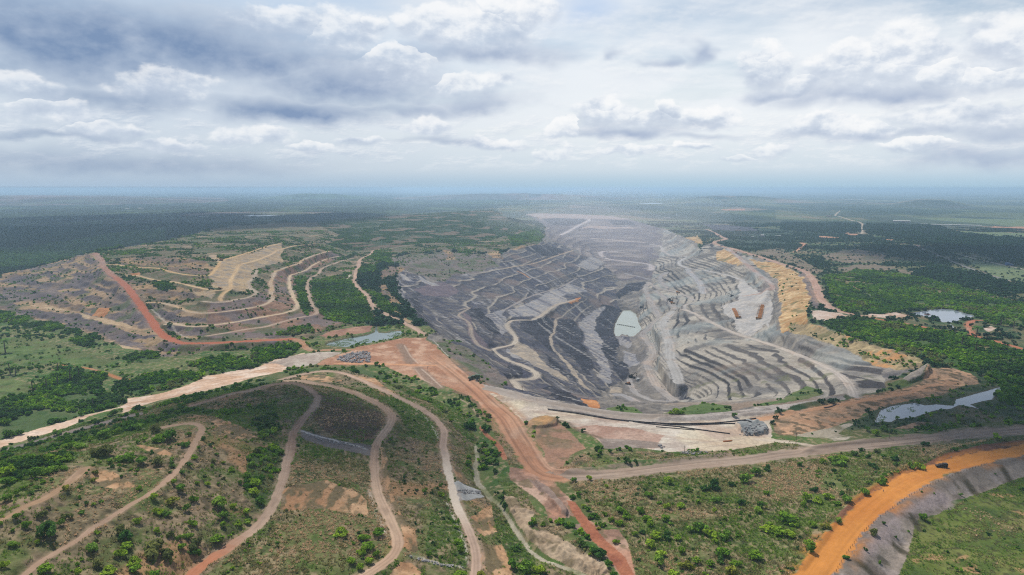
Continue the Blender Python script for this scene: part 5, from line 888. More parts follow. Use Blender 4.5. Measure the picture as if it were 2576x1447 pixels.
# traced bushes: sheet -> x, y, half width, tone
BUSH = {'B1': '1505,150,75,L 1600,150,70,M 1760,132,32,M 1900,172,28,D 1725,228,45,M 1968,228,27,D 2165,118,22,O 1310,250,20,L 1590,250,22,M 1350,175,40,M 1290,205,25,L 1375,205,18,L 985,285,80,O 890,290,70,O 1020,385,35,M 1185,330,75,M 1225,365,45,L 1320,370,65,M 1470,385,60,O 1115,430,28,M 1220,460,24,L 925,400,25,M 980,440,17,M 1610,365,30,M 1600,410,45,D 1855,258,24,L 1815,345,34,L 1762,405,30,D 1700,480,30,D 2030,310,26,L 2150,270,18,M 1985,420,27,L 1990,380,30,O 2088,390,25,L 2160,460,33,L 150,685,32,M 230,622,32,M 360,635,36,M 428,615,18,D 292,680,26,D 620,625,45,Y 885,560,32,Y 888,480,34,Y 970,515,18,O 485,560,30,M 400,575,24,L 55,735,50,M 10,815,18,L 155,890,42,L 120,1025,25,M 15,965,28,L 250,980,42,L 390,885,45,O 455,815,26,O 810,770,32,D 880,785,22,M 940,760,24,M 755,855,30,M 995,725,16,D 1215,705,20,M 1305,635,38,L 615,895,55,O 560,965,42,M 450,1035,95,D 140,1150,52,M 350,1140,27,L 1615,570,40,L 1440,710,46,L 1620,760,56,Y 1685,625,60,M 1815,735,46,L 1735,825,48,M 1485,855,45,L 1540,870,45,M 1845,580,32,L 1940,595,30,L 2030,590,26,L 2055,490,20,M 2090,540,25,O 1285,940,45,L 1180,1075,68,D 1110,1020,60,O 910,1048,27,L 1805,960,45,L 1465,1030,38,L 1770,1070,55,M 1670,1090,35,L 1695,1170,48,L 2070,970,45,L 2080,890,55,M 2030,1100,75,L 1180,1170,58,L 1135,1240,50,L 1250,1310,75,L 1255,1370,70,L 1450,1190,120,O 1560,1240,90,O 1600,1060,50,O 1830,1150,80,O 1820,1240,60,M 870,1190,65,M 765,1300,22,L 1010,1395,60,L 430,1385,70,L 735,1420,45,L 1430,1430,60,L 910,1340,60,O 30,1350,45,L 2060,780,85,M 2180,800,40,L 2400,570,85,L 2370,660,65,L 2430,760,55,M 2290,850,45,L 2225,960,40,L 2300,940,40,M 2310,520,45,L 2320,350,35,M 2360,410,45,M 2480,465,24,L 2510,370,25,L 2440,380,30,M 2530,430,30,L 2240,580,28,L 2230,330,22,L 2520,120,50,M 2450,150,50,M 2520,240,50,L 490,340,65,L 630,345,60,L 305,330,65,L 200,360,40,L 100,395,50,M 650,240,65,L 845,180,35,L 770,240,60,M 960,140,60,M 1090,100,50,L 1180,60,80,M 1300,60,70,M 80,470,80,L 290,500,65,M 480,455,70,M 600,450,45,M 60,570,60,M 110,560,60,L 530,115,50,M 290,170,35,O 450,180,35,O 1450,80,50,O',
 'B2': '150,465,22,L 235,520,22,L 190,430,35,L 265,425,22,L 175,365,25,L 110,370,30,M 220,100,45,L 110,130,45,M 240,270,45,L 285,300,45,M 845,1035,80,L 1070,1070,75,L 1200,1040,70,L 1100,1160,75,L 1040,1220,50,L 1180,1240,45,L 960,1310,55,L 1100,1310,50,L 1030,1370,50,L 1950,1130,60,L 1960,1200,50,M 1670,1250,45,L 1770,1180,20,L 1790,690,40,L 1630,650,35,L 1780,600,30,L 580,945,22,D 245,1260,22,D 1660,740,20,L 1930,990,35,L 2450,1350,70,M 2160,1430,50,Y 1960,1420,60,L 2040,400,45,L 2050,340,40,L 2200,60,60,D 2060,40,70,D 2290,380,50,D 2290,470,45,D 1560,520,22,L',
 'B3': '690,555,34,M 845,535,42,L 1003,615,33,L 1390,675,58,L 1570,565,55,L 1490,760,30,M 1700,785,65,L 1560,790,55,L 1755,645,35,M 1840,755,36,L 1990,600,75,D 1910,620,55,D 2030,725,62,M 2165,590,45,D 2295,540,65,M 2390,485,55,M 2490,440,55,D 2420,835,58,M 2440,790,45,M 2250,765,40,D 2005,840,32,L 2100,910,32,L 1140,830,55,M 1180,890,50,L 1110,960,50,L 1310,840,55,L 1380,890,75,L 1400,965,50,L 1550,905,60,L 1605,960,32,M 1870,1000,70,M 1790,1010,50,M 1970,1040,70,L 2090,1050,70,M 2220,1065,35,L 1450,1070,70,L 1550,1070,60,D 1670,1090,60,L 1400,1140,75,L 1260,1050,40,L 1330,1040,30,D 1495,1215,80,L 1490,1320,75,M 1710,1215,50,L 1730,1340,75,Y 1830,1310,50,L 2080,1200,100,L 1960,1330,60,L 2050,1300,50,D 2390,1250,80,L 2200,1320,60,L 2170,1420,70,Y 1600,1420,70,L 2020,1120,40,L 2480,680,35,L 2500,970,50,L 765,1150,55,D 920,1230,75,D 870,1220,50,M 145,1195,42,D 220,1340,90,M 370,1370,80,L 310,940,40,M 400,970,30,L 480,930,30,L 640,970,35,L 835,910,25,O 915,1005,25,Y 1085,1125,38,L 980,870,35,L 1040,920,40,L 920,330,28,D 1290,1300,28,D 780,800,30,L 730,670,35,L',
 'B4': '470,410,32,M 640,480,32,M 690,385,35,L 800,370,80,M 900,350,60,L 980,305,40,D 1200,290,28,O 1110,335,28,D 1260,340,35,M 1140,410,35,D 1180,435,32,D 1360,355,40,D 1375,410,35,D 1520,430,40,L 1600,430,45,L 1235,575,42,L 1100,670,55,L 1110,580,35,M 610,640,45,D 745,705,50,L 905,730,65,M 870,680,35,D 820,780,38,L 510,780,45,L 540,720,55,L 640,745,45,L 360,900,90,L 420,960,55,L 180,990,75,L 280,1030,80,L 400,1050,75,L 610,970,50,L 710,985,55,Y 830,930,38,M 560,1150,55,L 580,1200,50,L 915,1270,40,M 1150,1040,42,O 1620,900,45,L 1730,690,22,M 790,465,28,D',
 'M4': '1180,1245,42,L 1260,1200,40,D 1100,1200,40,M 1565,1220,30,M 1385,1100,25,L 825,150,18,O', 'M3': '1640,1040,45,L 1690,1050,35,L 1830,1090,22,L 1590,1050,25,L 2190,1070,28,M 2300,1005,22,L', 'M1': '1290,1005,55,D 1050,1055,45,D 1575,490,30,M 1210,390,22,D'}
TONE = dict(L='lime green', M='mid green', D='dark green', O='greyish olive', Y='yellow green')
PLOTS = [('B1', 'in the belt along the gravel track', [(-400,-400),(3000,-400),(1500,90),(1300,140),(1000,210),(700,400),(400,440),(-400,540)]), ('B1', 'around the highest grey path', [(-400,540),(700,400),(900,420),(600,640),(-400,980)]), ('B1', 'between the two upper footpaths', [(900,400),(1500,60),(1850,60),(1750,340),(1200,800),(600,1190),(230,1447),(-400,1900),(-400,950),(600,640)]),
         ('B1', 'on the slope below the straight path', [(1850,60),(2600,-300),(2560,820),(2250,1110),(1740,1500),(1500,1900),(-200,1900),(600,1190),(1200,800),(1750,340)]), ('B2', 'on the bank above the two-rut track', [(-100,-100),(420,-100),(330,520),(0,1050),(-300,1000)]), ('B2', 'on the slope left of the cream track', [(420,-100),(1300,-50),(1150,520),(1380,1150),(1000,1500),(-300,1900),(0,1050),(330,520)]),
         ('B2', 'between the cream and the narrow track', [(1300,-50),(1800,0),(1850,500),(2100,1200),(2100,1900),(1000,1700),(1380,1150),(1150,520)]), ('B2', 'beside the pale stone drain', [(1800,-600),(2350,-200),(2450,700),(3100,1300),(3200,2000),(2100,2000),(2100,1200),(1850,500)]), ('B3', 'on the bank beside the red track', [(-200,550),(600,540),(800,780),(1100,1000),(1300,1447),(1300,2000),(600,2000)]),
         ('B3', 'in the field right of the red track', [(600,540),(1500,440),(1600,900),(1350,1447),(1300,2000),(1100,1000),(800,780)]), ('B3', 'in the middle of the bushy field', [(1500,440),(2100,380),(2150,1447),(2100,2000),(1300,2000),(1600,900)]), ('B4', 'in the field beside the orange road', [(-230,380),(1000,260),(2500,140),(2400,300),(1300,650),(600,1447),(200,2000),(-230,2000)]), ('B4', 'on the bank below the orange road', [(600,1447),(1300,650),(2700,260),(2900,800),(1500,2000),(300,2000)]),
         ('M4', 'by the roadside near the marsh', [(900,1000),(2900,900),(2900,1200),(900,1300)]), ('M3', 'on the near rim of the pit', [(1400,950),(2700,900),(2700,1110),(1400,1110)]), ('M1', 'beside the cream sandy strip', [(900,900),(1500,900),(1500,1120),(900,1120)])]
PLOTS = [(txt, conv(sh, poly)) for sh, txt, poly in PLOTS]
BU = []
for sh, txt in BUSH.items():
    for it in txt.split():
        a = it.split(','); x, y, r, t = float(a[0]), float(a[1]), float(a[2]), a[3]
        (u, v), = conv(sh, [(x, y)]); wx, wy, wz, dist = hit(u, v + r * .2695 * .55)
        rad = r * .2695 / FOC * dist * .88
        plot = next((p for p, poly in PLOTS if inside(poly, np.array([u]), np.array([v]))[0]), 'on the open ground')
        BU.append(dict(u=u, v=v, w=(wx, wy, wz), r=rad, t=t, plot=plot, px=r))
BU.sort(key=lambda b: -b['px']); BU = BU[:300]
def ordinal(i, n):
    W = ['first', 'second', 'third', 'fourth', 'fifth', 'sixth', 'seventh', 'eighth', 'ninth', 'tenth', 'eleventh', 'twelfth']
    if i == 0: return 'leftmost'
    if i == n - 1: return 'rightmost'
    return W[i] + ' from left'
def label_bushes():
    groups = {}
    for b in BU: groups.setdefault((b['plot'], b['t'], 'large' if b['px'] > 62 else 'middling' if b['px'] > 38 else 'small'), []).append(b)
    for (plot, t, sz), L in groups.items():
        L.sort(key=lambda b: b['u']); base = f"{sz} {TONE[t]} bush {plot}"
        rows = [L]
        if len(L) > 5:
            m = sorted(b['v'] for b in L); cut = [m[len(m) // 3], m[2 * len(m) // 3]]; rows = [[b for b in L if b['v'] < cut[0]], [b for b in L if cut[0] <= b['v'] < cut[1]], [b for b in L if b['v'] >= cut[1]]]
        for ri, row in enumerate(rows):
            pos = '' if len(rows) == 1 else (' back', ' middle', ' front')[ri]
            for i, b in enumerate(row):
                if len(row) == 1: b['label'] = base + (',' + pos if pos else '')
                else: b['label'] = base + ',' + (pos + ',' if pos else '') + ' ' + ordinal(i, len(row))
label_bushes()
for i, b in enumerate(BU):
    k = i % 3; ro = bpy.data.objects.new('bush', None); ro.empty_display_size = .5; link(ro); ro.location = b['w']; ro.rotation_euler = (0, 0, RNG.uniform(0, 6.28)); s = b['r']; ro.scale = (s * RNG.uniform(.8, 1.2), s * RNG.uniform(.8, 1.2), s * RNG.uniform(.85, 1.1) * (.72 if b['t'] == 'L' and b['px'] > 55 else 1))
    tag(ro, b['label'], 'bush', 'bushes scattered over the near slopes and field')
    link(bpy.data.objects.new('crown', CROWNS[(b['t'], k)]), ro); link(bpy.data.objects.new('trunk', STEMS[i % 4]), ro)
# palms
def palm_meshes():
    g = random.Random(3); bm = bmesh.new()
    for k in range(16):
        a = k / 16 * 6.283 + g.uniform(-.15, .15); el = g.uniform(.1, 1.1); L = g.uniform(.85, 1.1); pts = []
        for q in range(6):
            t = q / 5; rr = L * t * math.cos(el * .6); zz = L * (t * math.sin(el) - .75 * t * t); pts.append(Vector((math.cos(a) * rr, math.sin(a) * rr, 1.9 + zz)))
        side = Vector((-math.sin(a), math.cos(a), 0)); prev = None
        for q, p in enumerate(pts):
            wd = .16 * math.sin(math.pi * min(1, .12 + q / 5.2)); row = [bm.verts.new(p - side * wd + Vector((0, 0, -wd * .5))), bm.verts.new(p), bm.verts.new(p + side * wd + Vector((0, 0, -wd * .5)))]
            if prev: bm.faces.new((prev[0], row[0], row[1], prev[1])); bm.faces.new((prev[1], row[1], row[2], prev[2]))
            prev = row
    me = bpy.data.meshes.new('crown'); bm.to_mesh(me); bm.free(); at = me.color_attributes.new('tone', 'FLOAT_COLOR', 'POINT'); at.data.foreach_set('color', np.ones(4 * len(me.vertices), np.float32)); me.materials.append(LEAF['D'])
    bm = bmesh.new()
    for k in range(5): bmesh.ops.create_cone(bm, cap_ends=False, segments=8, radius1=.1 - k * .008, radius2=.09 - k * .008, depth=.42, matrix=Matrix.Translation((.02 * k, 0, .15 + k * .4)))
    m2 = bpy.data.meshes.new('trunk'); bm.to_mesh(m2); bm.free(); m2.materials.append(M_BARK); return me, m2
PC, PT = palm_meshes()
PALMS = [('M1', 50, 490, 45, 'lone dark palm on the far left meadow edge'), ('M1', 95, 690, 40, 'palm with bare trunk at the left edge of the bush'), ('M1', 145, 700, 36, 'slim palm beside another at the left edge'), ('M1', 305, 850, 40, 'palm standing apart at the near end of the left palm row'), ('M1', 435, 840, 50, 'wide palm second in the left palm row'), ('M1', 540, 800, 50, 'palm in the middle of the left palm row'), ('M1', 540, 665, 38, 'palm beside the orange clay track at left'), ('M1', 655, 760, 55, 'largest palm of the left palm row'), ('M1', 735, 725, 45, 'palm at the far end of the left palm row'), ('M1', 875, 1010, 40, 'pale palm half sunk in bush near the sandy strip'),
         ('M4', 2120, 370, 45, 'palm right beside the rust red road at right'), ('M4', 1985, 430, 48, 'broad palm in the bush below the rust red road'), ('M4', 2350, 240, 40, 'upright palm on grass near the red loop track'), ('M4', 2470, 265, 34, 'upright palm at the right edge near the red loop track'), ('M4', 2115, 480, 42, 'low dark palm in the thick bush at right')]
for sh, x, y, r, lb in PALMS:
    (u, v), = conv(sh, [(x, y)]); w = hit(u, v); ro = bpy.data.objects.new('palm_tree', None); link(ro); ro.location = w[:3]; s = r * .2695 / FOC * w[3] * 1.1; ro.scale = (s, s, s); ro.rotation_euler = (0, 0, RNG.uniform(0, 6)); tag(ro, lb, 'palm tree', 'palms in the bush'); link(bpy.data.objects.new('crown', PC), ro); link(bpy.data.objects.new('trunk', PT), ro)
# thickets, woods and tufts: scattered from point clouds
def hidden_set(name, meshes):
    c = bpy.data.collections.new(name)
    for k, me in enumerate(meshes): c.objects.link(bpy.data.objects.new('%s_%02d' % (name, k), me))
    return c
def scatter(name, label, cat, pts, scl, idx, coll):
    n = len(pts); me = bpy.data.meshes.new(name); me.vertices.add(n); me.vertices.foreach_set('co', np.ascontiguousarray(pts, np.float32).ravel())
    a = me.attributes.new('scl', 'FLOAT_VECTOR', 'POINT'); a.data.foreach_set('vector', np.ascontiguousarray(scl, np.float32).ravel())
    r = np.zeros((n, 3), np.float32); r[:, 2] = RNG.uniform(0, 6.283, n); a = me.attributes.new('rot', 'FLOAT_VECTOR', 'POINT'); a.data.foreach_set('vector', r.ravel())
    a = me.attributes.new('idx', 'INT', 'POINT'); a.data.foreach_set('value', np.ascontiguousarray(idx, np.int32)); me.update()
    o = link(bpy.data.objects.new(name, me)); ng = bpy.data.node_groups.new(name, 'GeometryNodeTree'); ng.interface.new_socket('Geometry', in_out='INPUT', socket_type='NodeSocketGeometry'); ng.interface.new_socket('Geometry', in_out='OUTPUT', socket_type='NodeSocketGeometry')
    N = ng.nodes; L = ng.links; gi = N.new('NodeGroupInput'); go = N.new('NodeGroupOutput'); ip = N.new('GeometryNodeInstanceOnPoints'); ci = N.new('GeometryNodeCollectionInfo'); ci.inputs['Collection'].default_value = coll; ci.inputs['Separate Children'].default_value = True; ci.inputs['Reset Children'].default_value = True
    def na(nm, t): q = N.new('GeometryNodeInputNamedAttribute'); q.data_type = t; q.inputs[0].default_value = nm; return q.outputs[0]
    ip.inputs['Pick Instance'].default_value = True; e2r = N.new('FunctionNodeEulerToRotation')
    mp = N.new('GeometryNodeMeshToPoints'); L.new(gi.outputs[0], mp.inputs[0]); L.new(mp.outputs[0], ip.inputs['Points']); L.new(ci.outputs[0], ip.inputs['Instance']); L.new(na('idx', 'INT'), ip.inputs['Instance Index']); L.new(na('rot', 'FLOAT_VECTOR'), e2r.inputs[0]); L.new(e2r.outputs[0], ip.inputs['Rotation']); L.new(na('scl', 'FLOAT_VECTOR'), ip.inputs['Scale']); L.new(ip.outputs[0], go.inputs[0])
    md = o.modifiers.new('scatter', 'NODES'); md.node_group = ng; tag(o, label, cat, kind='stuff'); return o
AREA = (RR ** 2 * np.gradient(S))[:, None] * DT
free = ~onroad & ~WET & (np.abs(TH) < R(44))[None, :]
SX, SY = UU, VV
def sow(cls, dens, size, rmax, clump=None, rmin=0, extra=None):
    m = is_(*cls) & free & (RR < rmax)[:, None] & (RR > rmin)[:, None]
    if extra is not None: m &= extra
    p = dens * AREA * m
    if clump: sc, lo, hi, sd = clump; p = p * sstep(lo, hi, fbm(XX, YY, sc, 3, sd))
    ii = np.nonzero(RNG.random(p.shape) < p); n = len(ii[0])
    jx = RNG.uniform(-.5, .5, n); x = XX[ii] + jx * RR[ii[0]] * DT; y = YY[ii] + RNG.uniform(-.5, .5, n) * RR[ii[0]] * .002
    s = RNG.uniform(size[0], size[1], n) * RNG.uniform(.8, 1.25, n); return np.stack([x, y, pick(Z, x, y) - .1 * s], 1), s
def gather(*parts): return np.vstack([p[0] for p in parts]), np.concatenate([p[1] for p in parts])
LEAF.update(W=leaf_mat('leaf_wood', (58, 90, 62), .3), G=leaf_mat('leaf_woodgreen', (84, 122, 56), .3))
THK = dict(L=leaf_mat('thicket_lime', (118, 162, 44)), M=leaf_mat('thicket_mid', (92, 136, 44)), D=leaf_mat('thicket_dark', (70, 104, 50)), O=leaf_mat('thicket_olive', (112, 122, 70)), W=LEAF['W'], G=LEAF['G'])
lowc = lambda t, sd, n=95, hz=1.: crown_mesh('thicket', THK[t], n, 5, hz, .24, sd)
S_BUSH = hidden_set('thicket', [lowc('L', 1), lowc('M', 2), lowc('M', 3), lowc('D', 4), lowc('L', 5), lowc('M', 6, 95, .8), lowc('D', 7), lowc('O', 8)])
S_WOOD = hidden_set('woodland', [lowc('W', 11, 70, 1.2), lowc('W', 12, 70, 1.1), lowc('W', 13, 70, 1.), lowc('G', 14, 70, 1.2)])
P_, s_ = gather(sow(('bushland',), 1 / 15, (1.8, 4.2), 2600, (26, .30, .48, 301)), sow(('field',), 1 / 45, (1.4, 3.2), 1500, (30, .45, .62, 303)), sow(('meadow',), 1 / 90, (1.0, 2.4), 1700, (30, .4, .6, 305)), sow(('greenveg',), 1 / 22, (2., 3.6), 4800), sow(('hilltopbush',), 1 / 24, (1.5, 3.0), 1200, (22, .42, .58, 307)), sow(('marshgreen',), 1 / 40, (1.2, 2.6), 1500, (18, .45, .6, 309)),
   sow(('rimgrass',), 1 / 40, (1., 2.4), 1400, (16, .45, .6, 311)), sow(('scrub',), 1 / 36, (.4, 1.4), 1200, (25, .45, .65, 313)), sow(('drygrass',), 1 / 26, (.4, 1.4), 1100, (25, .45, .65, 315)), sow(('greenslope',), 1 / 60, (.8, 1.7), 1100, (15, .4, .6, 317)), sow(('brightgrass',), 1 / 110, (.8, 2.0), 1100, (28, .5, .66, 319)), sow(('spoil', 'ochrespoil', 'brownslope2'), 1 / 110, (.9, 2.6), 2300, (40, .46, .64, 321)), sow(('spoil', 'brownslope2', 'ochrespoil'), 1 / 700, (1.2, 3.), 2300), sow(('hillscrub',), 1 / 36, (1.4, 3.2), 2800, (45, .46, .64, 323)), sow(('pitscrub',), 1 / 130, (1.4, 3.), 3000, (40, .45, .62, 325)), sow(('crumbly', 'palegrass'), 1 / 260, (.6, 1.5), 1300, (12, .5, .64, 327)), sow(('clifftan',), 1 / 70, (1.2, 3), 1900, (25, .44, .58, 329)), sow(('yellowcliff',), 1 / 260, (1.2, 3), 1900, (25, .48, .62, 330)), sow(('verge',), 1 / 420, (.7, 1.6), 900))
tone = fbm(P_[:, 0], P_[:, 1], 60, 3, 331); ix = np.clip(((tone - .32) / .36 * 5 + RNG.uniform(0, 3, len(P_))), 0, 7.99).astype(int); ix = np.array([3, 6, 5, 2, 1, 4, 0, 7])[ix]
scatter('thickets', 'thick green bush and shrubs covering the low ground round the mine', 'thicket', P_, np.c_[s_, s_, s_ * RNG.uniform(.75, 1.1, len(s_))], ix, S_BUSH)
P2, s2 = gather(sow(('wood',), 1 / 85, (4, 6.5), 4600), sow(('woodgreen',), 1 / 48, (3, 5), 4000), sow(('darkplain',), 1 / 85, (3.5, 6), 4600), sow(('plain',), 1 / 75, (2.4, 5), 4600, (110, .40, .58, 341)), sow(('plain',), 1 / 420, (2, 4), 3500), sow(('brownplain', 'meadow2'), 1 / 420, (2, 4), 4000, (60, .4, .6, 343)), sow(('greenhill',), 1 / 13, (1.6, 3.0), 5200, (60, .32, .46, 345), extra=strip < .25))
ix = RNG.integers(0, 3, len(P2)); gm = pick(is_('woodgreen', 'greenhill').astype(float), P2[:, 0], P2[:, 1]) > .5; ix[gm & (RNG.random(len(ix)) < .7)] = 3
scatter('woodland', 'dark woods and scattered trees stretching over the plain behind the mine', 'woodland', P2, np.c_[s2, s2, s2 * RNG.uniform(.8, 1.15, len(s2)) * np.where(pick(is_('greenhill').astype(float), P2[:, 0], P2[:, 1]) > .5, .6, 1)], ix, S_WOOD)
def tuft_mesh(c, sd):
    g = np.random.default_rng(sd); n = 14; a = g.uniform(0, 6.283, n); q = g.uniform(0, .5, n); b = np.stack([q * np.cos(a), q * np.sin(a), 0 * a], 1); up = np.stack([np.cos(a) * g.uniform(.1, .5, n), np.sin(a) * g.uniform(.1, .5, n), g.uniform(.35, .8, n)], 1); sd_ = np.stack([-np.sin(a), np.cos(a), 0 * a], 1) * .13
    P = np.stack([b - sd_, b + sd_, b + up + sd_ * .3, b + up - sd_ * .3], 1).reshape(-1, 3); me = bpy.data.meshes.new('tuft'); me.from_pydata(P.tolist(), [], np.arange(4 * n).reshape(-1, 4).tolist()); at = me.color_attributes.new('tone', 'FLOAT_COLOR', 'POINT'); t = np.repeat(g.uniform(.7, 1.2, n), 4); at.data.foreach_set('color', np.stack([t, t, t, 1 + 0 * t], 1).astype(np.float32).ravel()); me.materials.append(c); return me
MG = [leaf_mat('grass_straw', (206, 182, 140), .3), leaf_mat('grass_olive', (150, 146, 92), .3), leaf_mat('grass_green', (116, 148, 58), .3)]
S_TUFT = hidden_set('tuft', [tuft_mesh(MG[0], 1), tuft_mesh(MG[0], 2), tuft_mesh(MG[1], 3), tuft_mesh(MG[1], 4), tuft_mesh(MG[2], 5), tuft_mesh(MG[2], 6)])
P3, s3 = gather(sow(('drygrass',), 1 / 2.6, (.8, 1.7), 760, (11, .2, .42, 351)), sow(('scrub', 'brownslope'), 1 / 3.6, (.7, 1.4), 700, (11, .22, .46, 353)), sow(('greenslope', 'hilltopbush'), 1 / 3., (.8, 1.4), 750), sow(('brightgrass',), 1 / 3.2, (.7, 1.3), 700, (12, .3, .55, 355)), sow(('ochreslope',), 1 / 9, (.6, 1.2), 700, (9, .42, .58, 363)))
g3 = pick(is_('greenslope', 'hilltopbush', 'brightgrass').astype(float), P3[:, 0], P3[:, 1]); t3_ = fbm(P3[:, 0], P3[:, 1], 34, 3, 357); ix = np.clip(((t3_ - .34) / .32 * 4 + g3 * 2.6 + RNG.uniform(-.2, 2.3, len(P3))), 0, 5.99).astype(int)
scatter('grass', 'dry and green grass tufts on the near slopes and field', 'grass', P3, np.c_[s3, s3, s3], ix, S_TUFT)
REEDS = [join('M2', q) for q in ([(715, 425), (800, 392), (900, 372), (960, 365), (1000, 390), (900, 428), (800, 443), (740, 438)], [(1010, 395), (1100, 360), (1140, 392), (1040, 425), (900, 440)], [(1265, 318), (1330, 292), (1440, 300), (1425, 335), (1300, 347)])] + [join('M4', q) for q in ([(1180, 1150), (1235, 1040), (1330, 1000), (1420, 985), (1330, 1040), (1300, 1090), (1250, 1130)], [(1560, 965), (1680, 990), (1900, 985), (1960, 940), (1800, 960)], [(1480, 1010), (1540, 1000), (1560, 1040), (1500, 1050)], [(1340, 1130), (1400, 1100), (1380, 1140)])]
PR = []
for q in REEDS:
    h = .6 if q[0][0] < 1200 else -.9; wx, wy, _z = to_world([p[0] for p in q], [p[1] for p in q], [h] * len(q)); g = RNG.uniform((wx.min(), wy.min()), (wx.max(), wy.max()), (int((wx.max() - wx.min()) * (wy.max() - wy.min()) / 1.6), 2)); g = g[inside(np.c_[wx, wy], g[:, 0], g[:, 1])]; g = g[fbm(g[:, 0], g[:, 1], 12, 3, 361) > .44]; PR.append(np.c_[g, np.full(len(g), h - .1)])
PR = np.vstack(PR); s4 = RNG.uniform(.5, .9, len(PR)); scatter('reeds', 'green reeds growing out of the shallow ponds', 'reeds', PR, np.c_[s4, s4, s4], RNG.integers(4, 6, len(PR)), S_TUFT)
print('scatter', len(P_), len(P2), len(P3))
# ------------------------------------------------------------------ machines, poles, pipes, buildings
def paint(name, c, rough=.6, k=.62, metal=0.):
    m, nt, b = node_mat(name); N = nt.nodes; L = nt.links
    n = N.new('ShaderNodeTexNoise'); n.inputs['Scale'].default_value = 1.5; n.inputs['Detail'].default_value = 5; tc = N.new('ShaderNodeTexCoord'); L.new(tc.outputs['Object'], n.inputs['Vector'])
    mx = N.new('ShaderNodeMix'); mx.data_type = 'RGBA'; L.new(n.outputs['Fac'], mx.inputs[0]); mx.inputs[6].default_value = (*lin(c, k), 1); mx.inputs[7].default_value = (*(lin(c, k) * .6 + lin((150, 130, 110), k) * .25), 1); L.new(mx.outputs[2], b.inputs['Base Color']); b.inputs['Roughness'].default_value = rough; b.inputs['Metallic'].default_value = metal; return m
PT_ = dict(orange=paint('orange_paint', (236, 160, 56), k=.8), dark=paint('dark_steel', (56, 54, 54)), tyre=paint('rubber', (34, 34, 36), .9), white=paint('white_paint', (226, 226, 222)), bed=paint('worn_bed', (190, 120, 60)), glass=paint('dark_glass', (30, 38, 46), .15), black=paint('black_paint', (26, 28, 34), .4), green=paint('green_paint', (70, 104, 78)), blue=paint('blue_paint', (90, 130, 190)),
           wood=paint('weathered_wood', (120, 104, 88), .9), poly=paint('black_pipe', (44, 46, 58), .5), rust=paint('orange_pipe', (206, 124, 66)), roof=paint('pale_roof', (216, 216, 210)), wall=paint('pale_wall', (196, 188, 176)), rock=paint('grey_boulder', (170, 168, 168), .95), steel=paint('grey_steel', (120, 126, 134), .5), skin=paint('skin', (150, 104, 78)), shirt=paint('pale_shirt', (190, 196, 206)), trousers=paint('navy_trousers', (50, 56, 76)), yellow=paint('yellow_paint', (232, 190, 70)), redroof=paint('rust_roof', (160, 110, 90)))
class MB:
    def __init__(s): s.bm = bmesh.new()
    def box(s, c, d, rot=None, bev=.0):
        mt = Matrix.Translation(c) @ (rot.to_4x4() if rot is not None else Matrix()) @ Matrix.Diagonal((*d, 1))
        r = bmesh.ops.create_cube(s.bm, size=1, matrix=mt)
        if bev: bmesh.ops.bevel(s.bm, geom=list({e for v in r['verts'] for e in v.link_edges}), offset=bev, segments=1, affect='EDGES')
        return s
    def cyl(s, a, b, r0, r1=None, n=10):
        a, b = Vector(a), Vector(b); q = (b - a).to_track_quat('Z', 'Y').to_matrix().to_4x4(); bmesh.ops.create_cone(s.bm, cap_ends=True, segments=n, radius1=r0, radius2=r0 if r1 is None else r1, depth=(b - a).length, matrix=Matrix.Translation((a + b) / 2) @ q); return s
    def prism(s, prof, y0, y1):
        """profile in x,z extruded along y"""
        A = [s.bm.verts.new((x, y0, z)) for x, z in prof]; B = [s.bm.verts.new((x, y1, z)) for x, z in prof]; n = len(prof)
        s.bm.faces.new(A[::-1]); s.bm.faces.new(B)
        for i in range(n): s.bm.faces.new((A[i], A[(i + 1) % n], B[(i + 1) % n], B[i]))
        return s
    def mesh(s, name, mat):
        bmesh.ops.recalc_face_normals(s.bm, faces=s.bm.faces[:]); me = bpy.data.meshes.new(name); s.bm.to_mesh(me); s.bm.free(); me.materials.append(PT_[mat]); return me
    def build(s, name, mat, parent=None, loc=None):
        o = bpy.data.objects.new(name, s.mesh(name, mat)); link(o, parent)
        if loc is not None: o.location = loc
        return o
def thing(name, label, cat, w, rz=0., group=None, scale=1.):
    o = bpy.data.objects.new(name, None); o.empty_display_size = 1; link(o); o.location = w[:3]; o.rotation_euler = (0, 0, rz); o.scale = (scale,) * 3; return tag(o, label, cat, group)
def copy_tree(o, parent=None):
    c = o.copy(); COL.objects.link(c)
    if parent is not None: c.parent = parent
    for ch in list(o.children): copy_tree(ch, c)
    return c
def at(sh, x, y):
    (u, v), = conv(sh, [(x, y)]); return hit(u, v)
def facing(p):            # world heading of the sheet's rightward direction at p
    return -math.atan2(p[0], p[1])
def wheel(parent, x, y, r, w=.6):
    o = MB().cyl((0, -w / 2, 0), (0, w / 2, 0), r, n=14).build('wheel', 'tyre', parent, (x, y, r)); MB().cyl((0, -w / 2 - .03, 0), (0, w / 2 + .03, 0), r * .5, n=10).build('rim', 'orange', o)
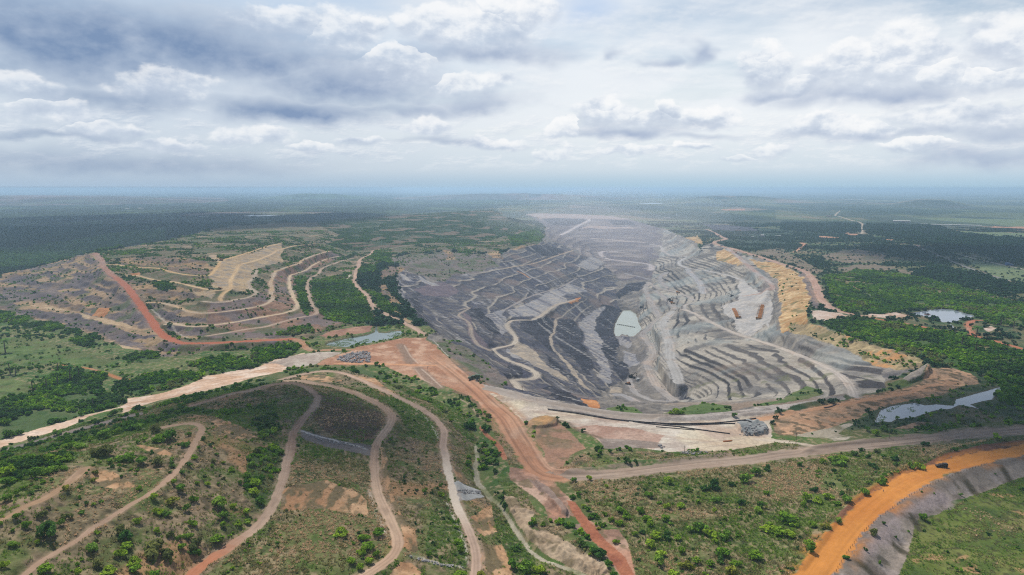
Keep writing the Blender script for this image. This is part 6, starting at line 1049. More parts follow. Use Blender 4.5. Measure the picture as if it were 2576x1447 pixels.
def haul_truck(w, rz, label, group):
    t = thing('haul_truck', label, 'truck', w, rz, group)
    MB().box((0, 0, 1.5), (9, 2.6, .8), bev=.08).box((3.9, 0, 1.9), (1.6, 3.8, 1.4), bev=.1).build('chassis', 'orange', t)
    MB().prism([(-5.2, 2.9), (-3.6, 2.3), (1.6, 2.7), (2.0, 4.3), (4.9, 4.5), (4.9, 4.75), (1.2, 4.75), (-5.4, 4.2)], -2.3, 2.3).build('dump_bed', 'orange', t); MB().box((-1.7, 0, 4.5), (6.2, 4.1, .5)).build('load_floor', 'bed', t)
    c = MB().box((3.9, 1.1, 3.3), (1.7, 1.6, 1.7), bev=.1).build('cab', 'orange', t); MB().box((4.77, 1.1, 3.5), (.06, 1.3, .8)).box((3.9, 1.92, 3.5), (1.2, .06, .8)).build('window', 'glass', c)
    MB().box((4.5, 0, 2.75), (.9, 4.2, .14)).box((4.9, -1, 3.1), (.08, 2, .7)).box((3.0, 0, 4.86), (3.4, 4.4, .16)).build('canopy', 'white', t)
    for x, y in ((3.2, 1.9), (3.2, -1.9), (-2.4, 1.9), (-2.4, -1.9)): wheel(t, x, y, 1.35, .9)
    return t
def ordn(i, n): return 'nearest' if i == 0 else 'farthest' if i == n - 1 else ['', 'second', 'third', 'fourth', 'fifth', 'sixth', 'seventh', 'eighth', 'ninth', 'tenth', 'eleventh', 'twelfth'][i] + ' nearest'
T_first = None
for row, (a, b, n, side, flip) in enumerate((((2222, 1338), (2190, 1268), 10, 'left', 0), ((2412, 1348), (2440, 1232), 12, 'right', math.pi))):
    p, q = at('T3', *a), at('T3', *b)
    for i in range(n):
        t_ = i / (n - 1); x, y = p[0] + (q[0] - p[0]) * t_, p[1] + (q[1] - p[1]) * t_; w = (x, y, float(pick(Z, x, y))); rz = facing(w) + flip
        lb = f"{'orange' if row else 'dark orange'} dump truck, {ordn(i, n)} in the {'longer right' if row else 'shorter left'} parked row of the yard"
        if T_first is None: T_first = haul_truck(w, rz, lb, 'dump trucks parked in two rows'); o = T_first
        else: o = copy_tree(T_first); o.location = w; o.rotation_euler = (0, 0, rz); o['label'] = lb
        o.scale = (1.05,) * 3
def excavator(w, rz, label, col='orange', sc=1.):
    t = thing('excavator', label, 'excavator', w, rz, 'diggers at work', sc)
    for s in (-1, 1): MB().prism([(-3, .2), (-2.6, 0), (2.6, 0), (3, .2), (3, .9), (2.6, 1.2), (-2.6, 1.2), (-3, .9)], s * 1.6 - .35, s * 1.6 + .35).build('track', 'tyre', t)
    h = MB().box((-.6, 0, 2.2), (4.6, 3.2, 1.6), bev=.12).cyl((0, 0, 1.1), (0, 0, 1.5), 1.1).build('body', col, t)
    c = MB().box((1.2, 1.0, 3.1), (1.6, 1.2, 1.7), bev=.1).build('cab', col, t); MB().box((2.03, 1.0, 3.2), (.06, 1, 1)).build('window', 'glass', c)
    MB().prism([(1.4, 2.2), (1.9, 2.0), (5.2, 5.2), (7.6, 4.6), (7.7, 5.2), (5.0, 6.0)], -.3, .3).build('boom', col, t); MB().prism([(7.3, 5.3), (7.9, 5.2), (7.2, 2.0), (6.8, 2.0)], -.22, .22).build('arm', col, t)
    MB().prism([(6.6, 2.2), (7.4, 2.1), (7.0, .8), (5.9, .9), (6.1, 1.4)], -.7, .7).build('bucket', 'dark', t); return t
def dozer(w, rz, label, col='orange', sc=1.):
    t = thing('bulldozer', label, 'bulldozer', w, rz, 'earth movers', sc)
    for s in (-1, 1): MB().prism([(-2.4, .3), (-2, 0), (2, 0), (2.4, .3), (2.2, 1.1), (-1.8, 1.3)], s * 1.2 - .3, s * 1.2 + .3).build('track', 'tyre', t)
    MB().box((.9, 0, 1.6), (2.4, 1.5, 1.2), bev=.1).box((-.9, 0, 1.3), (1.8, 1.8, .8), bev=.1).build('body', col, t); c = MB().box((-.9, 0, 2.5), (1.5, 1.6, 1.5), bev=.1).build('cab', col, t); MB().box((-.12, 0, 2.6), (.06, 1.3, .9)).build('window', 'glass', c)
    MB().prism([(2.9, .2), (3.3, .1), (3.1, .8), (3.3, 1.5), (3.0, 1.5), (2.85, .8)], -2, 2).build('blade', 'steel', t); return t
def small_truck(name, w, rz, label, cat, body, box, sc=1.):
    t = thing(name, label, cat, w, rz, None, sc)
    MB().prism([(-2.6, .5), (2.6, .5), (2.6, 1.0), (1.6, 1.15), (1.0, 1.0), (-2.6, 1.0)], -.9, .9).build('body', body, t); c = MB().prism([(-.5, 1.0), (1.5, 1.05), (.9, 1.75), (-.4, 1.8)], -.82, .82).build('cab', body, t); MB().prism([(-.35, 1.2), (1.25, 1.2), (.82, 1.65), (-.3, 1.68)], -.84, .84).build('window', 'glass', c)
    MB().box((-1.65, 0, 1.6), (2.0, 1.8, 1.3), bev=.06).build('cargo_box', box, t)
    for x, y in ((1.6, .85), (1.6, -.85), (-1.6, .85), (-1.6, -.85)):
        o = MB().cyl((0, -.14, 0), (0, .14, 0), .42, n=14).build('wheel', 'tyre', t, (x, y, .42)); MB().cyl((0, -.16, 0), (0, .16, 0), .2, n=8).build('rim', 'steel', o)
    return t
p = at('B4', 1795, 440); small_truck('pickup_truck', p, facing(p) + R(205), 'dark pickup with tall rear cover driving on the orange road', 'pickup', 'black', 'black', 1.55)
p = at('M2', 2090, 742); small_truck('service_truck', p, facing(p) + R(170), 'dark green service truck at the edge of the red yard', 'truck', 'green', 'green', 2.6)
p = at('T4', 2430, 850); small_truck('lorry', p, facing(p) + R(-10), 'blue lorry on the pale road at the far right', 'lorry', 'blue', 'blue', 4)
p = at('T3', 2075, 664); small_truck('lorry', p, facing(p) + R(-20), 'white lorry on the pink haul road bend above the cliff', 'lorry', 'white', 'white', 2.6)
p = at('T3', 2214, 735); small_truck('lorry', p, facing(p) + R(-30), 'small pale lorry going down into the pit from the right rim', 'lorry', 'white', 'bed', 2.2)
p = at('M3', 1222, 722); excavator(p, facing(p) + R(10), 'black excavator digging at the coal on the pit floor', 'dark', 1.35)
p = at('M3', 1248, 730); excavator(p, facing(p) + R(120), 'second dark excavator close beside the black one on the pit floor', 'dark', 1.1)
p = at('M3', 1286, 752); small_truck('dump_truck', p, facing(p) + R(100), 'white truck waiting by the excavators on the pit floor', 'truck', 'white', 'white', 2.3)
p = at('M3', 1200, 790); dozer(p, facing(p) + R(150), 'brown bulldozer at the foot of the loading road on the pit floor', 'bed', 1.5)
for (x, y), a, lb in (((1582, 1172), 40, 'dark excavator, upper one on the bench above the pond'), ((1598, 1186), 200, 'dark excavator, lower one on the bench above the pond')):
    p = at('T3', x, y); excavator(p, facing(p) + R(a), lb, 'dark', 1.6)
p = at('T3', 1610, 1203); o = copy_tree(T_first); o.location = p[:3]; o.rotation_euler = (0, 0, facing(p)); o['label'] = 'dump truck alone on the bench below two dark excavators'; del o['group']
p = at('T3', 1662, 1103); o = copy_tree(T_first); o.location = p[:3]; o.rotation_euler = (0, 0, facing(p) + R(-25)); o['label'] = 'dump truck driving on the thin tan zigzag haul road'; del o['group']
p = at('T3', 1318, 1240); dozer(p, facing(p), 'dark bulldozer on the flat bench right above the pond', 'dark', 1.6)
p = at('T3', 1360, 1252); dozer(p, facing(p) + R(60), 'white bulldozer on the flat bench right above the pond', 'white', 1.6)
p = at('T3', 2165, 1135); excavator(p, facing(p) + R(180), 'dark excavator at the left edge of the truck yard', 'dark', 1.3)
p = at('T1', 2064, 800); excavator(p, facing(p) + R(150), 'rusty excavator at the top of the tan combed slope', 'bed', 1.3)
p = at('T1', 2052, 1068); dozer(p, facing(p), 'brown bulldozer on the track below the tan slope', 'bed', 1.4)
p = at('T1', 1975, 1072); small_truck('service_truck', p, facing(p), 'turquoise truck on the track left of the brown bulldozer', 'truck', 'green', 'green', 2.0)
# person on the orange road
def person(w, rz):
    t = thing('person', 'person in pale shirt and dark trousers walking beside the orange road', 'person', w, rz)
    me = bpy.data.meshes.new('body'); V = [(0, 0, .95), (0, 0, 1.2), (0, 0, 1.42), (0, 0, 1.52), (0, 0, 1.62), (0, 0, 1.74), (.1, 0, .92), (.12, .1, .5), (.12, .02, .06), (.13, .2, .03), (-.1, 0, .92), (-.12, -.1, .5), (-.12, -.2, .06), (-.13, -.05, .03), (.2, 0, 1.42), (.26, -.05, 1.14), (.27, .1, .92), (-.2, 0, 1.42), (-.26, .05, 1.14), (-.27, .12, .92)]
    Ed = [(0, 1), (1, 2), (2, 3), (3, 4), (4, 5), (0, 6), (6, 7), (7, 8), (8, 9), (0, 10), (10, 11), (11, 12), (12, 13), (2, 14), (14, 15), (15, 16), (2, 17), (17, 18), (18, 19)]; rad = [.15, .15, .14, .06, .10, .09, .1, .07, .05, .04, .1, .07, .05, .04, .07, .05, .035, .07, .05, .035]
    me.from_pydata(V, Ed, []); o = bpy.data.objects.new('body', me); link(o, t); md = o.modifiers.new('skin', 'SKIN'); o.modifiers.new('sub', 'SUBSURF').levels = 1
    for i, sv in enumerate(me.skin_vertices[0].data): sv.radius = (rad[i], rad[i] * .8)
    me.skin_vertices[0].data[0].use_root = True; me.materials.append(PT_['skin'])
    MB().cyl((0, 0, .95), (0, 0, 1.46), .19, .21, 12).cyl((.2, 0, 1.46), (.27, -.05, 1.12), .085, .075, 8).cyl((-.2, 0, 1.46), (-.27, .05, 1.12), .085, .075, 8).build('shirt', 'shirt', t); MB().cyl((.1, 0, .98), (.13, .1, .5), .13, .095, 8).cyl((.13, .1, .5), (.125, .03, .1), .095, .075, 8).cyl((-.1, 0, .98), (-.13, -.1, .5), .13, .095, 8).cyl((-.13, -.1, .5), (-.125, -.18, .1), .095, .075, 8).build('trousers', 'trousers', t)
    MB().cyl((0, 0, 1.68), (0, 0, 1.78), .125, .09, 12).cyl((0, 0, 1.675), (0, 0, 1.69), .16, .16, 12).build('hat', 'white', t)
p = at('B4', 1253, 668); person(p, facing(p))
# utility poles
def pole(w, label, h):
    t = thing('utility_pole', label, 'utility pole', w, facing(w) + R(20), 'wooden power poles')
    MB().cyl((0, 0, -.5), (0, 0, h), .22, .15, 8).build('post', 'wood', t); c = MB().box((0, 0, h - .6), (2.4, .16, .18)).box((0, 0, h - 1.6), (1.8, .14, .16)).build('crossarm', 'wood', t)
    for x in (-1.1, 0, 1.1): MB().cyl((x, 0, h - .5), (x, 0, h - .15), .09, .06, 6).build('insulator', 'white', c)
for sh, x, y, yt, lb in [('M2', 1660, 670, 618, 'wooden power pole on the red yard beside the ditch'), ('M2', 1876, 935, 862, 'wooden power pole where the ditch meets the red haul road'), ('M2', 2195, 1165, 1098, 'wooden power pole between the green belt and the red haul road'), ('B2', 2325, 445, 315, 'tall wooden power pole in the small thicket near the drain'), ('B3', 1722, 318, 240, 'thin power pole at the edge of the white flat'), ('B3', 672, 388, 342, 'short power pole in the scrub inside the road bend'), ('M4', 437, 1362, 1252, 'power pole beside the pale side track off the grey road'), ('M4', 1310, 1288, 1188, 'power pole by the grey road in front of the marsh'), ('M4', 2150, 1198, 1110, 'power pole in dark scrub near the right edge'), ('M3', 208, 862, 806, 'power pole at the end of the hairpin road in the pit')]:
    w = at(sh, x, y); pole(w, lb, (y - yt) * .2695 / FOC * w[3] / math.cos(R(15)))
# pipes
def tube(name, label, cat, sh, pts, r, mat, group=None, dz=0., off=(0, 0), lift=None):
    W = []
    for q in conv(sh, pts):
        w = hit(q[0], q[1]); W.append((w[0] + off[0], w[1] + off[1], 0))
    W = smooth_line(W, 4.) if lift is None else np.array(W); W[:, 2] = pick(Z, W[:, 0], W[:, 1]) + r + dz if lift is None else np.array(lift)
    bm = bmesh.new(); prev = None
    for i, p in enumerate(W):
        d = W[min(i + 1, len(W) - 1)] - W[max(i - 1, 0)]; d = Vector(d).normalized(); s = d.cross(Vector((0, 0, 1))).normalized() if abs(d.z) < .95 else Vector((1, 0, 0)); u = s.cross(d)
        ring = [bm.verts.new(Vector(p) + s * math.cos(k * math.pi / 4) * r + u * math.sin(k * math.pi / 4) * r) for k in range(8)]
        if prev:
            for k in range(8): bm.faces.new((prev[k], prev[(k + 1) % 8], ring[(k + 1) % 8], ring[k]))
        else: bm.faces.new(ring)
        prev = ring
    bm.faces.new(prev); bmesh.ops.recalc_face_normals(bm, faces=bm.faces[:]); me = bpy.data.meshes.new(name); bm.to_mesh(me); bm.free(); me.materials.append(PT_[mat]); return tag(link(bpy.data.objects.new(name, me)), label, cat, group)
P1_ = [(445, 1020), (700, 1052), (950, 1095), (1200, 1130), (1500, 1153), (1700, 1158), (2000, 1152), (2200, 1133), (2390, 1108)]
tube('pipe', 'long black pipe nearest the berm along the white flat', 'pipe', 'M3', P1_, .5, 'poly', 'black pipes on the white flat'); tube('pipe', 'black pipe lying against the long berm-side pipe at its left end', 'pipe', 'M3', [(450, 1026), (700, 1058), (950, 1101), (1200, 1136)], .5, 'poly', 'black pipes on the white flat')
tube('pipe', 'black pipe with far right end curving along the middle of the flat', 'pipe', 'M3', [(1420, 1146), (1600, 1166), (1800, 1170), (2180, 1158), (2350, 1144)], .5, 'poly', 'black pipes on the white flat'); tube('pipe', 'black pipe fanning out from the bundle in the middle', 'pipe', 'M3', [(1240, 1138), (1400, 1160), (1560, 1176), (1720, 1190)], .45, 'poly', 'black pipes on the white flat')
tube('pipe', 'straight thin black pipe slanting alone to the right on the flat', 'pipe', 'M3', [(1680, 1190), (1850, 1213), (2145, 1252)], .5, 'poly', 'black pipes on the white flat'); tube('pipe', 'short thin black pipe nearest the viewer on the flat', 'pipe', 'M3', [(1455, 1186), (1640, 1202), (1815, 1217)], .35, 'poly', 'black pipes on the white flat')
tube('pipe', 'upper orange pipe of the small stack on the white flat', 'pipe', 'M3', [(2082, 1322), (2168, 1315)], .4, 'rust', 'orange pipes stacked on the flat'); tube('pipe', 'lower orange pipe of the small stack on the white flat', 'pipe', 'M3', [(2085, 1327), (2160, 1320)], .4, 'rust', 'orange pipes stacked on the flat')
tube('pipe', 'dark pipe lying along the bare toe of the crumbly bank', 'pipe', 'M4', [(700, 1010), (760, 1000), (810, 980)], .5, 'poly')
w = at('M2', 1247, 383); s_ = w[3] / FOC * .2695
tube('standpipe', 'white bent standpipe on the shore of the reed pond', 'pipe', 'M2', [(1247, 383)] * 4, .35, 'white', lift=[w[2] - .3, w[2] + 20 * s_, w[2] + 30 * s_, w[2] + 28 * s_])
o = bpy.data.objects['standpipe']; me = o.data
for k in range(2, 4):
    for v in list(me.vertices)[8 * k:8 * k + 8]: v.co.x -= (4, 26)[k - 2] * s_
# boulders
def rock_mesh(sd):
    bm = bmesh.new(); bmesh.ops.create_icosphere(bm, subdivisions=1, radius=1); g = random.Random(sd)
    for v in bm.verts: v.co *= g.uniform(.7, 1.15); v.co.z *= .75
    me = bpy.data.meshes.new('boulder'); bm.to_mesh(me); bm.free(); me.materials.append(PT_['rock']); return me
RK = [rock_mesh(k) for k in range(6)]
def strew(poly, n, size, label, group, sd, name='boulder'):
    g = random.Random(sd); P = conv(*poly); us = [p[0] for p in P]; vs = [p[1] for p in P]; k = 0
    while k < n:
        u, v = g.uniform(min(us), max(us)), g.uniform(min(vs), max(vs))
        if not inside(P, np.array([u]), np.array([v]))[0]: continue
        w = hit(u, v); s = g.uniform(*size); o = bpy.data.objects.new(name, RK[k % 6]); link(o); o.location = (w[0], w[1], w[2] + s * .3); o.scale = (s, s * g.uniform(.7, 1.2), s * g.uniform(.7, 1.1)); o.rotation_euler = (g.uniform(-.4, .4), g.uniform(-.4, .4), g.uniform(0, 6)); tag(o, label, 'boulder', group); k += 1
strew(('M2', [(820, 560), (850, 530), (960, 490), (1080, 485), (1125, 500), (1120, 580), (1000, 590), (850, 575)]), 190, (1.2, 2.5), 'angular grey boulder lying in the boulder field on the red yard', 'boulders in the yard field', 3)
strew(('M3', [(2225, 1225), (2300, 1180), (2400, 1160), (2480, 1180), (2500, 1220), (2470, 1250), (2380, 1268), (2240, 1262)]), 50, (.7, 1.5), 'grey rock on the round gravel heap at the end of the flat', 'rocks of the gravel heap', 5)
strew(('B3', [(1670, 300), (1750, 290), (1900, 290), (1960, 295), (1900, 320), (1720, 322)]), 34, (.7, 1.5), 'pale broken rock in the line along the near edge of the white flat', 'rocks edging the flat', 7); strew(('B3', [(1485, 235), (1530, 235), (1540, 260), (1500, 265)]), 9, (.9, 1.7), 'pale rock in the little clump on the white flat', 'rock clump on the flat', 8)
strew(('B2', [(1930, 655), (2000, 645), (2150, 668), (2140, 685), (2000, 682)]), 40, (.5, 1.1), 'whitish broken rock in the stone chute by the narrow track', 'rocks in the stone chute', 9)
for sd, pl, n in ((21, ('M2', [(440, 1225), (480, 1225), (700, 1300), (1080, 1365), (1080, 1385), (690, 1325), (450, 1245)]), 70), (22, ('B2', [(1450, 1265), (1600, 1290), (1800, 1345), (2010, 1370), (2010, 1385), (1790, 1362), (1580, 1310)]), 50)):
    strew(pl, n, (.4, .95), ('whitish stone in the lined ditch across the grey patch of the lower hill', 'whitish stone in the stone line at the bottom between two tracks')[sd - 21], ('stones of the upper ditch', 'stones of the lower ditch')[sd - 21], sd, 'stone')
# stake fence along the orange road
def stakes():
    W = smooth_line(np.array([[*at('B4', x, y)[:2], 0.] for x, y in [(800, 1440), (890, 1280), (1075, 1040), (1330, 828), (1585, 660), (1900, 522), (2220, 410)]]), 5.)
    L = np.r_[0, np.cumsum(np.linalg.norm(np.diff(W[:, :2], axis=0), axis=1))]; n = 64; q = np.linspace(0, L[-1], n); x = np.interp(q, L, W[:, 0]); y = np.interp(q, L, W[:, 1]); z = pick(Z, x, y)
    t = thing('stake_fence', 'row of short wooden stakes along the outer edge of the orange road', 'fence', (x[0], y[0], z[0])); me = MB().cyl((0, 0, -.3), (0, 0, 1.5), .13, .11, 6).mesh('post', 'wood')
    for i in range(n): o = bpy.data.objects.new('post', me); link(o, t); o.location = (x[i] - x[0], y[i] - y[0], z[i] - z[0]); o.rotation_euler = (RNG.uniform(-.1, .1), RNG.uniform(-.1, .1), 0)
stakes()
for sh, x, y, h, lb, m in [('B4', 1650, 448, 3.2, 'yellow marker post beside the dark pickup road verge', 'yellow'), ('B4', 1290, 608, 2.4, 'small yellow marker post near the walking person', 'yellow'), ('B4', 1888, 356, 1.6, 'small white marker on the verge above the dark pickup', 'white'), ('B4', 2087, 212, 1.6, 'tiny white marker beside the grey haul road', 'white'), ('T4', 598, 1110, 3.5, 'white marker post by the cliff road bend', 'white')]:
    w = at(sh, x, y); t = thing('marker_post', lb, 'marker', w, facing(w)); MB().cyl((0, 0, -.2), (0, 0, h), .12, n=6).build('post', 'wood', t); MB().box((0, -.15, h - .3), (.9, .08, .8)).build('plate', m, t)
# floats on the pit pond, rafts on the right pond
def on_water(sh, x, y, h):
    (u, v), = conv(sh, [(x, y)]); a = to_world(u, v, h); return float(a[0]), float(a[1]), h
a = on_water('M3', 1100, 228, -107.9); t = thing('float_line', 'line of dark floats with a pipe crossing the pit pond', 'floats', a); pr = None
for i, (x, y) in enumerate([(1100, 228), (1118, 231), (1135, 234), (1152, 237), (1169, 240), (1186, 243), (1203, 246), (1220, 249), (1238, 253), (1255, 256)]):
    b = on_water('M3', x, y, -107.9); q = Vector(b) - Vector(a); MB().cyl((q.x - 1.4, q.y, .4), (q.x + 1.4, q.y, .4), .8, n=8).build('float', 'dark', t)
e = Vector(on_water('M3', 1262, 257, -107.9)) - Vector(a); MB().cyl((0, 0, .9), (e.x, e.y, .9), .25, n=6).build('pipe', 'dark', t)
for x, y, lb, s in ((1665, 138, 'rusty pump raft floating on the right pond', 1.), (1645, 158, 'small brown raft at the left shore of the right pond', .7), (1612, 150, 'tiny dark raft at the left shore of the right pond', .5)):
    w = on_water('M4', x, y, -.4); t = thing('raft', lb, 'raft', w, facing(w) + .2, None, s); MB().box((0, 0, .3), (9, 4, .9), bev=.1).build('deck', 'redroof', t); MB().box((.5, 0, 1.6), (4, 2.4, 1.8), bev=.1).cyl((-3, 0, .7), (-3, 0, 3), .3).build('pump', 'dark', t)
# far buildings
def shed(sh, x0, x1, y, hpx, label, wall='wall', roof='roof', name='shed', depth=.6):
    w0, w1 = at(sh, x0, y), at(sh, x1, y); c = ((w0[0] + w1[0]) / 2, (w0[1] + w1[1]) / 2, 0); c = (c[0], c[1], float(pick(Z0, c[0], c[1])) + 0.); L = math.hypot(w1[0] - w0[0], w1[1] - w0[1]); H = max(3.5, hpx * .2695 / FOC * w0[3]); D = max(6., min(L * depth, 40)); t = thing(name, label, 'building', c, facing(c))
    MB().box((0, 0, H * .35), (L, D, H * .7)).build('wall', wall, t); MB().prism([(-L * .52, H * .7), (L * .52, H * .7), (L * .52, H * .74), (L * .5, H * .76), (-L * .5, H * .76), (-L * .52, H * .74)], -D * .54, D * .54).build('eaves', roof, t)
    r = MB(); A = [r.bm.verts.new(q) for q in ((-L * .51, -D * .53, H * .765), (L * .51, -D * .53, H * .765), (L * .51, D * .53, H * .765), (-L * .51, D * .53, H * .765), (-L * .51, 0, H), (L * .51, 0, H))]
    for f in ((0, 1, 5, 4), (2, 3, 4, 5), (0, 4, 3), (1, 2, 5), (3, 2, 1, 0)): r.bm.faces.new([A[i] for i in f])
    r.build('roof', roof, t)
    MB().box((L * .1, -D * .5 - .05, H * .25), (L * .16, .12, H * .4)).build('door', 'dark', t); return t
for a in [('T4', 1357, 1490, 444, 17, 'long white roofed shed on the right plain'), ('T4', 108, 140, 582, 24, 'pale blue plant building at the coal yard', 'steel', 'white'), ('T4', 242, 268, 575, 8, 'small white shed left of its pair behind the cliff road'), ('T4', 274, 295, 574, 8, 'small white shed right of its pair behind the cliff road'), ('T4', 22, 44, 580, 7, 'small cream shed left of the coal yard building'), ('T3', 1520, 1580, 404, 10, 'pale farm shed beyond the far rim of the pit'), ('T3', 1822, 1868, 547, 7, 'white roofed shed above the right rim of the pit'), ('T3', 1740, 1766, 252, 6, 'tiny white house on the far plain left of another'), ('T3', 1806, 1824, 252, 6, 'tiny pale house on the far plain right of another', 'wall', 'redroof'), ('T1', 1172, 1200, 318, 9, 'white house in the far dark woods at left'), ('T1', 1306, 1326, 315, 11, 'square white house in the far dark woods at left'),
          ('T2', 2050, 2068, 214, 12, 'bright white building on the far purple hill'), ('T4', 900, 914, 274, 7, 'white house below the far right hill'), ('T4', 720, 765, 390, 8, 'pale farmhouse beside the winding country road', 'wall', 'redroof'), ('T4', 475, 490, 390, 6, 'small white farmhouse left of the winding country road'), ('T4', 912, 1060, 238, 8, 'very long white greenhouse roof at the foot of the far hills'), ('T4', 1690, 2045, 466, 8, 'long pale blue greenhouse strip on the right plain', 'roof', 'roof'), ('T4', 1765, 1780, 288, 7, 'tiny white house in the far right woods'), ('T3', 2180, 2240, 500, 8, 'grey shed on the black coal yard', 'steel', 'steel'), ('T3', 2200, 2250, 522, 7, 'rust roofed shed on the black coal yard', 'wall', 'redroof')]: shed(*a)
def tower():
    w = at('T3', 1593, 253); h = 20 * .2695 / FOC * w[3]; t = thing('tower', 'white water tower standing on the far plain', 'tower', w); MB().cyl((0, 0, 0), (0, 0, h * .75), h * .12, h * .1, 12).build('shaft', 'wall', t); MB().cyl((0, 0, h * .72), (0, 0, h), h * .2, h * .2, 14).build('tank', 'white', t)
tower()
def conveyor():
    a, b = at('T4', 60, 578), at('T4', 118, 580); s = a[3] / FOC * .2695; t = thing('conveyor', 'slanting grey coal conveyor rising beside the plant building', 'conveyor', a); q = Vector((b[0] - a[0], b[1] - a[1], 0)); z0, z1 = 24 * s, 44 * s
    d = (q + Vector((0, 0, z1 - z0))); MB().box(q / 2 + Vector((0, 0, (z0 + z1) / 2)), (3.5, 3.5, d.length), d.to_track_quat('Z', 'Y').to_matrix()).build('gallery', 'steel', t)
    for f in (.1, .5, .9): p_ = q * f; MB().cyl((p_.x, p_.y, -1), (p_.x, p_.y, z0 + (z1 - z0) * f), .9, n=6).build('leg', 'steel', t)
conveyor()
# dust over the pit
def dust(name, label, cx, cy, cz, sx, sy, sz, dens, sd):
    bm = bmesh.new(); bmesh.ops.create_icosphere(bm, subdivisions=4, radius=1); from mathutils import noise as mn
    for v in bm.verts:
        n = mn.noise(v.co * 1.6 + Vector((sd, 0, 0))); v.co *= 1 + .35 * n; v.co = Vector((v.co.x * sx, v.co.y * sy, v.co.z * sz))
    for f in bm.faces: f.smooth = True
    me = bpy.data.meshes.new(name); bm.to_mesh(me); bm.free(); m = bpy.data.materials.new('dust'); m.use_nodes = True; nt = m.node_tree; nt.nodes.clear(); o = nt.nodes.new('ShaderNodeOutputMaterial'); p = nt.nodes.new('ShaderNodeVolumePrincipled'); p.inputs['Color'].default_value = (.93, .90, .92, 1); p.inputs['Density'].default_value = dens; nt.links.new(p.outputs[0], o.inputs['Volume']); me.materials.append(m)
    ob = link(bpy.data.objects.new(name, me)); ob.location = (cx, cy, cz); tag(ob, label, 'dust', kind='stuff')
for i, (x, y, z, sx, sy, sz, dn, lb) in enumerate([(900, 600, 10, 620, 1300, 120, .00009, 'thin grey dust hanging over the far end of the pit'), (1150, 520, 60, 560, 1200, 150, .000075, 'faint dust drifting right above the far pit wall'), (500, 520, 40, 420, 1000, 140, .00005, 'faint dust drifting over the left end of the far pit wall'), (1000, 760, -20, 330, 600, 90, .00008, 'thin dust lying low over the hazy middle benches of the pit')]):
    w = at('T3', x, y); dust('dust_cloud', lb, w[0], w[1], z, sx, sy, sz, dn, i * 3 + 1)
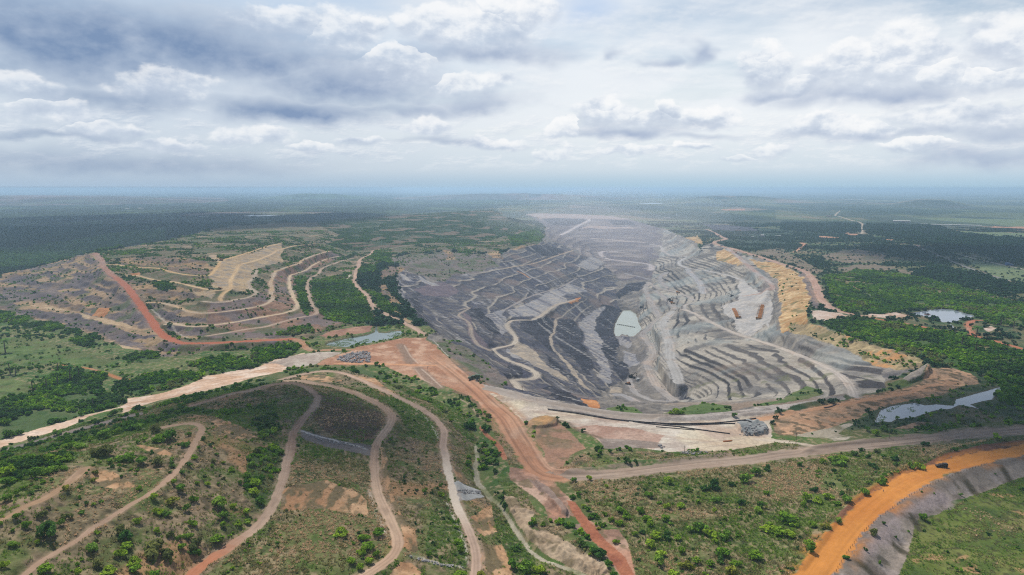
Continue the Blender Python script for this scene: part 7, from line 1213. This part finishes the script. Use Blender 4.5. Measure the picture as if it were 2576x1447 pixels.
# ------------------------------------------------------------------ sky, sun, air, camera
SUN_EL, SUN_AZ = R(58), R(-35)         # azimuth from +Y towards +X
def build_sky():
    w = bpy.data.worlds.new('World'); scene.world = w; w.use_nodes = True; nt = w.node_tree; N = nt.nodes; L = nt.links; N.clear()
    out = N.new('ShaderNodeOutputWorld'); bg = N.new('ShaderNodeBackground'); L.new(bg.outputs[0], out.inputs[0])
    sky = N.new('ShaderNodeTexSky'); sky.sky_type = 'NISHITA'; sky.sun_disc = False; sky.sun_elevation = SUN_EL; sky.sun_rotation = SUN_AZ; sky.altitude = 200; sky.dust_density = 1; sky.air_density = 1.2
    def inp(sock, v):
        if hasattr(v, 'links'): L.new(v, sock)
        else: sock.default_value = v
    def M(op, a, b=0., c=None):
        n = N.new('ShaderNodeMath'); n.operation = op; inp(n.inputs[0], a); inp(n.inputs[1], b)
        if c is not None: inp(n.inputs[2], c)
        return n.outputs[0]
    def VM(op, a, b):
        n = N.new('ShaderNodeVectorMath'); n.operation = op; inp(n.inputs[0], a)
        if b is not None: inp(n.inputs[1], b)
        return n.outputs['Value'] if op in ('LENGTH', 'DOT_PRODUCT') else n.outputs[0]
    def SS(lo, hi, x):
        n = N.new('ShaderNodeMapRange'); n.interpolation_type = 'SMOOTHSTEP'; inp(n.inputs[0], x); n.inputs[1].default_value = lo; n.inputs[2].default_value = hi; return n.outputs[0]
    def NZ(vec, scale, detail, rough=.55, lac=2.):
        n = N.new('ShaderNodeTexNoise'); n.inputs['Scale'].default_value = scale; n.inputs['Detail'].default_value = detail; n.inputs['Roughness'].default_value = rough; n.inputs['Lacunarity'].default_value = lac; inp(n.inputs['Vector'], vec); return n.outputs['Fac']
    def MC(f, a, b):
        n = N.new('ShaderNodeMix'); n.data_type = 'RGBA'; inp(n.inputs[0], f); inp(n.inputs[6], a); inp(n.inputs[7], b); return n.outputs[2]
    def XYZ(x, y, z=0.):
        n = N.new('ShaderNodeCombineXYZ'); inp(n.inputs[0], x); inp(n.inputs[1], y); inp(n.inputs[2], z); return n.outputs[0]
    def hue(r, g, b): return (*[float(q) * 9.4 for q in lin((r, g, b), 1)], 1)
    tc = N.new('ShaderNodeTexCoord'); sp = N.new('ShaderNodeSeparateXYZ'); L.new(tc.outputs['Generated'], sp.inputs[0]); x, y, z = sp.outputs
    A = M('ARCTAN2', x, y); hyp = M('SQRT', M('ADD', M('MULTIPLY', x, x), M('MULTIPLY', y, y))); E = M('DIVIDE', z, M('MAXIMUM', hyp, .02))
    P = XYZ(A, M('MULTIPLY', E, 1.5)); PL = VM('DIVIDE', XYZ(x, y, 0.), XYZ(M('ADD', M('MAXIMUM', z, 0.), .05), M('ADD', M('MAXIMUM', z, 0.), .05), 1.))
    wa = M('SUBTRACT', NZ(P, 9, 3), .5); wb = M('SUBTRACT', NZ(VM('ADD', P, (7.3, 2.1, 4.)), 9, 3), .5)
    wc = M('SUBTRACT', NZ(P, 34, 3), .5); wd = M('SUBTRACT', NZ(VM('ADD', P, (3.3, 9.1, 2.)), 34, 3), .5)
    Pw = XYZ(M('ADD', A, M('ADD', M('MULTIPLY', wa, .10), M('MULTIPLY', wc, .035))), M('ADD', E, M('ADD', M('MULTIPLY', wb, .045), M('MULTIPLY', wd, .022))))
    Ps = XYZ(M('ADD', A, M('MULTIPLY', wa, .16)), M('ADD', E, M('ADD', M('MULTIPLY', wb, .05), M('MULTIPLY', wd, .008))))
    def ang(u, v):
        X, Y = (u - CU) / FOC, -(v - CV) / FOC; dy = CP + SP * Y; dz = -SP + CP * Y
        return math.atan2(X, dy), dz / math.hypot(X, dy)
    # pale veil, greyer to the left, blue grey air low down
    side = SS(-.55, .25, A)
    veil = MC(side, hue(208, 219, 232), hue(241, 245, 249)); low = MC(side, hue(188, 204, 221), hue(200, 217, 231))
    n_pl = NZ(VM('MULTIPLY', PL, (.55, .55, 1.)), 1.0, 7, .55); n_pl2 = NZ(VM('MULTIPLY', PL, (.22, .22, 1.)), 1.0, 4, .5)
    alpha = M('MAXIMUM', SS(.30, .62, M('ADD', n_pl, M('MULTIPLY', M('SUBTRACT', .3, E), .5))), SS(.30, .04, E))
    c = MC(M('MULTIPLY', alpha, .93), sky.outputs[0], MC(SS(.0, .10, E), low, veil))
    blue = M('MULTIPLY', SS(1., 0., VM('LENGTH', VM('MULTIPLY', VM('SUBTRACT', Ps, (*ang(1480, 20), 0.)), (1 / .10, 1 / .045, 0.)), None)), .75)
    c = MC(blue, c, hue(186, 208, 238))
    # broken layer streaks
    lay = SS(.50, .68, n_pl); c = MC(M('MULTIPLY', lay, M('MULTIPLY', SS(.015, .06, E), .08)), c, MC(side, hue(172, 190, 214), hue(220, 228, 238)))
    lay2 = SS(.54, .70, NZ(VM('MULTIPLY', PL, (.9, .9, 1.)), 1.0, 8, .6)); c = MC(M('MULTIPLY', lay2, M('MULTIPLY', SS(.02, .07, E), .15)), c, MC(side, hue(222, 228, 236), hue(246, 248, 250)))
    # receding rows of small heaped clouds
    for sa, se, lo, hi, op, sd_ in ((8., 19., (.07, .16), (.6, .45), .32, 0.), (19., 52., (.015, .05), (.14, .08), .45, 5.)):
        QC = XYZ(M('MULTIPLY', A, sa), M('MULTIPLY', E, se), sd_)
        h1 = NZ(QC, 1., 8, .6); h2 = NZ(VM('ADD', QC, (-.07, .26, 0.)), 1., 8, .6); h3 = NZ(VM('ADD', QC, (-.02, .07, 0.)), 1., 8, .6)
        hs = M('ADD', M('MULTIPLY', M('SUBTRACT', h1, h2), 2.0), M('MULTIPLY', M('SUBTRACT', h1, h3), 4.0))
        hcol = MC(SS(-.6, .6, hs), MC(side, hue(166, 184, 208), hue(206, 216, 230)), MC(side, hue(236, 240, 245), hue(250, 250, 250)))
        c = MC(M('MULTIPLY', M('MULTIPLY', SS(.43, .60, h1), M('MULTIPLY', SS(*lo, E), SS(*hi, E))), op), c, hcol)
    # dark grey masses across the sky
    dark = None
    for u, v, rx, ry, k in SKY_DARK:
        a, e = ang(u, v); d = VM('LENGTH', VM('MULTIPLY', VM('SUBTRACT', Ps, (a, e, 0.)), (FOC / rx, FOC / ry, 0.)), None)
        t = M('MULTIPLY', SS(1.45, .0, d), k); dark = t if dark is None else M('MAXIMUM', dark, t)
    dn = M('MULTIPLY', dark, M('ADD', .98, M('MULTIPLY', M('ADD', wb, wd), .9)))
    c = MC(M('MINIMUM', dn, 1.), c, MC(side, hue(126, 150, 184), hue(156, 173, 202)))
    # heaped clouds: lit tops, grey flat bases
    D = None; SH = None
    for u, v, rx, ry, br in SKY_HEAPS:
        a, e = ang(u, v); q = VM('MULTIPLY', VM('SUBTRACT', Pw, (a, e, 0.)), (FOC / rx, FOC / ry, 0.)); d = M('SUBTRACT', 1., VM('LENGTH', q, None))
        s2 = N.new('ShaderNodeSeparateXYZ'); L.new(q, s2.inputs[0]); sh = M('ADD', M('MULTIPLY', s2.outputs[1], .75), br - .22)
        if D is None: D, SH = d, sh
        else:
            g = M('GREATER_THAN', d, D); n = N.new('ShaderNodeMix'); n.data_type = 'FLOAT'; inp(n.inputs[0], g); inp(n.inputs[2], SH); inp(n.inputs[3], sh); SH = n.outputs[0]; D = M('MAXIMUM', d, D)
    f1 = NZ(P, 42, 8, .62); f2 = NZ(VM('ADD', P, (-.004, .012, 0.)), 42, 8, .62)
    g1 = NZ(P, 18, 4, .5); g2 = NZ(VM('ADD', P, (-.008, .022, 0.)), 18, 4, .5)
    dens = M('ADD', M('MINIMUM', M('MULTIPLY', D, 1.7), .9), M('ADD', M('MULTIPLY', M('SUBTRACT', f1, .5), 1.0), M('MULTIPLY', M('SUBTRACT', g1, .5), .5)))
    al = SS(-.05, 1.0, M('DIVIDE', dens, M('ADD', .5, M('MULTIPLY', SS(.7, -.3, SH), 1.3)))); relief = M('ADD', M('MULTIPLY', M('SUBTRACT', f1, f2), 1.15), M('MULTIPLY', M('SUBTRACT', g1, g2), 1.9))
    lit = M('ADD', M('SUBTRACT', SH, .08), relief)
    r = N.new('ShaderNodeValToRGB'); inp(r.inputs[0], SS(-.5, 1.15, lit)); cr = r.color_ramp; cr.elements[0].color = tuple(q / 10 if i < 3 else 1 for i, q in enumerate(hue(172, 187, 210))); cr.elements[1].color = tuple(q / 10 if i < 3 else 1 for i, q in enumerate(hue(252, 252, 252)))
    em = cr.elements.new(.45); em.color = tuple(q / 10 if i < 3 else 1 for i, q in enumerate(hue(206, 216, 230))); em = cr.elements.new(.75); em.color = tuple(q / 10 if i < 3 else 1 for i, q in enumerate(hue(236, 240, 245)))
    cc = N.new('ShaderNodeVectorMath'); cc.operation = 'SCALE'; L.new(r.outputs[0], cc.inputs[0]); cc.inputs['Scale'].default_value = 10.
    fade = M('MULTIPLY', al, SS(.0, .07, E)); c = MC(M('MULTIPLY', fade, M('ADD', .66, M('MULTIPLY', side, .14))), c, cc.outputs[0])
    c = MC(SS(.03, -.004, E), c, MC(side, hue(168, 190, 212), hue(170, 200, 220)))
    L.new(c, bg.inputs[0]); bg.inputs[1].default_value = .1
    w.cycles.sampling_method = 'MANUAL'; w.cycles.sample_map_resolution = 256
SKY_DARK = [(300, 105, 470, 95, 1.), (60, 60, 300, 90, .85), (640, 150, 320, 60, .8), (870, 215, 240, 60, .8), (740, 280, 240, 30, .95), (1010, 275, 180, 24, .6), (290, 245, 170, 34, .6), (1230, 138, 200, 26, .75), (1190, 262, 150, 26, .6), (60, 170, 160, 30, .5),
            (2170, 248, 200, 20, .8), (1940, 240, 100, 16, .7), (1570, 335, 150, 16, .75), (1740, 130, 32, 28, .7), (1670, 148, 45, 12, .6), (1560, 135, 22, 12, .5), (2230, 338, 200, 14, .6), (2480, 395, 160, 26, .6), (2570, 330, 100, 26, .55), (130, 348, 150, 10, .6), (300, 415, 420, 28, .5), (1150, 360, 160, 10, .5), (1750, 345, 120, 10, .45)]
SKY_HEAPS = [(1210, 95, 200, 80, .5), (1310, 30, 95, 75, .85), (1110, 75, 120, 62, .7), (1260, 8, 60, 40, .95), (1000, 180, 150, 70, .45), (860, 90, 130, 70, .55), (2200, 190, 180, 80, .5), (2270, 130, 115, 66, .75), (1925, 190, 80, 74, .55), (1935, 140, 42, 38, .85), (2130, 150, 70, 50, .75), (2030, 222, 70, 36, .45),
             (1520, 302, 110, 46, .5), (1500, 268, 55, 30, .85), (1660, 308, 150, 32, .5), (1790, 295, 70, 30, .6), (1425, 328, 46, 32, .9), (1700, 282, 40, 28, .75), (2120, 335, 150, 38, .55), (2400, 305, 170, 48, .5), (2530, 115, 90, 80, .6), (2510, 195, 110, 48, .55), (2070, 322, 70, 36, .7), (2360, 200, 90, 60, .5),
             (110, 290, 130, 44, .62), (270, 335, 120, 26, .5), (420, 225, 120, 46, .55), (640, 345, 100, 30, .62), (760, 376, 70, 18, .62), (450, 372, 110, 18, .45), (1070, 325, 70, 36, .7), (900, 360, 90, 18, .5), (940, 62, 46, 28, .9), (1590, 380, 80, 16, .7), (1740, 376, 50, 14, .75), (1945, 382, 70, 22, .65), (1855, 404, 60, 10, .7), (1250, 362, 90, 18, .7), (1390, 380, 60, 18, .7), (2320, 368, 90, 14, .6), (60, 230, 110, 40, .5), (700, 60, 140, 46, .5), (1180, 220, 150, 40, .5)]
build_sky()
sd = bpy.data.lights.new('sun', 'SUN'); sd.energy = 4.7; sd.angle = R(3); sd.color = (1, .95, .88); so = bpy.data.objects.new('sun', sd); link(so)
d = Vector((math.sin(SUN_AZ) * math.cos(SUN_EL), math.cos(SUN_AZ) * math.cos(SUN_EL), math.sin(SUN_EL))); so.rotation_euler = d.to_track_quat('Z', 'Y').to_euler(); so.location = (0, 0, 600)
cam = bpy.data.cameras.new('camera'); co_ = bpy.data.objects.new('camera', cam); link(co_); scene.camera = co_
cam.sensor_width = 36; cam.lens = 36 * FOC / 2576; cam.clip_start = 5; cam.clip_end = 300000
co_.location = (0, 0, EYE); co_.rotation_euler = (R(90) - PITCH, 0, 0)
def haze():
    me = bpy.data.meshes.new('haze'); a = 88000; z0, z1 = -116, EYE + 8
    v = [(x, y, z) for z in (z0, z1) for x, y in ((-a, -a), (a, -a), (a, a), (-a, a))]
    me.from_pydata(v, [], [(0, 3, 2, 1), (4, 5, 6, 7), (0, 1, 5, 4), (1, 2, 6, 5), (2, 3, 7, 6), (3, 0, 4, 7)]); me.update()
    m = bpy.data.materials.new('air'); m.use_nodes = True; nt = m.node_tree; nt.nodes.clear(); o = nt.nodes.new('ShaderNodeOutputMaterial'); p = nt.nodes.new('ShaderNodeVolumePrincipled')
    p.inputs['Color'].default_value = (.52, .73, .94, 1); p.inputs['Density'].default_value = HAZE_D; p.inputs['Anisotropy'].default_value = .2; nt.links.new(p.outputs[0], o.inputs['Volume'])
    me.materials.append(m); ob = bpy.data.objects.new('haze', me); link(ob); tag(ob, 'pale blue haze thickening towards the horizon', 'haze', kind='stuff')
HAZE_D = .8e-4
haze()
scene.view_settings.view_transform = 'Standard'; scene.view_settings.look = 'None'; scene.view_settings.gamma = 1; scene.view_settings.exposure = .1
scene.cycles.use_denoising = False; scene.cycles.filter_width = 1.15; scene.cycles.use_adaptive_sampling = False; scene.cycles.volume_bounces = 1; scene.cycles.max_bounces = 6; scene.cycles.diffuse_bounces = 2

# unseen cumulus shells added overhead to shade parts of the plain
def cloud(label, gx_, gy_, rx, ry, sd, alt=2300.):
    bm = bmesh.new(); bmesh.ops.create_icosphere(bm, subdivisions=5, radius=1); from mathutils import noise as mn
    for v in bm.verts:
        n = mn.fractal(v.co * 1.7 + Vector((sd, 3, 1)), 1., 2.1, 5); v.co *= 1 + .42 * n; v.co = Vector((v.co.x * rx, v.co.y * ry, (v.co.z if v.co.z > 0 else v.co.z * .25) * 300))
    for f in bm.faces: f.smooth = True
    me = bpy.data.meshes.new('cloud'); bm.to_mesh(me); bm.free()
    m = bpy.data.materials.get('vapour')
    if m is None:
        m = bpy.data.materials.new('vapour'); m.use_nodes = True; nt = m.node_tree; nt.nodes.clear(); o = nt.nodes.new('ShaderNodeOutputMaterial'); df = nt.nodes.new('ShaderNodeBsdfDiffuse'); tl = nt.nodes.new('ShaderNodeBsdfTranslucent'); mx = nt.nodes.new('ShaderNodeMixShader'); mx.inputs[0].default_value = .6
        df.inputs[0].default_value = (.9, .9, .92, 1); tl.inputs[0].default_value = (.9, .9, .92, 1); nt.links.new(df.outputs[0], mx.inputs[1]); nt.links.new(tl.outputs[0], mx.inputs[2]); nt.links.new(mx.outputs[0], o.inputs['Surface'])
    me.materials.append(m); k = alt / math.tan(SUN_EL); ob = bpy.data.objects.new('cloud', me); link(ob); ob.location = (gx_ + k * math.sin(SUN_AZ), gy_ + k * math.cos(SUN_AZ), alt); tag(ob, label, 'cloud', kind='structure')
cloud('broad unseen cumulus added overhead to shade the woods behind the left hill', -2250, 4100, 1450, 1700, 2)
cloud('unseen cumulus added overhead to shade the bush at the far right', 1650, 2250, 480, 330, 9)
cloud('small unseen cumulus added overhead to shade the field end of the grey road', 560, 620, 230, 120, 14)
cloud('small unseen cumulus added overhead to shade the brown slope of the near hill', -215, 600, 120, 60, 17)
